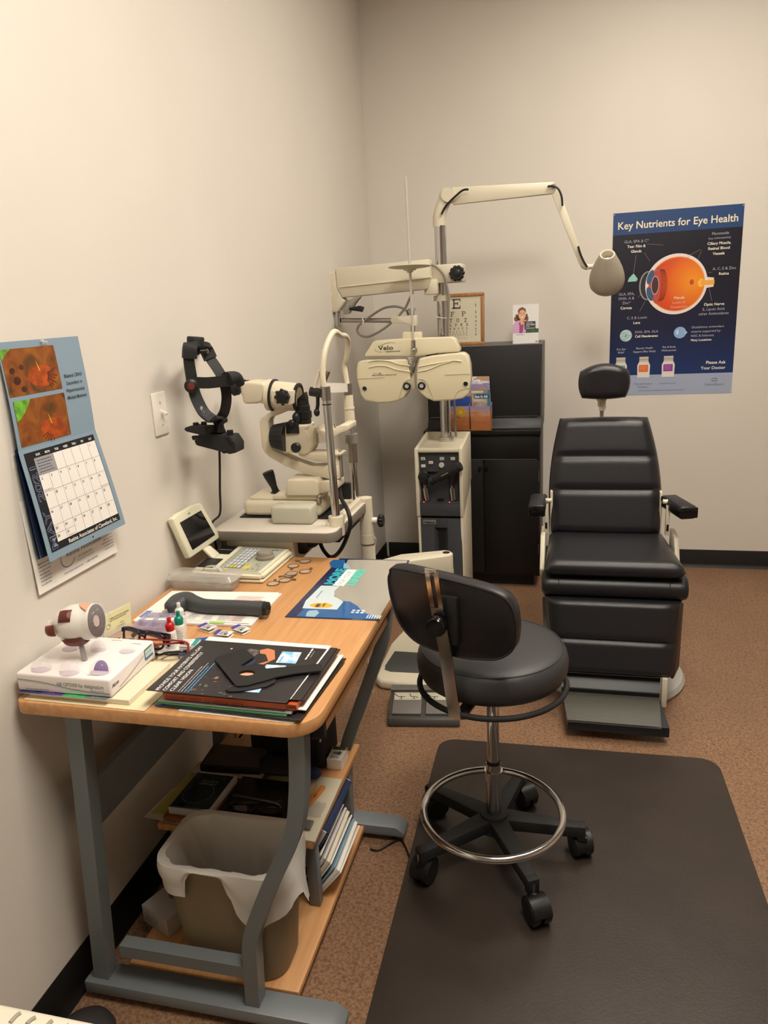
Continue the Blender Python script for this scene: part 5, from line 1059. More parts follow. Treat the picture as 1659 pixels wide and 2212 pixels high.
# ================================================================ head-worn ophthalmoscope on the wall
HB = mat('black_headband', (24, 24, 25), .55, bump=.15, bscale=500)
t = thing('headset_ophthalmoscope', (.1, -2.25, 1.08), 'black head-worn ophthalmoscope hanging on the left wall above the keypad', 'headset')
MB().cyl((0.001,-2.128,1.376), (0.1,-2.319,1.386), .006, m=BLK, n=12).build('wall_hook', t)
ya, yb = -2.36, -2.20
nr = [Vector(p) for p in [(0.094,-2.36,1.394),(0.092,-2.36,1.367),(0.093,-2.36,1.337),(0.095,-2.36,1.3),(0.101,-2.36,1.269),(0.118,-2.36,1.231),(0.14,-2.36,1.212)]]
fr_ = [Vector(p) for p in [(0.085,-2.24,1.387),(0.095,-2.24,1.364),(0.111,-2.24,1.338),(0.124,-2.24,1.312),(0.131,-2.24,1.279),(0.13,-2.24,1.247),(0.119,-2.24,1.214),(0.102,-2.24,1.193)]]
mb = MB(); mb.bar(nr, lambda k: .028+.006*k, .006, (.62, .78, 0), HB, sm=6).bar(fr_, lambda k: .028, .006, (.8, .6, 0), HB, sm=6)
mb.bar([nr[3]+V(0, .008, .01), (0.126,-2.33,1.306), (0.147,-2.29,1.305), (0.163,-2.25,1.303)], .030, .006, (0, 0, 1), HB, sm=6)
mb.bar([nr[-1], (0.123,-2.3,1.202), fr_[-1]], .028, .008, (.8, .6, .3), HB, sm=5); mb.build('headband', t)
mb = MB(); mb.bar([nr[0]+V(0, 0, -.02), nr[0]+V(.004, .005, .012), (0.092,-2.32,1.405), (0.093,-2.28,1.401), fr_[0]+V(0, -.004, .006), fr_[1]], .036, .014, (.7, .7, .1), BLKM, sm=6); mb.build('crown_pad', t)
c = Vector((0.091,-2.31,1.411)); mb = MB(); ax = Vector((.12, .05, 1)).normalized(); mb.lathe([(0, -.005), (.022, -.005), (.023, 0), (.023, .014), (.021, .017), (0, .0175)], c, ax, BLKM, 28, False); mb.build('size_knob', t)
mb = MB(); mb.cyl((0.107,-2.32,1.389), (0.123,-2.31,1.389), .006, m=BLK, n=14).cyl((0.121,-2.31,1.389), (0.125,-2.31,1.389), .0062, m=STEEL, n=14); mb.build('band_clip', t)
c = Vector((0.098,-2.375,1.303)); mb = MB(); ax = Vector((.45, -.89, .05)).normalized(); mb.lathe([(0, .011), (.012, .0105), (.018, .007), (.0185, -.004), (0, -.004)], c, ax, BLK, 24, False).lathe([(.0095, .0112), (0, .0118)], c, ax, mat('red_badge', (104, 40, 30), .5), 18, False); mb.build('side_knob', t)
mb = MB(); mb.tube([(0.151,-2.27,1.31), (0.16,-2.24,1.311), (0.167,-2.23,1.306), (0.168,-2.22,1.289)], lambda k: .019-.006*k, BLKM, 14, sm=5); mb.build('rear_knob', t)
P0 = Vector((0.12,-2.376,1.249)); mb = MB(); dx = (Vector((0.134,-2.376,1.225))-P0).normalized(); P = Panel(mb, P0, dx, Vector((.5, .3, .8))); P.rect(0, -.006, .026, .004, ink((44, 44, 46)), .004); P.rect(.001, -.005, .008, .003, ink((170, 170, 170)), .0044); P.ring(.013, -.001, .014, .0055, .0006, ink((150, 150, 150)), .0044); P.scribble(.010, -.001, .014, 1, .01, .0022, ink((170, 170, 170)), .0046); mb.build('badge', t)
# optics box under the band
mb = MB(); mb.prism([(0.059,-2.26,1.162),(0.076,-2.26,1.166),(0.132,-2.26,1.153),(0.154,-2.26,1.153),(0.168,-2.26,1.129),(0.166,-2.26,1.105),(0.145,-2.26,1.101),(0.096,-2.26,1.114),(0.045,-2.26,1.127),(0.04,-2.26,1.14)], (0, .06, 0), BLKM, bev=.004, seg=2, center=True)
for k in range(4): a = Vector((0.144,-2.26,1.144)).lerp(Vector((0.16,-2.26,1.124)), k/3); mb.box(a+V(0, -.008, .003), (.008, .05, .008), BLK, .002)
mb.prism([(0.052,-2.34,1.189),(0.082,-2.34,1.195),(0.103,-2.34,1.193),(0.118,-2.34,1.185),(0.111,-2.34,1.17),(0.089,-2.34,1.17),(0.059,-2.34,1.177),(0.051,-2.34,1.181)], (0, .035, 0), BLKM, bev=.004, seg=2, center=True).bar([(0.096,-2.33,1.18), (0.101,-2.28,1.173), (0.109,-2.25,1.163)], .022, .02, (0, 0, 1), BLK, sm=4); mb.build('optics_box', t)
mb = MB(); c = Vector((0.145,-2.27,1.159)); mb.cyl(c+V(0, 0, -.006), c+V(0, 0, .008), .009, m=BLK, n=16).build('focus_knob', t)
for q in ((423, 917, -2.34), (440, 914, -2.33)): 
    pass
mb = MB(); c = Vector((0.082,-2.345,1.193)); mb.cyl(c+V(0, 0, -.008), c+V(0, 0, .008), .008, m=BLK, n=14).build('filter_knob', t)
mb = MB(); c = Vector((0.099,-2.33,1.193)); mb.cyl(c+V(0, 0, -.008), c+V(0, 0, .008), .008, m=BLK, n=14).build('filter_knob', t)
mb = MB(); mb.tube([(0.066,-2.3,1.154), (0.06,-2.31,1.155), (0.05,-2.31,1.152)], lambda k: .003+.004*k, BLK, 10); mb.build('lever', t)
mb = MB(); mb.tube([(0.132,-2.28,1.117), (0.13,-2.29,1.111), (0.127,-2.29,1.107)], lambda k: .0045+.002*k, BLK, 10); mb.build('lever', t)
mb = MB(); mb.prism([(0.111,-2.27,1.199),(0.135,-2.27,1.2),(0.136,-2.27,1.189),(0.122,-2.27,1.182),(0.124,-2.27,1.161),(0.101,-2.27,1.163),(0.106,-2.27,1.182),(0.102,-2.27,1.19)], (0, .03, 0), BLK, bev=.003, center=True); mb.build('hinge_mount', t)
mb = MB(); mb.tube([(0.109,-2.25,1.163), (0.118,-2.25,1.166), (0.119,-2.25,1.156)], .003, BLK, 8, sm=4).tube([(0.097,-2.25,1.114), (0.091,-2.25,1.054), (0.078,-2.24,0.982), (0.067,-2.235,0.91), (.012, -2.19, .86), (.008, -2.165, .76), (.008, -2.165, .62)], .0035, CORD, 8, sm=5); mb.build('cord', t)

# ================================================================ things on the desk top
ZD = .7652
def sheet(name, pts, th, m, label, cat, z=ZD, group=None, bev=.0004, pr=None):
    mb = MB(); P4 = [Vector((p[0], p[1], z)) for p in pts]; mb.prism(P4, (0, 0, th), m, bev=bev, seg=1)
    if pr: pr(mb, z+th)
    return tag(mb.build(name, merge=0 if pr else 1e-5), label, cat, group)
# ---- eye-lens demonstration box group
MANILA = mat('cream_folder', (226, 212, 176), .6)
sheet('folder', [(.03, -3.082), (.302, -3.087), (.315, -2.86), (.035, -2.85)], .0015, MANILA, 'cream paper folder lying under the white lens display box', 'folder')
def pages(mb, z): pass
sheet('booklet', [(.035, -3.068), (.262, -3.073), (.262, -2.915), (.035, -2.91)], .011, mat('cream_pages', (228, 216, 190), .6), 'thick cream booklet directly under the white lens display box', 'booklet', z=ZD+.0016, bev=.001)
def tabs(mb, z):
    P = Panel(mb, (.018, -3.079, z), (1, -.012, 0), (0, 1, 0))
    for k, c in enumerate(((44, 52, 98), (92, 64, 138), (58, 168, 98), (108, 116, 122))): P.rect(.0505*k, 0, .0505*k+.0505, .014, ink(c), .0003); P.scribble(.0505*k+.012, .007, .025, 1, .01, .0022, ink(tuple(min(255, q+50) for q in c)), .0005)
sheet('leaflet', [(.018, -3.079), (.22, -3.0815), (.22, -2.93), (.018, -2.925)], .0012, WHITE, 'white leaflet with navy, purple and green tabs below the lens box', 'leaflet', z=ZD+.0127, pr=tabs)
BW = mat('white_gloss_board', (238, 230, 228), .35)
t = thing('lens_display_box', (.118, -2.985, ZD+.014), 'white contact lens display box with clear lens bubbles at the front desk corner', 'display box')
zb, zt = ZD+.0142, ZD+.053
A_, B_, C_, D_ = (.014, -3.073), (.226, -3.073), (.218, -2.895), (.014, -2.893)
mb = MB(); mb.prism([(p[0], p[1], zb) for p in (A_, B_, C_, D_)], (0, 0, zt-zb), BW, bev=.005, seg=3)
P = Panel(mb, (.014, -3.0732, zb), (1, 0, 0), (0, 0, 1)); G1 = ink((110, 122, 112)); G2 = ink((84, 104, 108))
P.text('AIR OPTIX® for Astigmatism', .197, .022, .0085, G1, .0003, 'R', fit=.105); P.text('contact lenses', .197, .0125, .004, ink((150, 156, 150)), .0003, 'R')
pv_ = None
for k in range(24):
    a, b_ = k/24, (k+1)/24; h = lambda q: .026-.004*q-.014/(1+math.exp(-(q-.45)*9))
    P.line(.004+.205*a, h(a), .004+.205*b_, h(b_), .0012, G2, .0003); P.line(.004+.205*a, h(a)-.003, .004+.205*b_, h(b_)-.003, .0007, ink((150, 190, 190)), .0003)
P.scribble(.02, .006, .06, 1, .01, .0026, ink((160, 160, 164)), .0003)
dirS = Vector((C_[0]-B_[0], C_[1]-B_[1], 0)); P = Panel(mb, (B_[0]+.0003, B_[1], zb), dirS, (0, 0, 1))
P.text('Alcon', .006, .022, .008, ink((44, 54, 66)), .0003, 'L', bold=.015, fit=.024)
for k in range(20):
    a, b_ = k/20, (k+1)/20; h = lambda q: .008+.018*q**1.4; P.line(.03+.1*a, h(a), .03+.1*b_, h(b_), .0011, G2, .0003)
P.rect(.134, .012, .166, .036, ink((70, 112, 92)), .0003); P.rect(.136, .012, .166, .033, ink((206, 222, 220)), .0004); P.rect(.136, .012, .166, .017, ink((70, 120, 170)), .0005); P.text('AIR OPTIX', .15, .025, .0034, ink((60, 110, 140)), .0005)
P = Panel(mb, (0, 0, zt), (1, 0, 0), (0, 1, 0))
TX = ink((150, 138, 138))
for u, v in ((.048, -3.052), (.115, -3.056), (.182, -3.06), (.075, -2.905), (.137, -2.908), (.19, -2.918)): P.scribble(u, v, .028, 1, .004, .0018, TX, .0004, 'C')
mb.build('box', t)
BUB = mat('clear_blister', (240, 236, 240), .05, alpha=.16); LIL = mat('pale_lilac_print', (208, 194, 206), .4)
domes = [Vector((0.06,-3.052,0.818)), Vector((0.128,-3.056,0.818)), Vector((0.189,-3.046,0.818)), Vector((0.059,-2.96,0.818)), Vector((0.124,-2.955,0.818)), Vector((0.191,-2.953,0.818))]
for k, c in enumerate(domes):
    c.z = zt+.0004; r_ = .0215 if k < 3 else .018
    mb = MB(); mb.ell(c, (r_, r_*.8, r_*(1.15 if k in (0, 1, 2, 4) else .35)), BUB, 22, 8, t1=PI/2); bub_ = mb.build('lens_bubble', t, fix=False)
    mb = MB(); P = Panel(mb, c, (1, 0, 0), (0, 1, 0))
    P.poly([(r_*.92*math.cos(a), r_*.55*math.sin(a)-r_*.1) for a in [j*2*PI/24 for j in range(24)]], LIL, .0002)
    mb.build('lens_mark', bub_)
mb = MB(); c = domes[2]; PUR = mat('violet_lens', (110, 62, 160), .3); f = lambda u, v: c+Vector((-.001+.0165*math.cos(PI*u)*math.sin(PI*.5*v+.0), .004-.010*(1-math.cos(PI*.5*v))*0+.012*math.sin(PI*u)*math.sin(PI*.5*v)*.6, .0005+.0195*math.sin(PI*u)*math.sin(PI*.5*v)))
mb.grid(f, 16, 8, PUR)
for k in range(1, 6): mb.tube([f(j/16, k/6)+V(0, -.0004, 0) for j in range(17)], .0003, ink((150, 110, 196)), 4)
for k in range(2, 15, 2): mb.tube([f(k/16, j/8)+V(0, -.0004, 0) for j in range(1, 9)], .0003, ink((150, 110, 196)), 4)
mb.build('violet_lens', t)
# ---- eye model
t = thing('eye_model', Vector((0.125,-3.004,0.818)), 'white eyeball model with dark red muscle patches on a post above the white box', 'anatomical model')
EC = Vector((0.109,-2.985,0.892)); ea = Vector((.975, .15, .10)).normalized(); ex_, ey_ = frame(ea)
mb = MB(); EW = mat('eye_white', (226, 222, 214), .35)
pr = [(0, -.062), (.012, -.060), (.0135, -.052), (.022, -.044), (.032, -.03), (.038, -.01), (.0385, .008), (.036, .022), (.034, .03), (.0355, .036), (.034, .040)]
mb.lathe(pr, EC, ea, EW, 40, False); mb.build('eyeball', t, smooth=60)
mb = MB(); mb.lathe([(.034, .040), (.0335, .042), (.024, .041), (.012, .040)], EC, ea, mat('iris_brown', (84, 66, 66), .3), 32, False).lathe([(.012, .040), (.011, .039), (0, .039)], EC, ea, mat('lens_pink', (206, 178, 172), .3), 24, False); mb.build('iris', t)
mb = MB(); mb.lathe([(.0375, .036), (.0375, .042), (.033, .052), (.022, .060), (.01, .0635), (0, .064)], EC, ea, mat('clear_cornea', (235, 235, 235), .04, alpha=.14), 32, False); mb.build('cornea', t, fix=False)
MUS = mat('muscle_red', (98, 42, 30), .4, bump=.4, bscale=300)
def patch(a0, a1, s0, s1, rad, extra):
    mb = MB()
    def fn(u, v):
        a = a0+(a1-a0)*u; s_ = s0+(s1-s0)*v; rr_ = .0395 if -.02 < s_ < .02 else .0395-.35*max(0, abs(s_)-.02)
        return EC+ea*s_+(ex_*math.cos(a)+ey_*math.sin(a))*(rr_+extra*math.sin(PI*u)**.4*math.sin(PI*v)**.4)
    mb.grid(fn, 10, 8, MUS); mb.build('muscle', t)
q = lambda px: None
up2 = Vector((0, 0, 1)); ang = lambda w: math.atan2(w.dot(ey_), w.dot(ex_))
aF = ang(Vector((0, -.97, .12))); aU = ang(Vector((.1, -.72, .68))); aD = ang(Vector((0, -.5, -.85)))
patch(aU-.38, aU+.30, -.020, .006, 0, .006); patch(aF-.25, aF+.45, -.055, -.032, 0, .010); patch(aD-.5, aD+.5, -.026, .018, 0, .008)
mb = MB(); mb.prism([EC+ea*.012+ (ex_*math.cos(aU-.9)+ey_*math.sin(aU-.9))*.0385, EC+ea*.036+(ex_*math.cos(aU-.9)+ey_*math.sin(aU-.9))*.036, EC+ea*.036+(ex_*math.cos(aU-.2)+ey_*math.sin(aU-.2))*.0365, EC+ea*.022+(ex_*math.cos(aU-.5)+ey_*math.sin(aU-.5))*.0385], (0, 0, .002), mat('choroid_salmon', (216, 158, 128), .4)); mb.build('cut_edge', t)
b0 = Vector((0.125,-3.004,0.818)); b0.z = zt+.0003; top = Vector((b0.x-.008, b0.y+.006, EC.z-.034))
mb = MB(); mb.cyl(b0, top, .0052, m=mat('grey_post', (156, 154, 152), .35), n=16).cyl(top+V(0, 0, -.004), top+V(0, 0, .016), .0125, .014, MUS, 20); mb.build('post', t)
# ---- business card holder and card
t = thing('card_holder', Vector((0.064,-2.79,0.765)), 'clear acrylic card holder by the wall behind the eye model', 'card holder')
h0 = Vector((0.033,-2.812,0.765)); h1 = Vector((0.065,-2.748,0.765)); hd = (h1-h0).normalized(); hn = Vector((hd.y, -hd.x, 0)); h0.z = h1.z = ZD
mb = MB(); mb.prism([h0, h1, h1-hn*.018, h0-hn*.018], (0, 0, .003), CLEAR).prism([h0+hn*.0, h1, h1-hn*.002, h0-hn*.002], (0, 0, .022), CLEAR).prism([h0-hn*.016, h1-hn*.016, h1-hn*.034+V(0, 0, .05), h0-hn*.034+V(0, 0, .05)], -hn*.002, CLEAR); mb.build('stand', t)
c0 = h0-hn*.004+hd*.006; cu = (Vector((0, 0, .052))-hn*.012+hd*.012).normalized()
mb = MB(); mb.prism([c0+V(0, 0, .004), c0+hd*.07+V(0, 0, .012), c0+hd*.07+V(0, 0, .012)+cu*.052, c0+V(0, 0, .004)+cu*.052], -hn*.004, mat('pale_yellow_card', (222, 216, 168), .55)); P = Panel(mb, c0+V(0, 0, .004)+hn*.0004, hd+V(0, 0, .11), cu); GC = ink((96, 100, 72))
P.text('CORRECTIVE EYE CENTER', .038, .038, .0042, GC, .0004, bold=.01, fit=.055); P.scribble(.014, .033, .045, 1, .01, .0014, GC); P.ring(.009, .022, .006, .006, .001, GC); P.text('M.D.', .046, .019, .004, GC, .0004); P.scribble(.03, .013, .028, 2, .004, .0014, GC)
tag(mb.build('business_card', merge=0), 'pale yellow business card standing in the clear acrylic holder', 'business card')
# ---- leopard case, glasses
LEO = bpy.data.materials.new('leopard_cloth'); LEO.use_nodes = True; nt = LEO.node_tree; b = nt.nodes['Principled BSDF']; tc = nt.nodes.new('ShaderNodeTexCoord'); vo = nt.nodes.new('ShaderNodeTexVoronoi'); vo.inputs['Scale'].default_value = 120; r = nt.nodes.new('ShaderNodeValToRGB'); e = r.color_ramp.elements
e[0].position = .0; e[0].color = srgb((112, 66, 48)); e[1].position = .62; e[1].color = srgb((224, 208, 196)); k = e.new(.3); k.color = srgb((120, 70, 52)); k = e.new(.36); k.color = srgb((40, 26, 24)); k = e.new(.52); k.color = srgb((46, 30, 28))
nt.links.new(tc.outputs['Object'], vo.inputs['Vector']); nt.links.new(vo.outputs['Distance'], r.inputs['Fac']); nt.links.new(r.outputs['Color'], b.inputs['Base Color']); b.inputs['Roughness'].default_value = .7
c = Vector((0.124,-2.852,0.775)); mb = MB(); mb.ell((c.x, c.y, ZD+.0135), (.078, .028, .0135), LEO, 32, 14, R=rot('Z', -4)); tag(mb.build('glasses_case'), 'leopard print glasses case lying behind the white lens box', 'glasses case')
def glasses(T, name, label, m1, m2, fold=True, wd=.134, lens=mat('clear_lens', (230, 230, 230), .05, alpha=.15), z0=0.0):
    """local frame: lenses face -y, x to the right, temples fold back to +y"""
    t = thing(name, T.translation, label, 'eyeglasses')
    lw, lh = .052, .036
    for s in (-1, 1):
        cx = s*.034; n = 28
        pts = [Vector((cx+lw/2*(abs(math.cos(a))**.7)*(1 if math.cos(a) >= 0 else -1), .004*(abs(cx+lw/2*math.cos(a))/.06)**2, lh/2+lh/2*(abs(math.sin(a))**.75)*(1 if math.sin(a) >= 0 else -1))) for a in [2*PI*k/n for k in range(n)]]
        mb = MB(T); mb.tube(pts, .0026, m1, 8, closed=True); mb.build('rim', t)
        mb = MB(T); mb.poly(pts, lens); mb.build('lens', t)
        hx = s*.064
        if fold: P3 = [(hx-s*.002, .001, lh*.78), (hx, .008, lh*.78), (hx-s*.01, .016+.004*(s+1), lh*.76), (-hx*.55, .022+.005*(s+1), lh*.6), (-hx*.95, .022+.004*(s+1), lh*.18)]
        else: P3 = [(hx-s*.002, .001, lh*.78), (hx+s*.002, .02, lh*.78), (hx+s*.004, .09, lh*.72), (hx, .125, lh*.45), (hx-s*.004, .14, lh*.1)]
        mb = MB(T); mb.bar(P3, .009, .0035, (0, 0, 1), m2, sm=6); mb.build('temple', t)
    mb = MB(T); mb.tube([(-.0085, 0, lh*.62), (0, -.002, lh*.7), (.0085, 0, lh*.62)], .0026, m1, 8, sm=4); mb.build('bridge', t)
    return t
NAVYF = mat('navy_frame', (24, 30, 52), .25); BKF = mat('black_frame', (18, 18, 20), .25); REDF = mat('red_frame', (150, 44, 34), .3)
sheet('note_sheet', [(0.195,-2.857,0.766)[:2], (0.274,-2.891,0.766)[:2], (0.25,-2.812,0.766)[:2], (0.172,-2.788,0.766)[:2]], .0006, WHITE, 'small white printed note lying under the folded eyeglasses', 'paper', pr=lambda mb, z: Panel(mb, (*(0.211,-2.862,0.766)[:2], z), (1, .1, 0), (-.1, 1, 0)).scribble(0, .03, .035, 6, .005, .0014, ink((150, 150, 150))))
T = Matrix.Translation(Vector((0.217,-2.866,0.772))) @ rot('Z', 12) @ rot('X', 58); T.translation.z = ZD+.0035
glasses(T, 'eyeglasses', 'black and red eyeglasses lying flat below the navy folded pair', BKF, REDF)
T = Matrix.Translation(Vector((0.166,-2.864,0.79))) @ rot('Z', -14) @ rot('X', -12); T.translation.z = ZD+.020
glasses(T, 'eyeglasses', 'folded navy blue eyeglasses resting on the leopard print case', NAVYF, BKF)
# ---- bottles
def bottle(px, mc, mb_, label, h=.036, r=.0125, cap=.03):
    c = Vector(px); c.z = ZD
    t = thing('dropper_bottle', c, label, 'eye drop bottle', 'eye drop bottles')
    mb = MB(); mb.lathe([(0, 0), (r, 0), (r, .003), (r, h), (r*.85, h+.004), (.006, h+.008), (.006, h+.012)], c, m=mb_, n=24, cap=False); P = Panel(mb, fn=lambda u, v, hh: c+Vector(((r+hh)*math.sin(u/r+.2), -(r+hh)*math.cos(u/r+.2), v)))
    P.rect(-.012, .004, .012, h-.004, mat('bottle_label', (226, 226, 222), .5), .0002, 10, 1); P.scribble(-.010, h-.008, .02, 6, .0042, .0012, ink((120, 120, 120)), .0004)
    mb.build('bottle', t)
    mb = MB(); mb.lathe([(.0095, h+.006), (.0098, h+.012), (.0105, h+.018), (.0085, h+.022), (.005, h+.025), (.0042, h+.031), (.0048, h+.034), (.0035, h+.037), (0, h+.0375)], c, m=mc, n=22, cap=False); mb.build('cap', t)
SOFTB = mat('frosted_bottle', (222, 216, 206), .35)
bottle((0.214,-2.82,0.765), mat('red_cap', (190, 26, 26), .35), SOFTB, 'eye drop bottle with red cap, front one of the three')
bottle((0.217,-2.785,0.765), mat('teal_cap', (0, 132, 110), .35), SOFTB, 'eye drop bottle with teal green cap behind the red-capped one')
bottle((0.193,-2.738,0.765), mat('white_cap', (232, 230, 224), .35), SOFTB, 'eye drop bottle with white cap, rearmost of the three')
# ---- clear tray
LILAC = mat('lilac_acrylic', (196, 186, 212), .08, alpha=.42)
t0 = Vector((0.078,-2.768,0.765)); mb = MB(Matrix.Translation((t0.x, t0.y, ZD)) @ rot('Z', 6))
mb.bx((0, 0, 0), (.10, .085, .002), LILAC)
for a, b_ in (((0, 0), (.10, .002)), ((0, .083), (.10, .085)), ((0, 0), (.002, .085)), ((.098, 0), (.10, .085)), ((.034, 0), (.0355, .085)), ((.066, 0), (.0675, .085)), ((0, .042), (.10, .0435))): mb.bx((a[0], a[1], .002), (b_[0], b_[1], .018), LILAC)
tag(mb.build('divided_tray'), 'clear lilac divided tray in front of the paper stack', 'tray')
# ---- small boxes and blister packs
def lbox(px, rz, d, m, stripe, label, z=ZD, tx=None):
    c = Vector(px); T = place((c.x, c.y, z), rz); mb = MB(T); mb.bx((0, 0, 0), d, m, .0008); P = Panel(mb, T @ Vector((0, 0, d[2])), T.to_3x3() @ Vector((1, 0, 0)), T.to_3x3() @ Vector((0, 1, 0))); mb.M = Matrix.Identity(4)
    P.rect(d[0]*.72, 0, d[0], d[1], stripe, .0003); P.scribble(d[0]*.08, d[1]*.75, d[0]*.55, 4, d[1]*.16, .0018, ink((170, 150, 160)), .0003)
    P = Panel(mb, T @ Vector((0, -.0002, 0)), T.to_3x3() @ Vector((1, 0, 0)), (0, 0, 1)); P.rect(.002, d[2]*.15, d[0]-.002, d[2]*.5, ink((190, 190, 186)), .0002); P.scribble(.004, d[2]*.75, d[0]*.8, 1, .01, .0018, ink((120, 120, 120)), .0002)
    return tag(mb.build('lens_box', merge=0), label, 'box', 'small lens boxes beside the eye drops')
TEAL = ink((40, 150, 150)); VIO = ink((70, 66, 150))
lbox((0.26,-2.875,0.766), 6, (.036, .034, .016), mat('violet_board', (92, 96, 160), .45), ink((60, 130, 150)), 'purple and teal lens box, lower one of the small boxes by the brochures')
lbox((0.262,-2.874,0.782), 8, (.038, .034, .016), BW, TEAL, 'white and teal lens box stacked on the purple lens box', z=ZD+.0163)
def blister(px, rz, label, z=ZD):
    c = Vector(px); T = place((c.x, c.y, z), rz); mb = MB(T); mb.bx((-.021, -.013, .0005), (.021, .013, .0018), WPLA, .0006); mb.lathe([(.011, .0018), (.0095, .006), (.004, .0085), (0, .009)], (.006, 0, 0), m=mat('blister_shell', (220, 222, 228), .15, trans=.6), n=20, cap=False)
    P = Panel(mb, T @ Vector((-.021, -.013, .0092)), T.to_3x3() @ Vector((1, 0, 0)), T.to_3x3() @ Vector((0, 1, 0))); mb.M = Matrix.Identity(4)
    P.rect(0, 0, .042, .026, WPLA, -.0006); P.rect(.0, 0, .011, .026, ink((76, 66, 156)), .0002); P.scribble(.014, .021, .024, 5, .0042, .0016, ink((90, 90, 120)), .0002); P.rect(.028, .003, .034, .009, ink((70, 70, 76)), .0003)
    return tag(mb.build('blister_pack', merge=0), label, 'lens blister pack', 'contact lens blister packs on the desk')
blister((0.251,-2.721,0.768), -22, 'white blister pack with violet end, leftmost by the paper stack')
blister((0.306,-2.75,0.768), -6, 'white blister pack with violet end, front one nearest the dark brochures')
blister((0.336,-2.721,0.768), -24, 'white blister pack with violet end, rightmost near the bare wood')
c = Vector((0.274,-2.782,0.768)); T = place((c.x, c.y, ZD), 20); mb = MB(T); mb.bx((-.024, -.014, 0), (.024, .014, .004), mat('royal_blue_foil', (44, 84, 176), .3), .001); tag(mb.build('foil_packet'), 'royal blue foil packet between the boxes and the blister packs', 'packet')
# ---- papers under the hand-held device
p4 = [(0.044,-2.707,0.766)[:2], (0.042,-2.511,0.766)[:2], (0.342,-2.489,0.766)[:2], (0.345,-2.689,0.766)[:2]]
sheet('paper_stack', [(p4[0][0]+.004, p4[0][1]-.003), (p4[1][0]+.006, p4[1][1]+.002), (p4[2][0]+.008, p4[2][1]-.004), (p4[3][0]+.006, p4[3][1]-.006)], .006, mat('white_pages', (228, 228, 226), .6, bump=.0), 'stack of white and bluish papers in the middle of the desk', 'paper stack', bev=.0008)
def form(mb, z):
    P = Panel(mb, (p4[0][0], p4[0][1], z), (1, .02, 0), (0, 1, 0)); I = ink((140, 140, 146)); R_ = ink((206, 130, 130))
    for k in range(4): P.scribble(.13+.04*k, .052, .03, 6, .0058, .0018, I)
    P.rect(.20, .004, .238, .016, ink((166, 206, 110)), .0005); P.scribble(.24, .045, .045, 5, .006, .0016, R_); P.scribble(.2, .175, .09, 6, .006, .0016, R_); P.rect(.004, .02, .02, .06, ink((110, 130, 190)), .0005); P.scribble(.024, .05, .08, 6, .006, .0016, ink((120, 130, 180))); P.line(.115, .013, .30, .011, .001, I); P.line(.115, .013, .15, .075, .001, I)
sheet('form', p4, .0008, WHITE, 'white printed form with a green highlight on top of the paper stack', 'paper', z=ZD+.0062, pr=form)
# ---- hand-held tonometer
GT = mat('graphite_rubber', (66, 69, 70), .5, bump=.1, bscale=600)
t = thing('handheld_device', Vector((0.21,-2.607,0.775)), 'dark grey hand-held eye pressure device lying on the printed form', 'hand-held device')
z0 = ZD+.0072; a = Vector((0.363,-2.637,0.785)); b_ = Vector((0.201,-2.638,0.785)); c = Vector((0.138,-2.618,0.785)); d_ = Vector((0.117,-2.665,0.785))
for p_ in (a, b_, c, d_): p_.z = z0+.017
mb = MB(); pts = [a, a.lerp(b_, .5), b_, c+V(.004, .0, .003), c.lerp(d_, .6)+V(0, 0, -.002), d_+V(0, 0, -.004)]
mb.M = Matrix.Identity(4); P_ = catmull(pts, 8); i_ = mb.mi(GT); rings = []
for k, p_ in enumerate(P_):
    dd = (P_[min(k+1, len(P_)-1)]-P_[max(k-1, 0)]).normalized(); sd = Vector((-dd.y, dd.x, 0)).normalized(); q = k/(len(P_)-1); w_ = (.0175 if q < .5 else .0175+.010*math.sin(PI*min(1, (q-.5)/.42)) if q < .92 else .016); h_ = .0165 if q < .4 else .0165+.005*math.sin(PI*(q-.4)/.6)
    if q > .96: w_ *= .7; h_ *= .7
    rings.append([mb.v(p_+sd*w_*(abs(math.cos(x))**.75)*(1 if math.cos(x) >= 0 else -1)+Vector((0, 0, h_*(abs(math.sin(x))**.75)*(1 if math.sin(x) >= 0 else -1)))) for x in [2*PI*j/20 for j in range(20)]])
for A, B in zip(rings, rings[1:]):
    for j in range(20): mb.f([A[j], A[(j+1) % 20], B[(j+1) % 20], B[j]], i_)
mb.f(rings[0], i_); mb.f(rings[-1][::-1], i_); mb.build('body', t, smooth=60)
mb = MB(); dd = (a-b_).normalized(); mb.cyl(a-dd*.003, a+dd*.010, .0168, m=BLK, n=20); mb.tube([a+dd*.008+V(0, 0, .008), a+dd*.015+V(0, 0, .006), a+dd*.012+V(0, 0, -.002)], .0016, BLK, 8, sm=4); mb.build('end_cap', t)
mb = MB(); mb.cyl(d_+V(.002, -.004, -.004), d_+V(-.008, -.012, -.007), .006, .0035, mat('clear_tip', (220, 216, 208), .1, trans=.6), 14); mb.build('tip', t)
mb = MB(); q = a.lerp(b_, .12)+V(0, .004, .0165); mb.box(q, (.020, .008, .001), STEEL, .0004, R=Matrix.Rotation(math.atan2(dd.y, dd.x), 4, 'Z')); mb.build('label_plate', t)
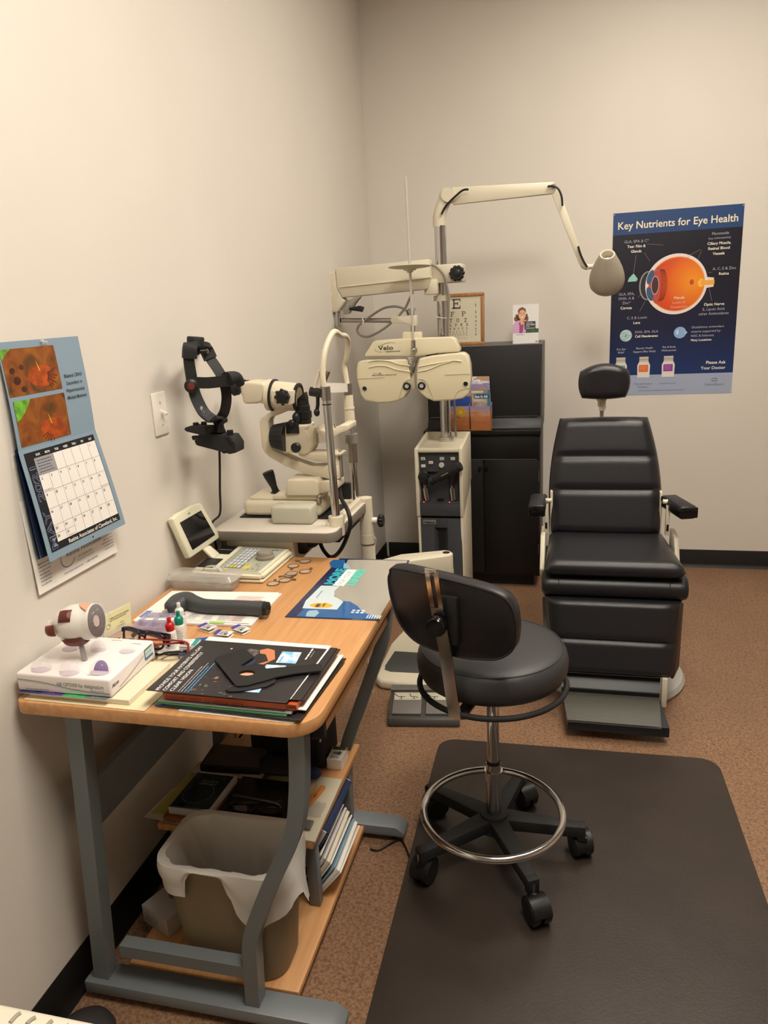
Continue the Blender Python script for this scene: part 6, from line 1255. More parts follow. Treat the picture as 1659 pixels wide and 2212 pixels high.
# ---- clear case
CC = mat('clear_case_plastic', (206, 200, 192), .1, alpha=.42)
t = thing('clear_case', (.115, -2.40, ZD), 'clear plastic case with domed lid in front of the keypad', 'plastic case')
mb = MB(); 
def loft(mb, lv, m, cx, cy, rz=0, r=.02, cap=True):
    i_ = mb.mi(m); M = place((cx, cy, 0), rz); R0 = []
    for z, w, d in lv: R0.append([mb.v(M @ Vector((p.x, p.y, z))) for p in rrect(-w/2, -d/2, w/2, d/2, min(r, d*.45), 0, 6)])
    for A, B in zip(R0, R0[1:]):
        for k in range(len(A)): mb.f([A[k], A[(k+1) % len(A)], B[(k+1) % len(A)], B[k]], i_)
    if cap: mb.f(R0[0][::-1], i_); mb.f(R0[-1], i_)
loft(mb, [(ZD, .180, .062), (ZD+.004, .185, .066), (ZD+.026, .192, .071), (ZD+.0265, .186, .066), (ZD+.005, .18, .06)], CC, .115, -2.457, -2); mb.build('tray', t)
mb = MB(); loft(mb, [(ZD+.0285, .205, .074), (ZD+.031, .207, .075), (ZD+.043, .19, .062), (ZD+.0445, .17, .045)], CC, .113, -2.457, -2); mb.build('lid', t)
mb = MB(); mb.bar([(.105, -2.448, ZD+.0445), (.118, -2.448, ZD+.056), (.15, -2.45, ZD+.058), (.165, -2.452, ZD+.045)], .012, .002, (0, 1, 0), mat('clear_handle', (206, 202, 194), .15, alpha=.6), sm=6); mb.build('handle', t)
mb = MB(); 
for k in range(7): mb.cyl((.05+.022*k, -2.468+.010*(k % 3), ZD+.0055), (.05+.022*k, -2.468+.010*(k % 3), ZD+.018), .008, m=[ink((206, 200, 190)), ink((150, 90, 70)), ink((190, 196, 186))][k % 3], n=14)
mb.build('contents', t); tag(t.children[-1], kind='stuff')
# ---- keypad with tilted display
KG = mat('keypad_grey_green', (168, 170, 154), .5); KI = mat('keypad_ivory', (226, 222, 196), .4)
t = thing('refractor_keypad', (.15, -2.33, ZD), 'ivory keypad with tilted display and round dial at the rear of the desk', 'keypad')
k0, k1, k2, k3 = [Vector(p) for p in ((0.043,-2.433,0.775), (0.292,-2.484,0.775), (0.262,-2.189,0.775), (-0.008,-2.13,0.775))]
k0 = Vector((.052, -2.418, 0)); k1 = Vector((.266, -2.416, 0)); k2 = Vector((.272, -2.195, 0)); k3 = Vector((.035, -2.19, 0))
def KQ(u, v, z): return (k0*(1-u)+k1*u)*(1-v)+(k3*(1-u)+k2*u)*v+Vector((0, 0, z))
mb = MB(); i_ = mb.mi(KI); n = 20
zt_ = lambda u: ZD+.034-.006*u
mb.prism([KQ(0, 0, ZD+.001), KQ(1, 0, ZD+.001), KQ(1, 1, ZD+.001), KQ(0, 1, ZD+.001)], (0, 0, .008), KI, bev=.003)
tmp = [KQ(0, 0, ZD+.006), KQ(1, 0, ZD+.006), KQ(1, 1, ZD+.006), KQ(0, 1, ZD+.006)]; tp_ = [KQ(0, 0, zt_(0)), KQ(1, 0, zt_(1)), KQ(1, 1, zt_(1)), KQ(0, 1, zt_(0))]
bmx = bmesh.new(); va = [bmx.verts.new(p) for p in tmp]; vb = [bmx.verts.new(p) for p in tp_]; bmx.faces.new(va[::-1]); bmx.faces.new(vb)
for k in range(4): bmx.faces.new([va[k], va[(k+1) % 4], vb[(k+1) % 4], vb[k]])
bmesh.ops.bevel(bmx, geom=bmx.edges[:], offset=.008, segments=3, affect='EDGES'); mb.absorb(bmx, Matrix.Identity(4), i_); mb.build('base', t)
# printed panel: u across the depth from screen to front edge, v along the desk
mb = MB(); P = Panel(mb, fn=lambda u, v, h: KQ(u, v, zt_(u)+.0003+h))
P.rect(.33, .05, .92, .96, KG, .0004); P.rect(.41, .135, .632, .885, ink((92, 94, 90)), .0006); KK = ink((70, 70, 66)); YL = ink((214, 196, 70))
P.rect(.04, .10, .27, .44, BLK, .0006); P.rect(.04, .62, .27, .95, BLK, .0006); P.rect(.06, .78, .25, .79, ink((190, 190, 190)), .0009)
for s in range(8): P.ring(.36, .14+.09*s, .012, .02, .0035, KK, .0008, 14)
for a in range(3): P.rect(.72+.05*a, .86, .75+.05*a, .89, KK, .0008)
for u, v, w_, h_ in ((.62, .72, .03, .07), (.42, .07, .05, .05), (.66, .13, .08, .11), (.60, .32, .035, .05), (.70, .26, .03, .06)): P.rect(u, v, u+w_, v+h_, YL, .0007)
for u, v in ((.79, .12), (.83, .22), (.86, .11), (.78, .27), (.73, .10)): P.rect(u, v, u+.022, v+.05, KK, .0008); P.rect(u+.005, v+.01, u+.017, v+.04, KG, .0009)
P.ring(.80, .35, .025, .035, .004, KK, .0008); P.ell(.70, .78, .012, .02, KK, .0008); P.ell(.76, .76, .012, .02, KK, .0008)
mb.build('key_panel', t, merge=0)
KB = mat('pale_key', (196, 200, 204), .45); KB2 = mat('yellow_key', (206, 190, 84), .45)
for a in range(4):
    for b2 in range(7):
        mb = MB(); u, v = .42+.052*a, .15+.105*b2; mb.prism([KQ(u, v, zt_(u)), KQ(u+.040, v, zt_(u)), KQ(u+.040, v+.085, zt_(u)), KQ(u, v+.085, zt_(u))], (0, 0, .0025), KB2 if b2 == 0 and a in (1, 2) else KB, bev=.0007, seg=1); mb.build('key', t)
c = KQ(.80, .56, zt_(.80)); DG = mat('taupe_dial', (138, 130, 118), .5)
mb = MB(); mb.lathe([(.027, .0004), (.0275, .002), (.0275, .009), (.024, .011), (.0235, .020), (.021, .023), (0, .0235)], c, m=DG, n=32, cap=False); mb.build('dial', t)
# display
s0 = Vector((0.045,-2.397,0.825)); s1 = Vector((0.045,-2.2,0.826)); s2 = Vector((0.022,-2.261,0.951)); s3 = Vector((0.022,-2.43,0.951))
s3.x = s2.x = .024; sx = (s1-s0).normalized(); sn = sx.cross((s3-s0).normalized()).normalized()
if sn.x < 0: sn = -sn
mb = MB(); mid = (s2+s3)/2+(s2-s1).normalized()*.004; mb.prism([s0, s1, s2, s2.lerp(mid, .5)+V(0, 0, .003), mid, s3.lerp(mid, .5)+V(0, 0, .003), s3], -sn*.020, KI, bev=.005, seg=3)
hous_ = mb.build('display_housing', t)
bil = lambda u, v: (s0*(1-u)+s1*u)*(1-v)+(s3*(1-u)+s2*u)*v+sn*.0006
mb = MB(); SCR = mat('dark_screen', (20, 20, 26), .12); mb.poly([bil(.13, .14), bil(.87, .14), bil(.87, .84), bil(.13, .84)], SCR); P = Panel(mb, bil(.5, .92), sx, (s3-s0)); P.text('VMC', 0, 0, .0055, ink((130, 130, 124)), .0004, bold=.02); mb.build('screen', hous_)
mb = MB(); m_ = (s0+s1)/2; mb.prism([m_-sx*.018+V(.004, 0, 0), m_+sx*.018+V(.004, 0, 0), m_+sx*.022+V(.03, 0, -m_.z+ZD+.034), m_-sx*.022+V(.03, 0, -m_.z+ZD+.034)], (-.012, 0, 0), KI, bev=.003); mb.build('neck', t)
# ---- trial lenses
TLG = mat('trial_lens_glass', (232, 226, 216), .03, alpha=.16); BRS = mat('brass_ring', (128, 110, 84), .3, .7)
def trial(px, az, label, z=ZD):
    c = Vector(px); c.z = z+.002
    t = thing('trial_lens', (c.x, c.y, z), label, 'trial lens', 'loose trial lenses on the desk')
    mb = MB(); mb.tube([c+V(.0165*math.cos(a), .0165*math.sin(a), 0) for a in [2*PI*k/28 for k in range(28)]], .0012, BRS, 8, closed=True); mb.build('ring', t)
    mb = MB(); mb.cyl(c+V(0, 0, -.0008), c+V(0, 0, .0008), .016, m=TLG, n=28); mb.build('glass', t)
    d = Vector((math.cos(math.radians(az)), math.sin(math.radians(az)), 0)); n_ = Vector((-d.y, d.x, 0)); mb = MB(); mb.prism([c+d*.0165-n_*.002, c+d*.022-n_*.002, c+d*.024-n_*.0045, c+d*.031-n_*.0035, c+d*.031+n_*.0035, c+d*.024+n_*.0045, c+d*.022+n_*.002, c+d*.0165+n_*.002], (0, 0, .0012), BRS, bev=.0003, seg=1); mb.build('handle', t)
for (p_, az, lb) in (((0.322,-2.23,0.766), 180, 'trial lens with handle pointing left, rearmost of the loose lenses'), ((0.301,-2.272,0.766), -80, 'trial lens second from the rear, left of the rearmost one'), ((0.352,-2.314,0.766), 70, 'trial lens with handle pointing back, rightmost of the loose lenses'), ((0.318,-2.348,0.766), -150, 'trial lens with handle pointing left in the middle of the loose lenses'), ((0.319,-2.388,0.766), 15, 'trial lens with handle pointing right, second from the front'), ((0.295,-2.416,0.766), 100, 'trial lens with handle pointing back, frontmost of the loose lenses')):
    trial(p_, az, lb)
trial((0.322,-2.343,0.77), -60, 'trial lens stacked on the middle one of the loose lenses', z=ZD+.0034)
# ---- blue glossy counter mat
GLM = lambda n, c: mat(n, c, .16, coat=.6)
MATG = mat('mat_reflection_grey', (178, 174, 164), .13, .15, coat=.5)  # reflection of the pale walls on the mat, painted in as grey-beige colour
mb = MB(); m4 = [(.410, -2.629), (.641, -2.622), (.630, -2.192), (.418, -2.194)]
mb.prism([(p[0], p[1], ZD) for p in m4], (0, 0, .0016), mat('mat_navy', (24, 40, 84), .2, coat=.5), bev=.0004, seg=1)
def UV(p): return (p[0], p[1])
P = Panel(mb, (0, 0, ZD+.0016), (1, 0, 0), (0, 1, 0))
P.poly([UV(p) for p in [(0.433,-2.204,0.767),(0.457,-2.2,0.767),(0.466,-2.268,0.767),(0.455,-2.28,0.767),(0.429,-2.418,0.767),(0.432,-2.606,0.767),(0.507,-2.617,0.767),(0.601,-2.622,0.767),(0.638,-2.623,0.767),(0.636,-2.509,0.767),(0.603,-2.543,0.767),(0.545,-2.507,0.767),(0.457,-2.405,0.767),(0.466,-2.325,0.767)]][:0] or [UV(p) for p in [(0.438,-2.623,0.767),(0.637,-2.619,0.767),(0.642,-2.547,0.767),(0.605,-2.548,0.767),(0.562,-2.523,0.767),(0.517,-2.516,0.767),(0.477,-2.563,0.767),(0.442,-2.567,0.767)]], GLM('mat_blue', (40, 98, 160)), .0003)
P.poly([UV(p) for p in [(0.403,-2.209,0.767),(0.438,-2.206,0.767),(0.453,-2.257,0.767),(0.446,-2.281,0.767),(0.418,-2.276,0.767),(0.399,-2.234,0.767)]], GLM('mat_blue', (40, 98, 160)), .0003)
P.poly([UV(p) for p in [(0.447,-2.205,0.767),(0.624,-2.197,0.767),(0.642,-2.477,0.767),(0.642,-2.615,0.767),(0.616,-2.593,0.767),(0.593,-2.579,0.767),(0.57,-2.543,0.767),(0.545,-2.519,0.767),(0.518,-2.516,0.767),(0.49,-2.481,0.767),(0.482,-2.453,0.767),(0.488,-2.419,0.767),(0.49,-2.359,0.767),(0.487,-2.304,0.767),(0.459,-2.272,0.767),(0.45,-2.233,0.767)]], MATG, .0004)
P.poly([UV(p) for p in [(0.436,-2.574,0.767),(0.526,-2.572,0.767),(0.527,-2.521,0.767),(0.492,-2.487,0.767),(0.482,-2.453,0.767),(0.487,-2.416,0.767),(0.434,-2.418,0.767),(0.428,-2.526,0.767)]], GLM('mat_pale', (206, 222, 228)), .0005)
P.poly([UV(p) for p in [(0.462,-2.622,0.767),(0.485,-2.622,0.767),(0.488,-2.597,0.767),(0.477,-2.581,0.767),(0.458,-2.586,0.767),(0.456,-2.6,0.767)]], GLM('mat_ice', (150, 190, 210)), .0005)
P.poly([UV(p) for p in [(0.454,-2.28,0.767),(0.476,-2.278,0.767),(0.46,-2.248,0.767),(0.444,-2.234,0.767)]], GLM('mat_ice', (150, 190, 210)), .0006)
c = Vector((0.478,-2.551,0.767)); P.ell(c.x, c.y, .030, .0155, ink((226, 174, 62)), .0007); 
def vt(s, px, size, m, fit, bold=.03, h=.0008): c = Vector(px); P.text(s, c.x, c.y, size, m, h, bold=bold, rot=PI/2, fit=fit)
TQ = ink((48, 160, 176)); vt('MORE', (0.451,-2.345,0.767), .028, TQ, .125, .06); 
c = Vector((0.483,-2.349,0.767)); P.poly([UV(p) for p in [(0.464,-2.414,0.767),(0.496,-2.415,0.767),(0.5,-2.288,0.767),(0.468,-2.287,0.767)]], ink((228, 232, 230)), .0006); vt('FOR YOUR', (0.482,-2.353,0.767), .014, ink((150, 170, 176)), .1, 0); vt('LENSES', (0.51,-2.346,0.767), .025, ink((92, 196, 178)), .125, .06)
vt('NEW', (0.47,-2.552,0.767), .012, ink((40, 44, 60)), .022, .04, .001); vt('24-PACK', (0.484,-2.547,0.767), .007, ink((40, 44, 60)), .024, .02, .001); vt('ACUVUE OASYS', (0.449,-2.479,0.767), .006, ink((120, 130, 160)), .05, 0)
for k in range(3):
    for j in range(2): q = Vector((0.565,-2.588,0.767))+V(.012*k, .012*j, 0); P.rect(q.x, q.y, q.x+.008, q.y+.008, ink((200, 214, 226)), .0007)
for k in range(6): q = Vector((0.611,-2.616,0.767))+V(.0062*k, .001, 0); P.rect(q.x, q.y, q.x+.003, q.y+.02, ink((196, 212, 226)), .0007)
tag(mb.build('counter_mat', merge=0), 'glossy blue advertising mat with painted grey reflection on the right rear of the desk', 'counter mat')
# ---- stack of brochures at the front right corner
zz = ZD
def lay(name, pts, th, m, label, cat, pr=None, group=None):
    global zz
    o = sheet(name, pts, th, m, label, cat, z=zz+.0001, pr=pr, group={'paper': 'papers', 'folder': 'folders', 'brochure': 'brochures', 'magazine': 'magazines', 'book': 'books'}[cat]+' in the front stack'); zz += th+.0002; return o
def quadxy(x0, y0, x1, y1, rz):
    cx, cy = (x0+x1)/2, (y0+y1)/2; c, s = math.cos(math.radians(rz)), math.sin(math.radians(rz))
    return [(cx+(x-cx)*c-(y-cy)*s, cy+(x-cx)*s+(y-cy)*c) for x, y in ((x0, y0), (x1, y0), (x1, y1), (x0, y1))]
DKM = mat('dark_cover', (44, 40, 40), .35); CLS = mat('clear_sleeve', (214, 218, 220), .15, trans=.5)
lay('paper', quadxy(.37, -3.080, .605, -2.86, -2), .0012, WHITE, 'white sheet at the very bottom of the front brochure stack', 'paper')
lay('folder', quadxy(.315, -3.070, .59, -2.85, -1), .003, mat('blue_folder', (40, 92, 150), .35), 'blue folder low in the front brochure stack', 'folder')
lay('folder', quadxy(.318, -3.055, .50, -2.84, 3), .0022, mat('teal_folder', (48, 140, 156), .35), 'teal folder sticking out at the left of the brochure stack', 'folder')
lay('brochure', quadxy(.345, -3.078, .622, -2.83, -3), .0022, DKM, 'black sleeve low in the front stack, reaching furthest right', 'brochure')
lay('brochure', quadxy(.322, -3.075, .59, -2.85, -2), .0030, mat('green_cover', (60, 134, 84), .35), 'green brochure in the lower half of the front stack', 'brochure')
lay('brochure', quadxy(.325, -3.072, .598, -2.85, -1.5), .0034, mat('silver_cover', (168, 168, 166), .3, .3), 'silver grey brochure above the green one in the front stack', 'brochure')
lay('magazine', quadxy(.345, -3.062, .622, -2.838, -1.2), .0022, WHITE, 'white magazine under the orange book in the front stack', 'magazine')
ORB = mat('orange_cover', (190, 84, 40), .4)
def orb(mb, z):
    P = Panel(mb, (.3335, -3.0685, z-.0115), (1, -.02, 0), (0, 0, 1)); P.text('Introduction to optometry', .008, .0058, .0072, ink((110, 40, 24)), .0007, 'L', bold=.02, fit=.16)
    P.rect(.252, .0015, .27, .0095, ink((90, 36, 24)), .0007); P.text('Topcon', .261, .0055, .004, ink((206, 120, 80)), .001, bold=.02, fit=.015)
lay('book', quadxy(.334, -3.068, .606, -2.85, -1), .0115, ORB, 'orange paperback book in the middle of the front stack', 'book', orb)
lay('magazine', quadxy(.35, -3.055, .617, -2.842, -1), .0030, mat('brown_black_cover', (58, 48, 46), .35), 'dark brown magazine on the orange book in the front stack', 'magazine')
lay('magazine', quadxy(.35, -3.060, .612, -2.845, -.5), .0024, DKM, 'black magazine just under the white sheet in the front stack', 'magazine')
lay('paper', quadxy(.310, -3.058, .595, -2.835, -2), .0009, WHITE, 'white sheet directly under the top black brochure', 'paper')
DKB = mat('black_brochure_cover', (42, 39, 42), .28)
def cover(mb, z):
    P = Panel(mb, (.592, -3.077, z), (-.02, 1, 0), (-1, -.02, 0)); W1 = ink((226, 224, 222)); BL = ink((90, 150, 190))
    for k, s in enumerate(('PROVIDE YOUR PATIENTS ALL-DAY', 'COMFORT AND CONSISTENTLY', 'CLEAR VISION')): P.text(s, .010, .266-.0145*k, .0085, W1, .0005, 'L', bold=.012, fit=(.19, .162, .085)[k])
    P.scribble(.010, .222, .12, 2, .006, .0022, ink((160, 160, 166)), .0005); P.scribble(.010, .209, .12, 2, .006, .0022, BL, .0005)
    SK = ink((196, 124, 84)); hq_ = (0.472,-2.987,0.804); P.ell(hq_[1]+3.077, .592-hq_[0], .014, .016, ink((222, 170, 140)), .0006); P.poly([(.195, .132), (.205, .118), (.198, .100), (.160, .085), (.150, .096), (.178, .112), (.180, .125)], SK, .0005); P.poly([(.150, .096), (.160, .085), (.128, .104), (.118, .12), (.13, .118)], SK, .0005)
    P.poly([(.20, .155), (.196, .135), (.18, .128), (.15, .140), (.15, .165), (.175, .168)], mat('patterned_shirt_print', (120, 108, 108), .3, var=.5, vscale=120), .00045)
    P.poly([(.12, .17), (.15, .165), (.15, .12), (.118, .128), (.10, .15)], ink((52, 58, 84)), .0005)
    SKYP = mat('sky_blue_print', (110, 182, 226), .3, var=.35, vscale=70, c2=(226, 240, 246))
    for v, u in ((.036, .145), (.048, .085), (.066, .025)): P.poly([(u, v), (u+.05, v+.004), (u+.05, v+.046), (u, v+.042)], SKYP, .0005); P.scribble(u+.006, v+.036, .03, 1, .004, .002, ink((60, 110, 170)), .0007)
    P.scribble(.165, .022, .05, 1, .01, .0035, W1, .0005); P.scribble(.175, .015, .035, 1, .01, .0016, ink((150, 150, 150)), .0005); random.seed(5)
    for k in range(26): P.ell(random.uniform(.004, .11), random.uniform(.09, .2), random.uniform(.001, .006), random.uniform(.001, .004), ink(random.choice(((150, 120, 96), (90, 90, 96), (110, 120, 110), (120, 84, 70)))), .0005, 10)
    P.ell(.195, .195, .0035, .0025, ink((190, 170, 150)), .0005, 10)
lay('brochure', quadxy(.306, -3.077, .592, -2.856, -1.2), .0016, DKB, 'black contact lens brochure with white headline on top of the front stack', 'brochure', cover)
# ---- two black occluders
OCC = mat('occluder_black', (25, 25, 26), .55)
oz = zz+.0004
def occ(P2, th, z, label, hole=None):
    t = MB(); pts = [Vector((p[0], p[1], z)) for p in P2]
    if hole:
        bm = bmesh.new(); vs = [bm.verts.new(p) for p in pts]; hc, hr = hole; hv = [bm.verts.new((hc[0]+hr[0]*math.cos(2*PI*k/24), hc[1]+hr[1]*math.sin(2*PI*k/24), z)) for k in range(24)]
        es = [bm.edges.new((L[k], L[(k+1) % len(L)])) for L in (vs, hv) for k in range(len(L))]
        bmesh.ops.triangle_fill(bm, use_beauty=True, use_dissolve=False, edges=es)
        ret = bmesh.ops.extrude_face_region(bm, geom=bm.faces[:]); bmesh.ops.translate(bm, vec=(0, 0, th), verts=[v for v in ret['geom'] if isinstance(v, bmesh.types.BMVert)])
        t.absorb(bm, Matrix.Identity(4), t.mi(OCC))
    else: t.prism(pts, (0, 0, th), OCC, bev=.0008, seg=2)
    return tag(t.build('occluder'), label, 'occluder', 'black occluders on the brochures')
Q2 = [p[:2] for p in [(0.459,-3.056,0.806),(0.469,-3.062,0.806),(0.491,-3.057,0.806),(0.532,-3.034,0.806),(0.542,-3.016,0.806),(0.539,-3.003,0.806),(0.527,-2.998,0.806),(0.491,-3.014,0.806),(0.464,-3.04,0.806)]]
occ(Q2, .003, oz, 'smooth black occluder paddle peeking out below the L-shaped one')
Q1 = [p[:2] for p in [(0.475,-3.044,0.809),(0.481,-3.046,0.809),(0.498,-3.04,0.809),(0.529,-3.014,0.809),(0.542,-3,0.809),(0.573,-2.982,0.809),(0.617,-2.965,0.809),(0.614,-2.948,0.809),(0.607,-2.937,0.809),(0.562,-2.953,0.809),(0.507,-2.972,0.809),(0.493,-2.956,0.809),(0.477,-2.955,0.809),(0.465,-2.966,0.809),(0.45,-2.966,0.809),(0.462,-2.928,0.809),(0.455,-2.919,0.809),(0.429,-2.896,0.809),(0.422,-2.897,0.809),(0.384,-2.941,0.809),(0.386,-2.949,0.809)]]
occ(Q1, .003, oz+.0033, 'black L-shaped occluder with a round hole and long handle', hole=((0.476,-2.994,0.809)[:2], (.0165, .0115)))

# ================================================================ things on the riser shelf under the desk
ZR = .2805
zz = ZR
def flat(name, px, z, th, m, label, cat, group=None, pr=None, bev=.0006):
    return sheet(name, [p[:2] for p in px], th, m, label, cat, z=z, group=group, bev=bev, pr=pr)
ENV = mat('cream_envelope', (206, 198, 172), .55); CARD = mat('white_card', (214, 210, 202), .55); YEL = mat('yellow_green_folder', (186, 184, 100), .55); BKG = mat('gloss_black_folder', (16, 16, 18), .2)
flat('envelope', [(.30, -2.812), (.512, -2.815), (.507, -2.575), (.31, -2.57)], ZR, .006, ENV, 'large cream envelope at the right edge of the riser shelf', 'envelope', bev=.001)
flat('card', [(.055, -2.80), (.20, -2.815), (.20, -2.70), (.07, -2.68)], ZR+.0002, .0012, CARD, 'white printed card poking out at the left front of the riser shelf', 'card')
def spec(mb, z):
    P = Panel(mb, (.075, -2.775, z), (1, -.05, 0), (.05, 1, 0)); W = ink((206, 206, 186)); K = ink((60, 60, 50))
    for v in (.03, .085): P.ring(.062, v, .025, .02, .003, W, .0004)
    P.line(.062, .05, .062, .065, .003, W); P.text('VISION', .036, .06, .010, K, .0004, bold=.02, rot=PI/2)
flat('folder', [(.068, -2.785), (.215, -2.795), (.22, -2.56), (.088, -2.56)], ZR+.0016, .003, YEL, 'yellow-green folder printed with white spectacles on the riser shelf', 'folder', pr=spec)
flat('book', [(.115, -2.808), (.30, -2.812), (.30, -2.62), (.12, -2.61)], ZR+.0048, .012, mat('orange_brown_book', (150, 84, 44), .5), 'orange-brown book under the white case on the riser shelf', 'book', bev=.001)
def cas(mb, z):
    P = Panel(mb, (.125, -2.795, z), (1, -.01, 0), (.03, 1, 0)); P.rect(.003, .004, .108, .142, mat('dark_green_print', (44, 58, 48), .15, var=.5, vscale=30), .0003); P.rect(.0, .0, .111, .003, ink((30, 34, 32)), .0004); P.ring(.05, .06, .04, .04, .002, ink((70, 90, 76)), .0005); P.scribble(.03, .11, .05, 2, .01, .004, ink((90, 110, 90)), .0006)
flat('disc_case', [(.125, -2.797), (.238, -2.799), (.243, -2.648), (.130, -2.645)], ZR+.0171, .020, mat('white_case_plastic', (206, 206, 204), .35), 'white disc case with dark green lid on the riser shelf', 'case', bev=.0015, pr=cas)
flat('magazine', [(.24, -2.809), (.43, -2.812), (.43, -2.64), (.24, -2.64)], ZR+.0062, .008, mat('grey_printed_cover', (150, 148, 138), .45, var=.3, vscale=60), 'grey printed magazine below the black folder on the riser shelf', 'magazine', bev=.0008)
def fold(mb, z):
    P = Panel(mb, (.245, -2.795, z), (1, 0, 0), (0, 1, 0)); G = ink((120, 116, 112)); P.scribble(.165, .13, .02, 3, .008, .003, G, .0004); P.ell(.03, .06, .010, .006, ink((44, 44, 46)), .0004); P.text('KAS', .157, .125, .01, G, .0004, bold=.02, rot=PI/2)
flat('folder', [(.246, -2.797), (.428, -2.800), (.425, -2.635), (.25, -2.63)], ZR+.0145, .010, BKG, 'gloss black folder on the riser shelf carrying the sunglasses', 'folder', bev=.002, pr=fold)
T = Matrix.Translation((.345, -2.745, ZR+.0275)) @ rot('Z', 3) @ rot('X', 80)
glasses(T, 'sunglasses', 'black framed glasses lying on the gloss black folder under the desk', BKF, BKF, fold=True, wd=.13, lens=mat('smoke_lens', (70, 64, 60), .1))
c_ = (.205, -2.575)
t = thing('accessory_case', (*c_, ZR+.0045), 'dark grey hard case with sloping lid at the back left of the riser shelf', 'case')
mb = MB(place((*c_, 0), 4)); z0 = ZR+.0185
mb.prism([(-.085, -.045, z0), (.085, -.045, z0), (.085, .045, z0), (-.085, .045, z0)], (0, 0, .022), BLK, bev=.004, seg=2); mb.build('case_bottom', t)
mb = MB(place((*c_, 0), 4)); bmx = bmesh.new(); A = [bmx.verts.new(p) for p in ((-.083, -.043, z0+.0225), (.083, -.043, z0+.0225), (.083, .043, z0+.0225), (-.083, .043, z0+.0225))]; B = [bmx.verts.new(p) for p in ((-.07, -.015, z0+.040), (.07, -.015, z0+.034), (.07, .03, z0+.034), (-.07, .03, z0+.040))]
bmx.faces.new(A[::-1]); bmx.faces.new(B)
for k in range(4): bmx.faces.new([A[k], A[(k+1) % 4], B[(k+1) % 4], B[k]])
mb.absorb(bmx, Matrix.Identity(4), mb.mi(mat('smoky_lid', (70, 68, 64), .3))); mb.build('lid', t)
flat('paper', [(.10, -2.63), (.30, -2.635), (.30, -2.51), (.11, -2.51)], ZR+.0172, .001, CARD, 'white paper sheet under the dark hard case on the riser shelf', 'paper')
t = thing('equipment_box', (.33, -2.47, ZR), 'large black equipment box at the back of the riser shelf below the desk top', 'equipment')
mb = MB(); mb.bx((.235, -2.535, ZR+.0005), (.445, -2.41, ZR+.14), BLKM, .006).build('body', t)
mb = MB(); mb.bx((.25, -2.5365, ZR+.02), (.43, -2.5345, ZR+.13), BLK, .0006); mb.bx((.33, -2.541, ZR+.10), (.37, -2.5365, ZR+.118), BLK, .002); mb.build('front_panel', t)
mb = MB(); mb.tube([(.24, -2.46, ZR+.09), (.215, -2.47, ZR+.085), (.20, -2.50, ZR+.07), (.195, -2.52, ZR+.065)], .003, BLK, 8, sm=6).bx((.208, -2.478, ZR+.082), (.24, -2.455, ZR+.097), BLK, .002); mb.build('plug', t)
T = (.28, -2.60)
mb = MB(); mb.ell((.335, -2.58, ZR+.032), (.09, .04, .018), BLKM, 24, 12); tag(mb.build('pouch'), 'soft black pouch between the equipment box and the black folder', 'pouch')
mb = MB(); mb.ell((.425, -2.585, ZR+.022), (.028, .022, .015), mat('navy_cloth', (26, 40, 84), .7, bump=.5, bscale=80), 20, 10); tag(mb.build('cleaning_cloth'), 'crumpled navy cleaning cloth beside the black pouch on the riser shelf', 'cloth')
def bxl(mb, z):
    P = Panel(mb, (.452, -2.528, z), (1, 0, 0), (0, 1, 0)); K = ink((50, 50, 50)); P.ell(.016, .03, .009, .006, ink((120, 124, 110)), .0003); P.ell(.025, .03, .006, .009, ink((80, 84, 74)), .0004); P.scribble(.006, .014, .025, 2, .005, .002, K, .0004); P.rect(0, .045, .042, .06, ink((60, 60, 56)), .0003); P.rect(.036, .045, .040, .06, ink((196, 176, 60)), .0004)
flat('small_box', [(.450, -2.53), (.492, -2.53), (.492, -2.468), (.450, -2.468)], ZR, .030, WPLA, 'small white printed box standing at the right rear of the riser shelf', 'box', bev=.0008, pr=bxl)
t = thing('utility_knife', (.462, -2.66, ZR+.006), 'orange plastic clip tool lying on the cream envelope', 'tool')
ORP = mat('orange_plastic', (206, 130, 50), .35); mb = MB(place((.458, -2.665, ZR+.0075), 80)); mb.bx((-.045, -.011, 0), (.045, .002, .008), ORP, .002).prism([(-.045, .004, .002), (.04, .018, .002), (.044, .011, .002), (-.04, .0025, .002)], (0, 0, .007), mat('pale_orange_plastic', (222, 160, 92), .35), bev=.001); mb.build('body', t)
mb = MB(place((.458, -2.665, ZR+.0075), 80)); P = Panel(mb, Matrix.Identity(4) @ Vector((0, -.0045, .0082)), (1, 0, 0), (0, 1, 0)); P.text('sano', .0, 0, .006, ink((60, 40, 30)), .0004, bold=.02); mb.build('lettering', t)
mb = MB(); f = lambda u, v: Vector((.44+.06*u, -2.735+.055*v, ZR+.0065+.004*abs(math.sin(u*7+v*4))+.003*abs(math.sin(v*9))))
mb.grid(f, 16, 14, mat('clear_bag_film', (235, 235, 232), .1, trans=.7, alpha=.7)); tag(mb.build('plastic_bag', fix=False), 'crumpled clear plastic bag lying on the cream envelope', 'bag')
mb = MB(); mb.bx((.435, -2.785, ZR+.0064), (.49, -2.755, ZR+.015), mat('grey_metal_box', (120, 120, 116), .35, .4), .002); tag(mb.build('metal_case'), 'small grey metal case on the front end of the cream envelope', 'case')
def pr_c(mb, z):
    P = Panel(mb, (.437, -2.81, z), (1, 0, 0), (0, 1, 0)); P.scribble(.004, .012, .04, 2, .006, .002, ink((90, 90, 60)), .0003)
flat('card', [(.437, -2.811), (.488, -2.811), (.488, -2.79), (.437, -2.79)], ZR+.0064, .0025, CARD, 'small white printed card at the front end of the cream envelope', 'card', pr=pr_c)

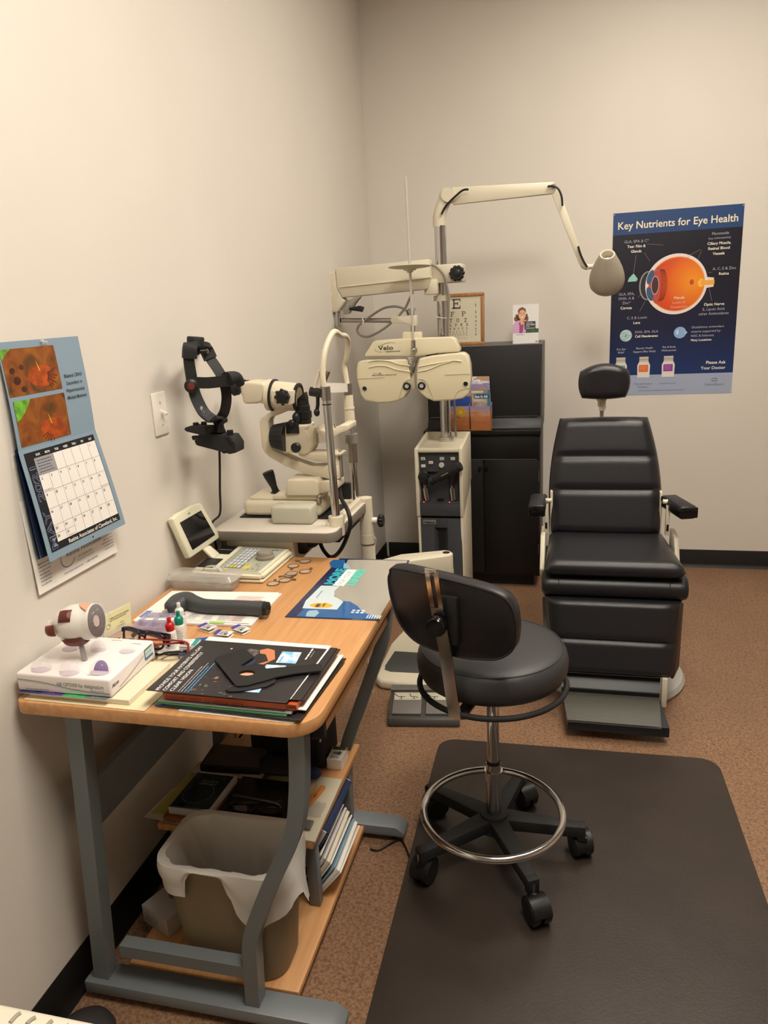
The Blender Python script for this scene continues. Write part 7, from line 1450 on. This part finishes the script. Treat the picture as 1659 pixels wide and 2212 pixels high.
# ---- lower shelf
ZL = .051
t = thing('binder', (.5, -2.55, ZL), 'navy blue ring binder standing on the lower shelf beside the riser leg', 'binder')
NB = mat('navy_vinyl', (28, 44, 80), .35)
R_b = Matrix.Translation((.392, -2.60, ZL+.0105)) @ rot('Y', 30)
mb = MB(R_b); mb.box((0, 0, .098), (.040, .215, .196), NB, .004).build('cover', t); 
mb = MB(R_b); mb.box((.0, 0.0, .10), (.028, .217, .19), CARD, .0006).build('pages', t)
PAP = [mat('paper_edge_white', (226, 222, 214), .6), mat('paper_edge_grey', (196, 192, 190), .6), mat('paper_edge_blue', (134, 166, 182), .6), mat('paper_edge_cream', (216, 206, 186), .6)]
labs = ['sheaf of white papers leaning on the blue binder, nearest to it', 'grey edged booklet leaning second from the blue binder', 'cream edged booklet in the leaning paper row, third from the binder', 'white booklet in the middle of the leaning paper row', 'blue edged pamphlet in the leaning paper row', 'thick white booklet near the outer end of the leaning row', 'white curled papers outermost in the leaning row on the lower shelf']
for k in range(7):
    th_ = .003 if k == 4 else .004+.0025*(k % 3); R_k = Matrix.Translation((.418+.0098*k, -2.632-.003*k, ZL+.0045)) @ rot('Y', 31+1.2*k) @ rot('Z', .6*(k % 3))
    mb = MB(R_k); hh = .14-.006*k; i_ = PAP[[0, 1, 3, 0, 2, 0, 0][k]]
    mb.box((0, 0, hh/2), (th_, .20-.004*k, hh), i_, .0006)
    tag(mb.build('booklet'), labs[k], 'booklet', 'papers leaning on the lower shelf')
mb = MB(); mb.bx((.18, -2.74, ZL), (.355, -2.50, ZL+.15), BLKM, .004); tag(mb.build('storage_box'), 'black storage box under the riser shelf behind the waste basket', 'box')
t_ = MB(place((.135, -2.86, ZL), -22)); t_.bx((-.045, -.05, 0), (.05, .06, .05), mat('white_carton', (196, 190, 186), .5), .001)
P = Panel(t_, (0, 0, .0502), (1, 0, 0), (0, 1, 0)); P.ell(-.0, .018, .018, .016, mat('purple_print', (120, 104, 130), .5), .0003); P.text('11', .026, .016, .02, ink((60, 60, 64)), .0003, bold=.03)
P = Panel(t_, (-.045, -.0502, 0), (1, 0, 0), (0, 0, 1)); P.scribble(.012, .03, .06, 3, .008, .003, ink((150, 146, 144)), .0003)
tag(t_.build('carton', merge=0), 'white carton with purple print on the lower shelf left of the waste basket', 'carton')
# ---- loose cords
mb = MB(); mb.tube([(.152, -2.46, .73), (.155, -2.465, .6), (.165, -2.48, .45), (.172, -2.50, .33)], .0028, mat('beige_cord', (150, 140, 116), .5), 8, sm=6); tag(mb.build('power_cord'), 'thin beige cord hanging below the left rear of the desk top', 'cord')
mb = MB(); mb.tube([(0.594,-2.939,0.66), (0.511,-2.716,0.5), (0.401,-2.419,0.28), (.486, -2.43, .283)], .0025, WPLA, 8, sm=6); tag(mb.build('white_cord'), 'thin white cord between the desk corner bracket and the riser shelf', 'cord')
mb = MB(); mb.tube([(.545, -2.49, .003), (.57, -2.49, .0035), (.60, -2.455, .0035), (.625, -2.44, .003), (.66, -2.50, .003)], .0028, CORD, 8, sm=6); tag(mb.build('power_cord'), 'thin black cord on the floor by the rear desk foot', 'cord')
mb = MB(); 
for k in range(3): mb.tube([(.17+.075*math.cos(a)*(1-.2*k), -.34+.07*math.sin(a)*(1-.15*k), .006+.008*k+.045*max(0, math.sin(a))*(.6+.2*k)) for a in [2*PI*j/32 for j in range(32)]], .004, CORD, 8, closed=True)
tag(mb.build('cord_coil'), 'coil of black cord on the floor in the room corner', 'cord')
mb = MB(); mb.tube([(0.413,-1.8,0.742), (0.421,-1.8,0.709), (0.421,-1.8,0.675), (.35, -1.75, .45), (.34, -1.70, .2), (.33, -1.63, .004)], .002, WPLA, 8, sm=6); tag(mb.build('thin_cable'), 'thin white cable hanging from the table lock knob', 'cable')
# ---- foreground machine and round foot switch
t = thing('office_machine', (.30, -3.62, 0), 'cream machine with slotted vents at the lower left corner of the view', 'machine')
MC = mat('machine_cream', (226, 220, 200), .4)
mb = MB(); mb.bx((.06, -3.80, .002), (.62, -3.481, .50), MC, .012, 3); mb.build('casing', t)
for q in ([(0.299,-3.493,0.5),(0.296,-3.5,0.5),(0.295,-3.51,0.5)], [(0.327,-3.495,0.5),(0.323,-3.5,0.5),(0.321,-3.507,0.5)], [(0.355,-3.495,0.5),(0.353,-3.5,0.5),(0.353,-3.506,0.5)], [(0.384,-3.496,0.5),(0.382,-3.5,0.5),(0.381,-3.504,0.5)]):
    mb = MB(); mb.tube(q, .0035, mat('vent_grey', (158, 153, 138), .6), 8, sm=4); mb.build('vent_slot', t)
mb = MB(); mb.lathe([(0, 0), (.062, 0), (.064, .006), (.058, .022), (.042, .034), (.02, .040), (0, .041)], (.085, -3.155, 0), m=mat('dark_grey_dome', (54, 50, 50), .5, bump=.1, bscale=400), n=36, cap=False); tag(mb.build('foot_switch'), 'dark grey domed foot switch on the floor at the lower left', 'foot switch')
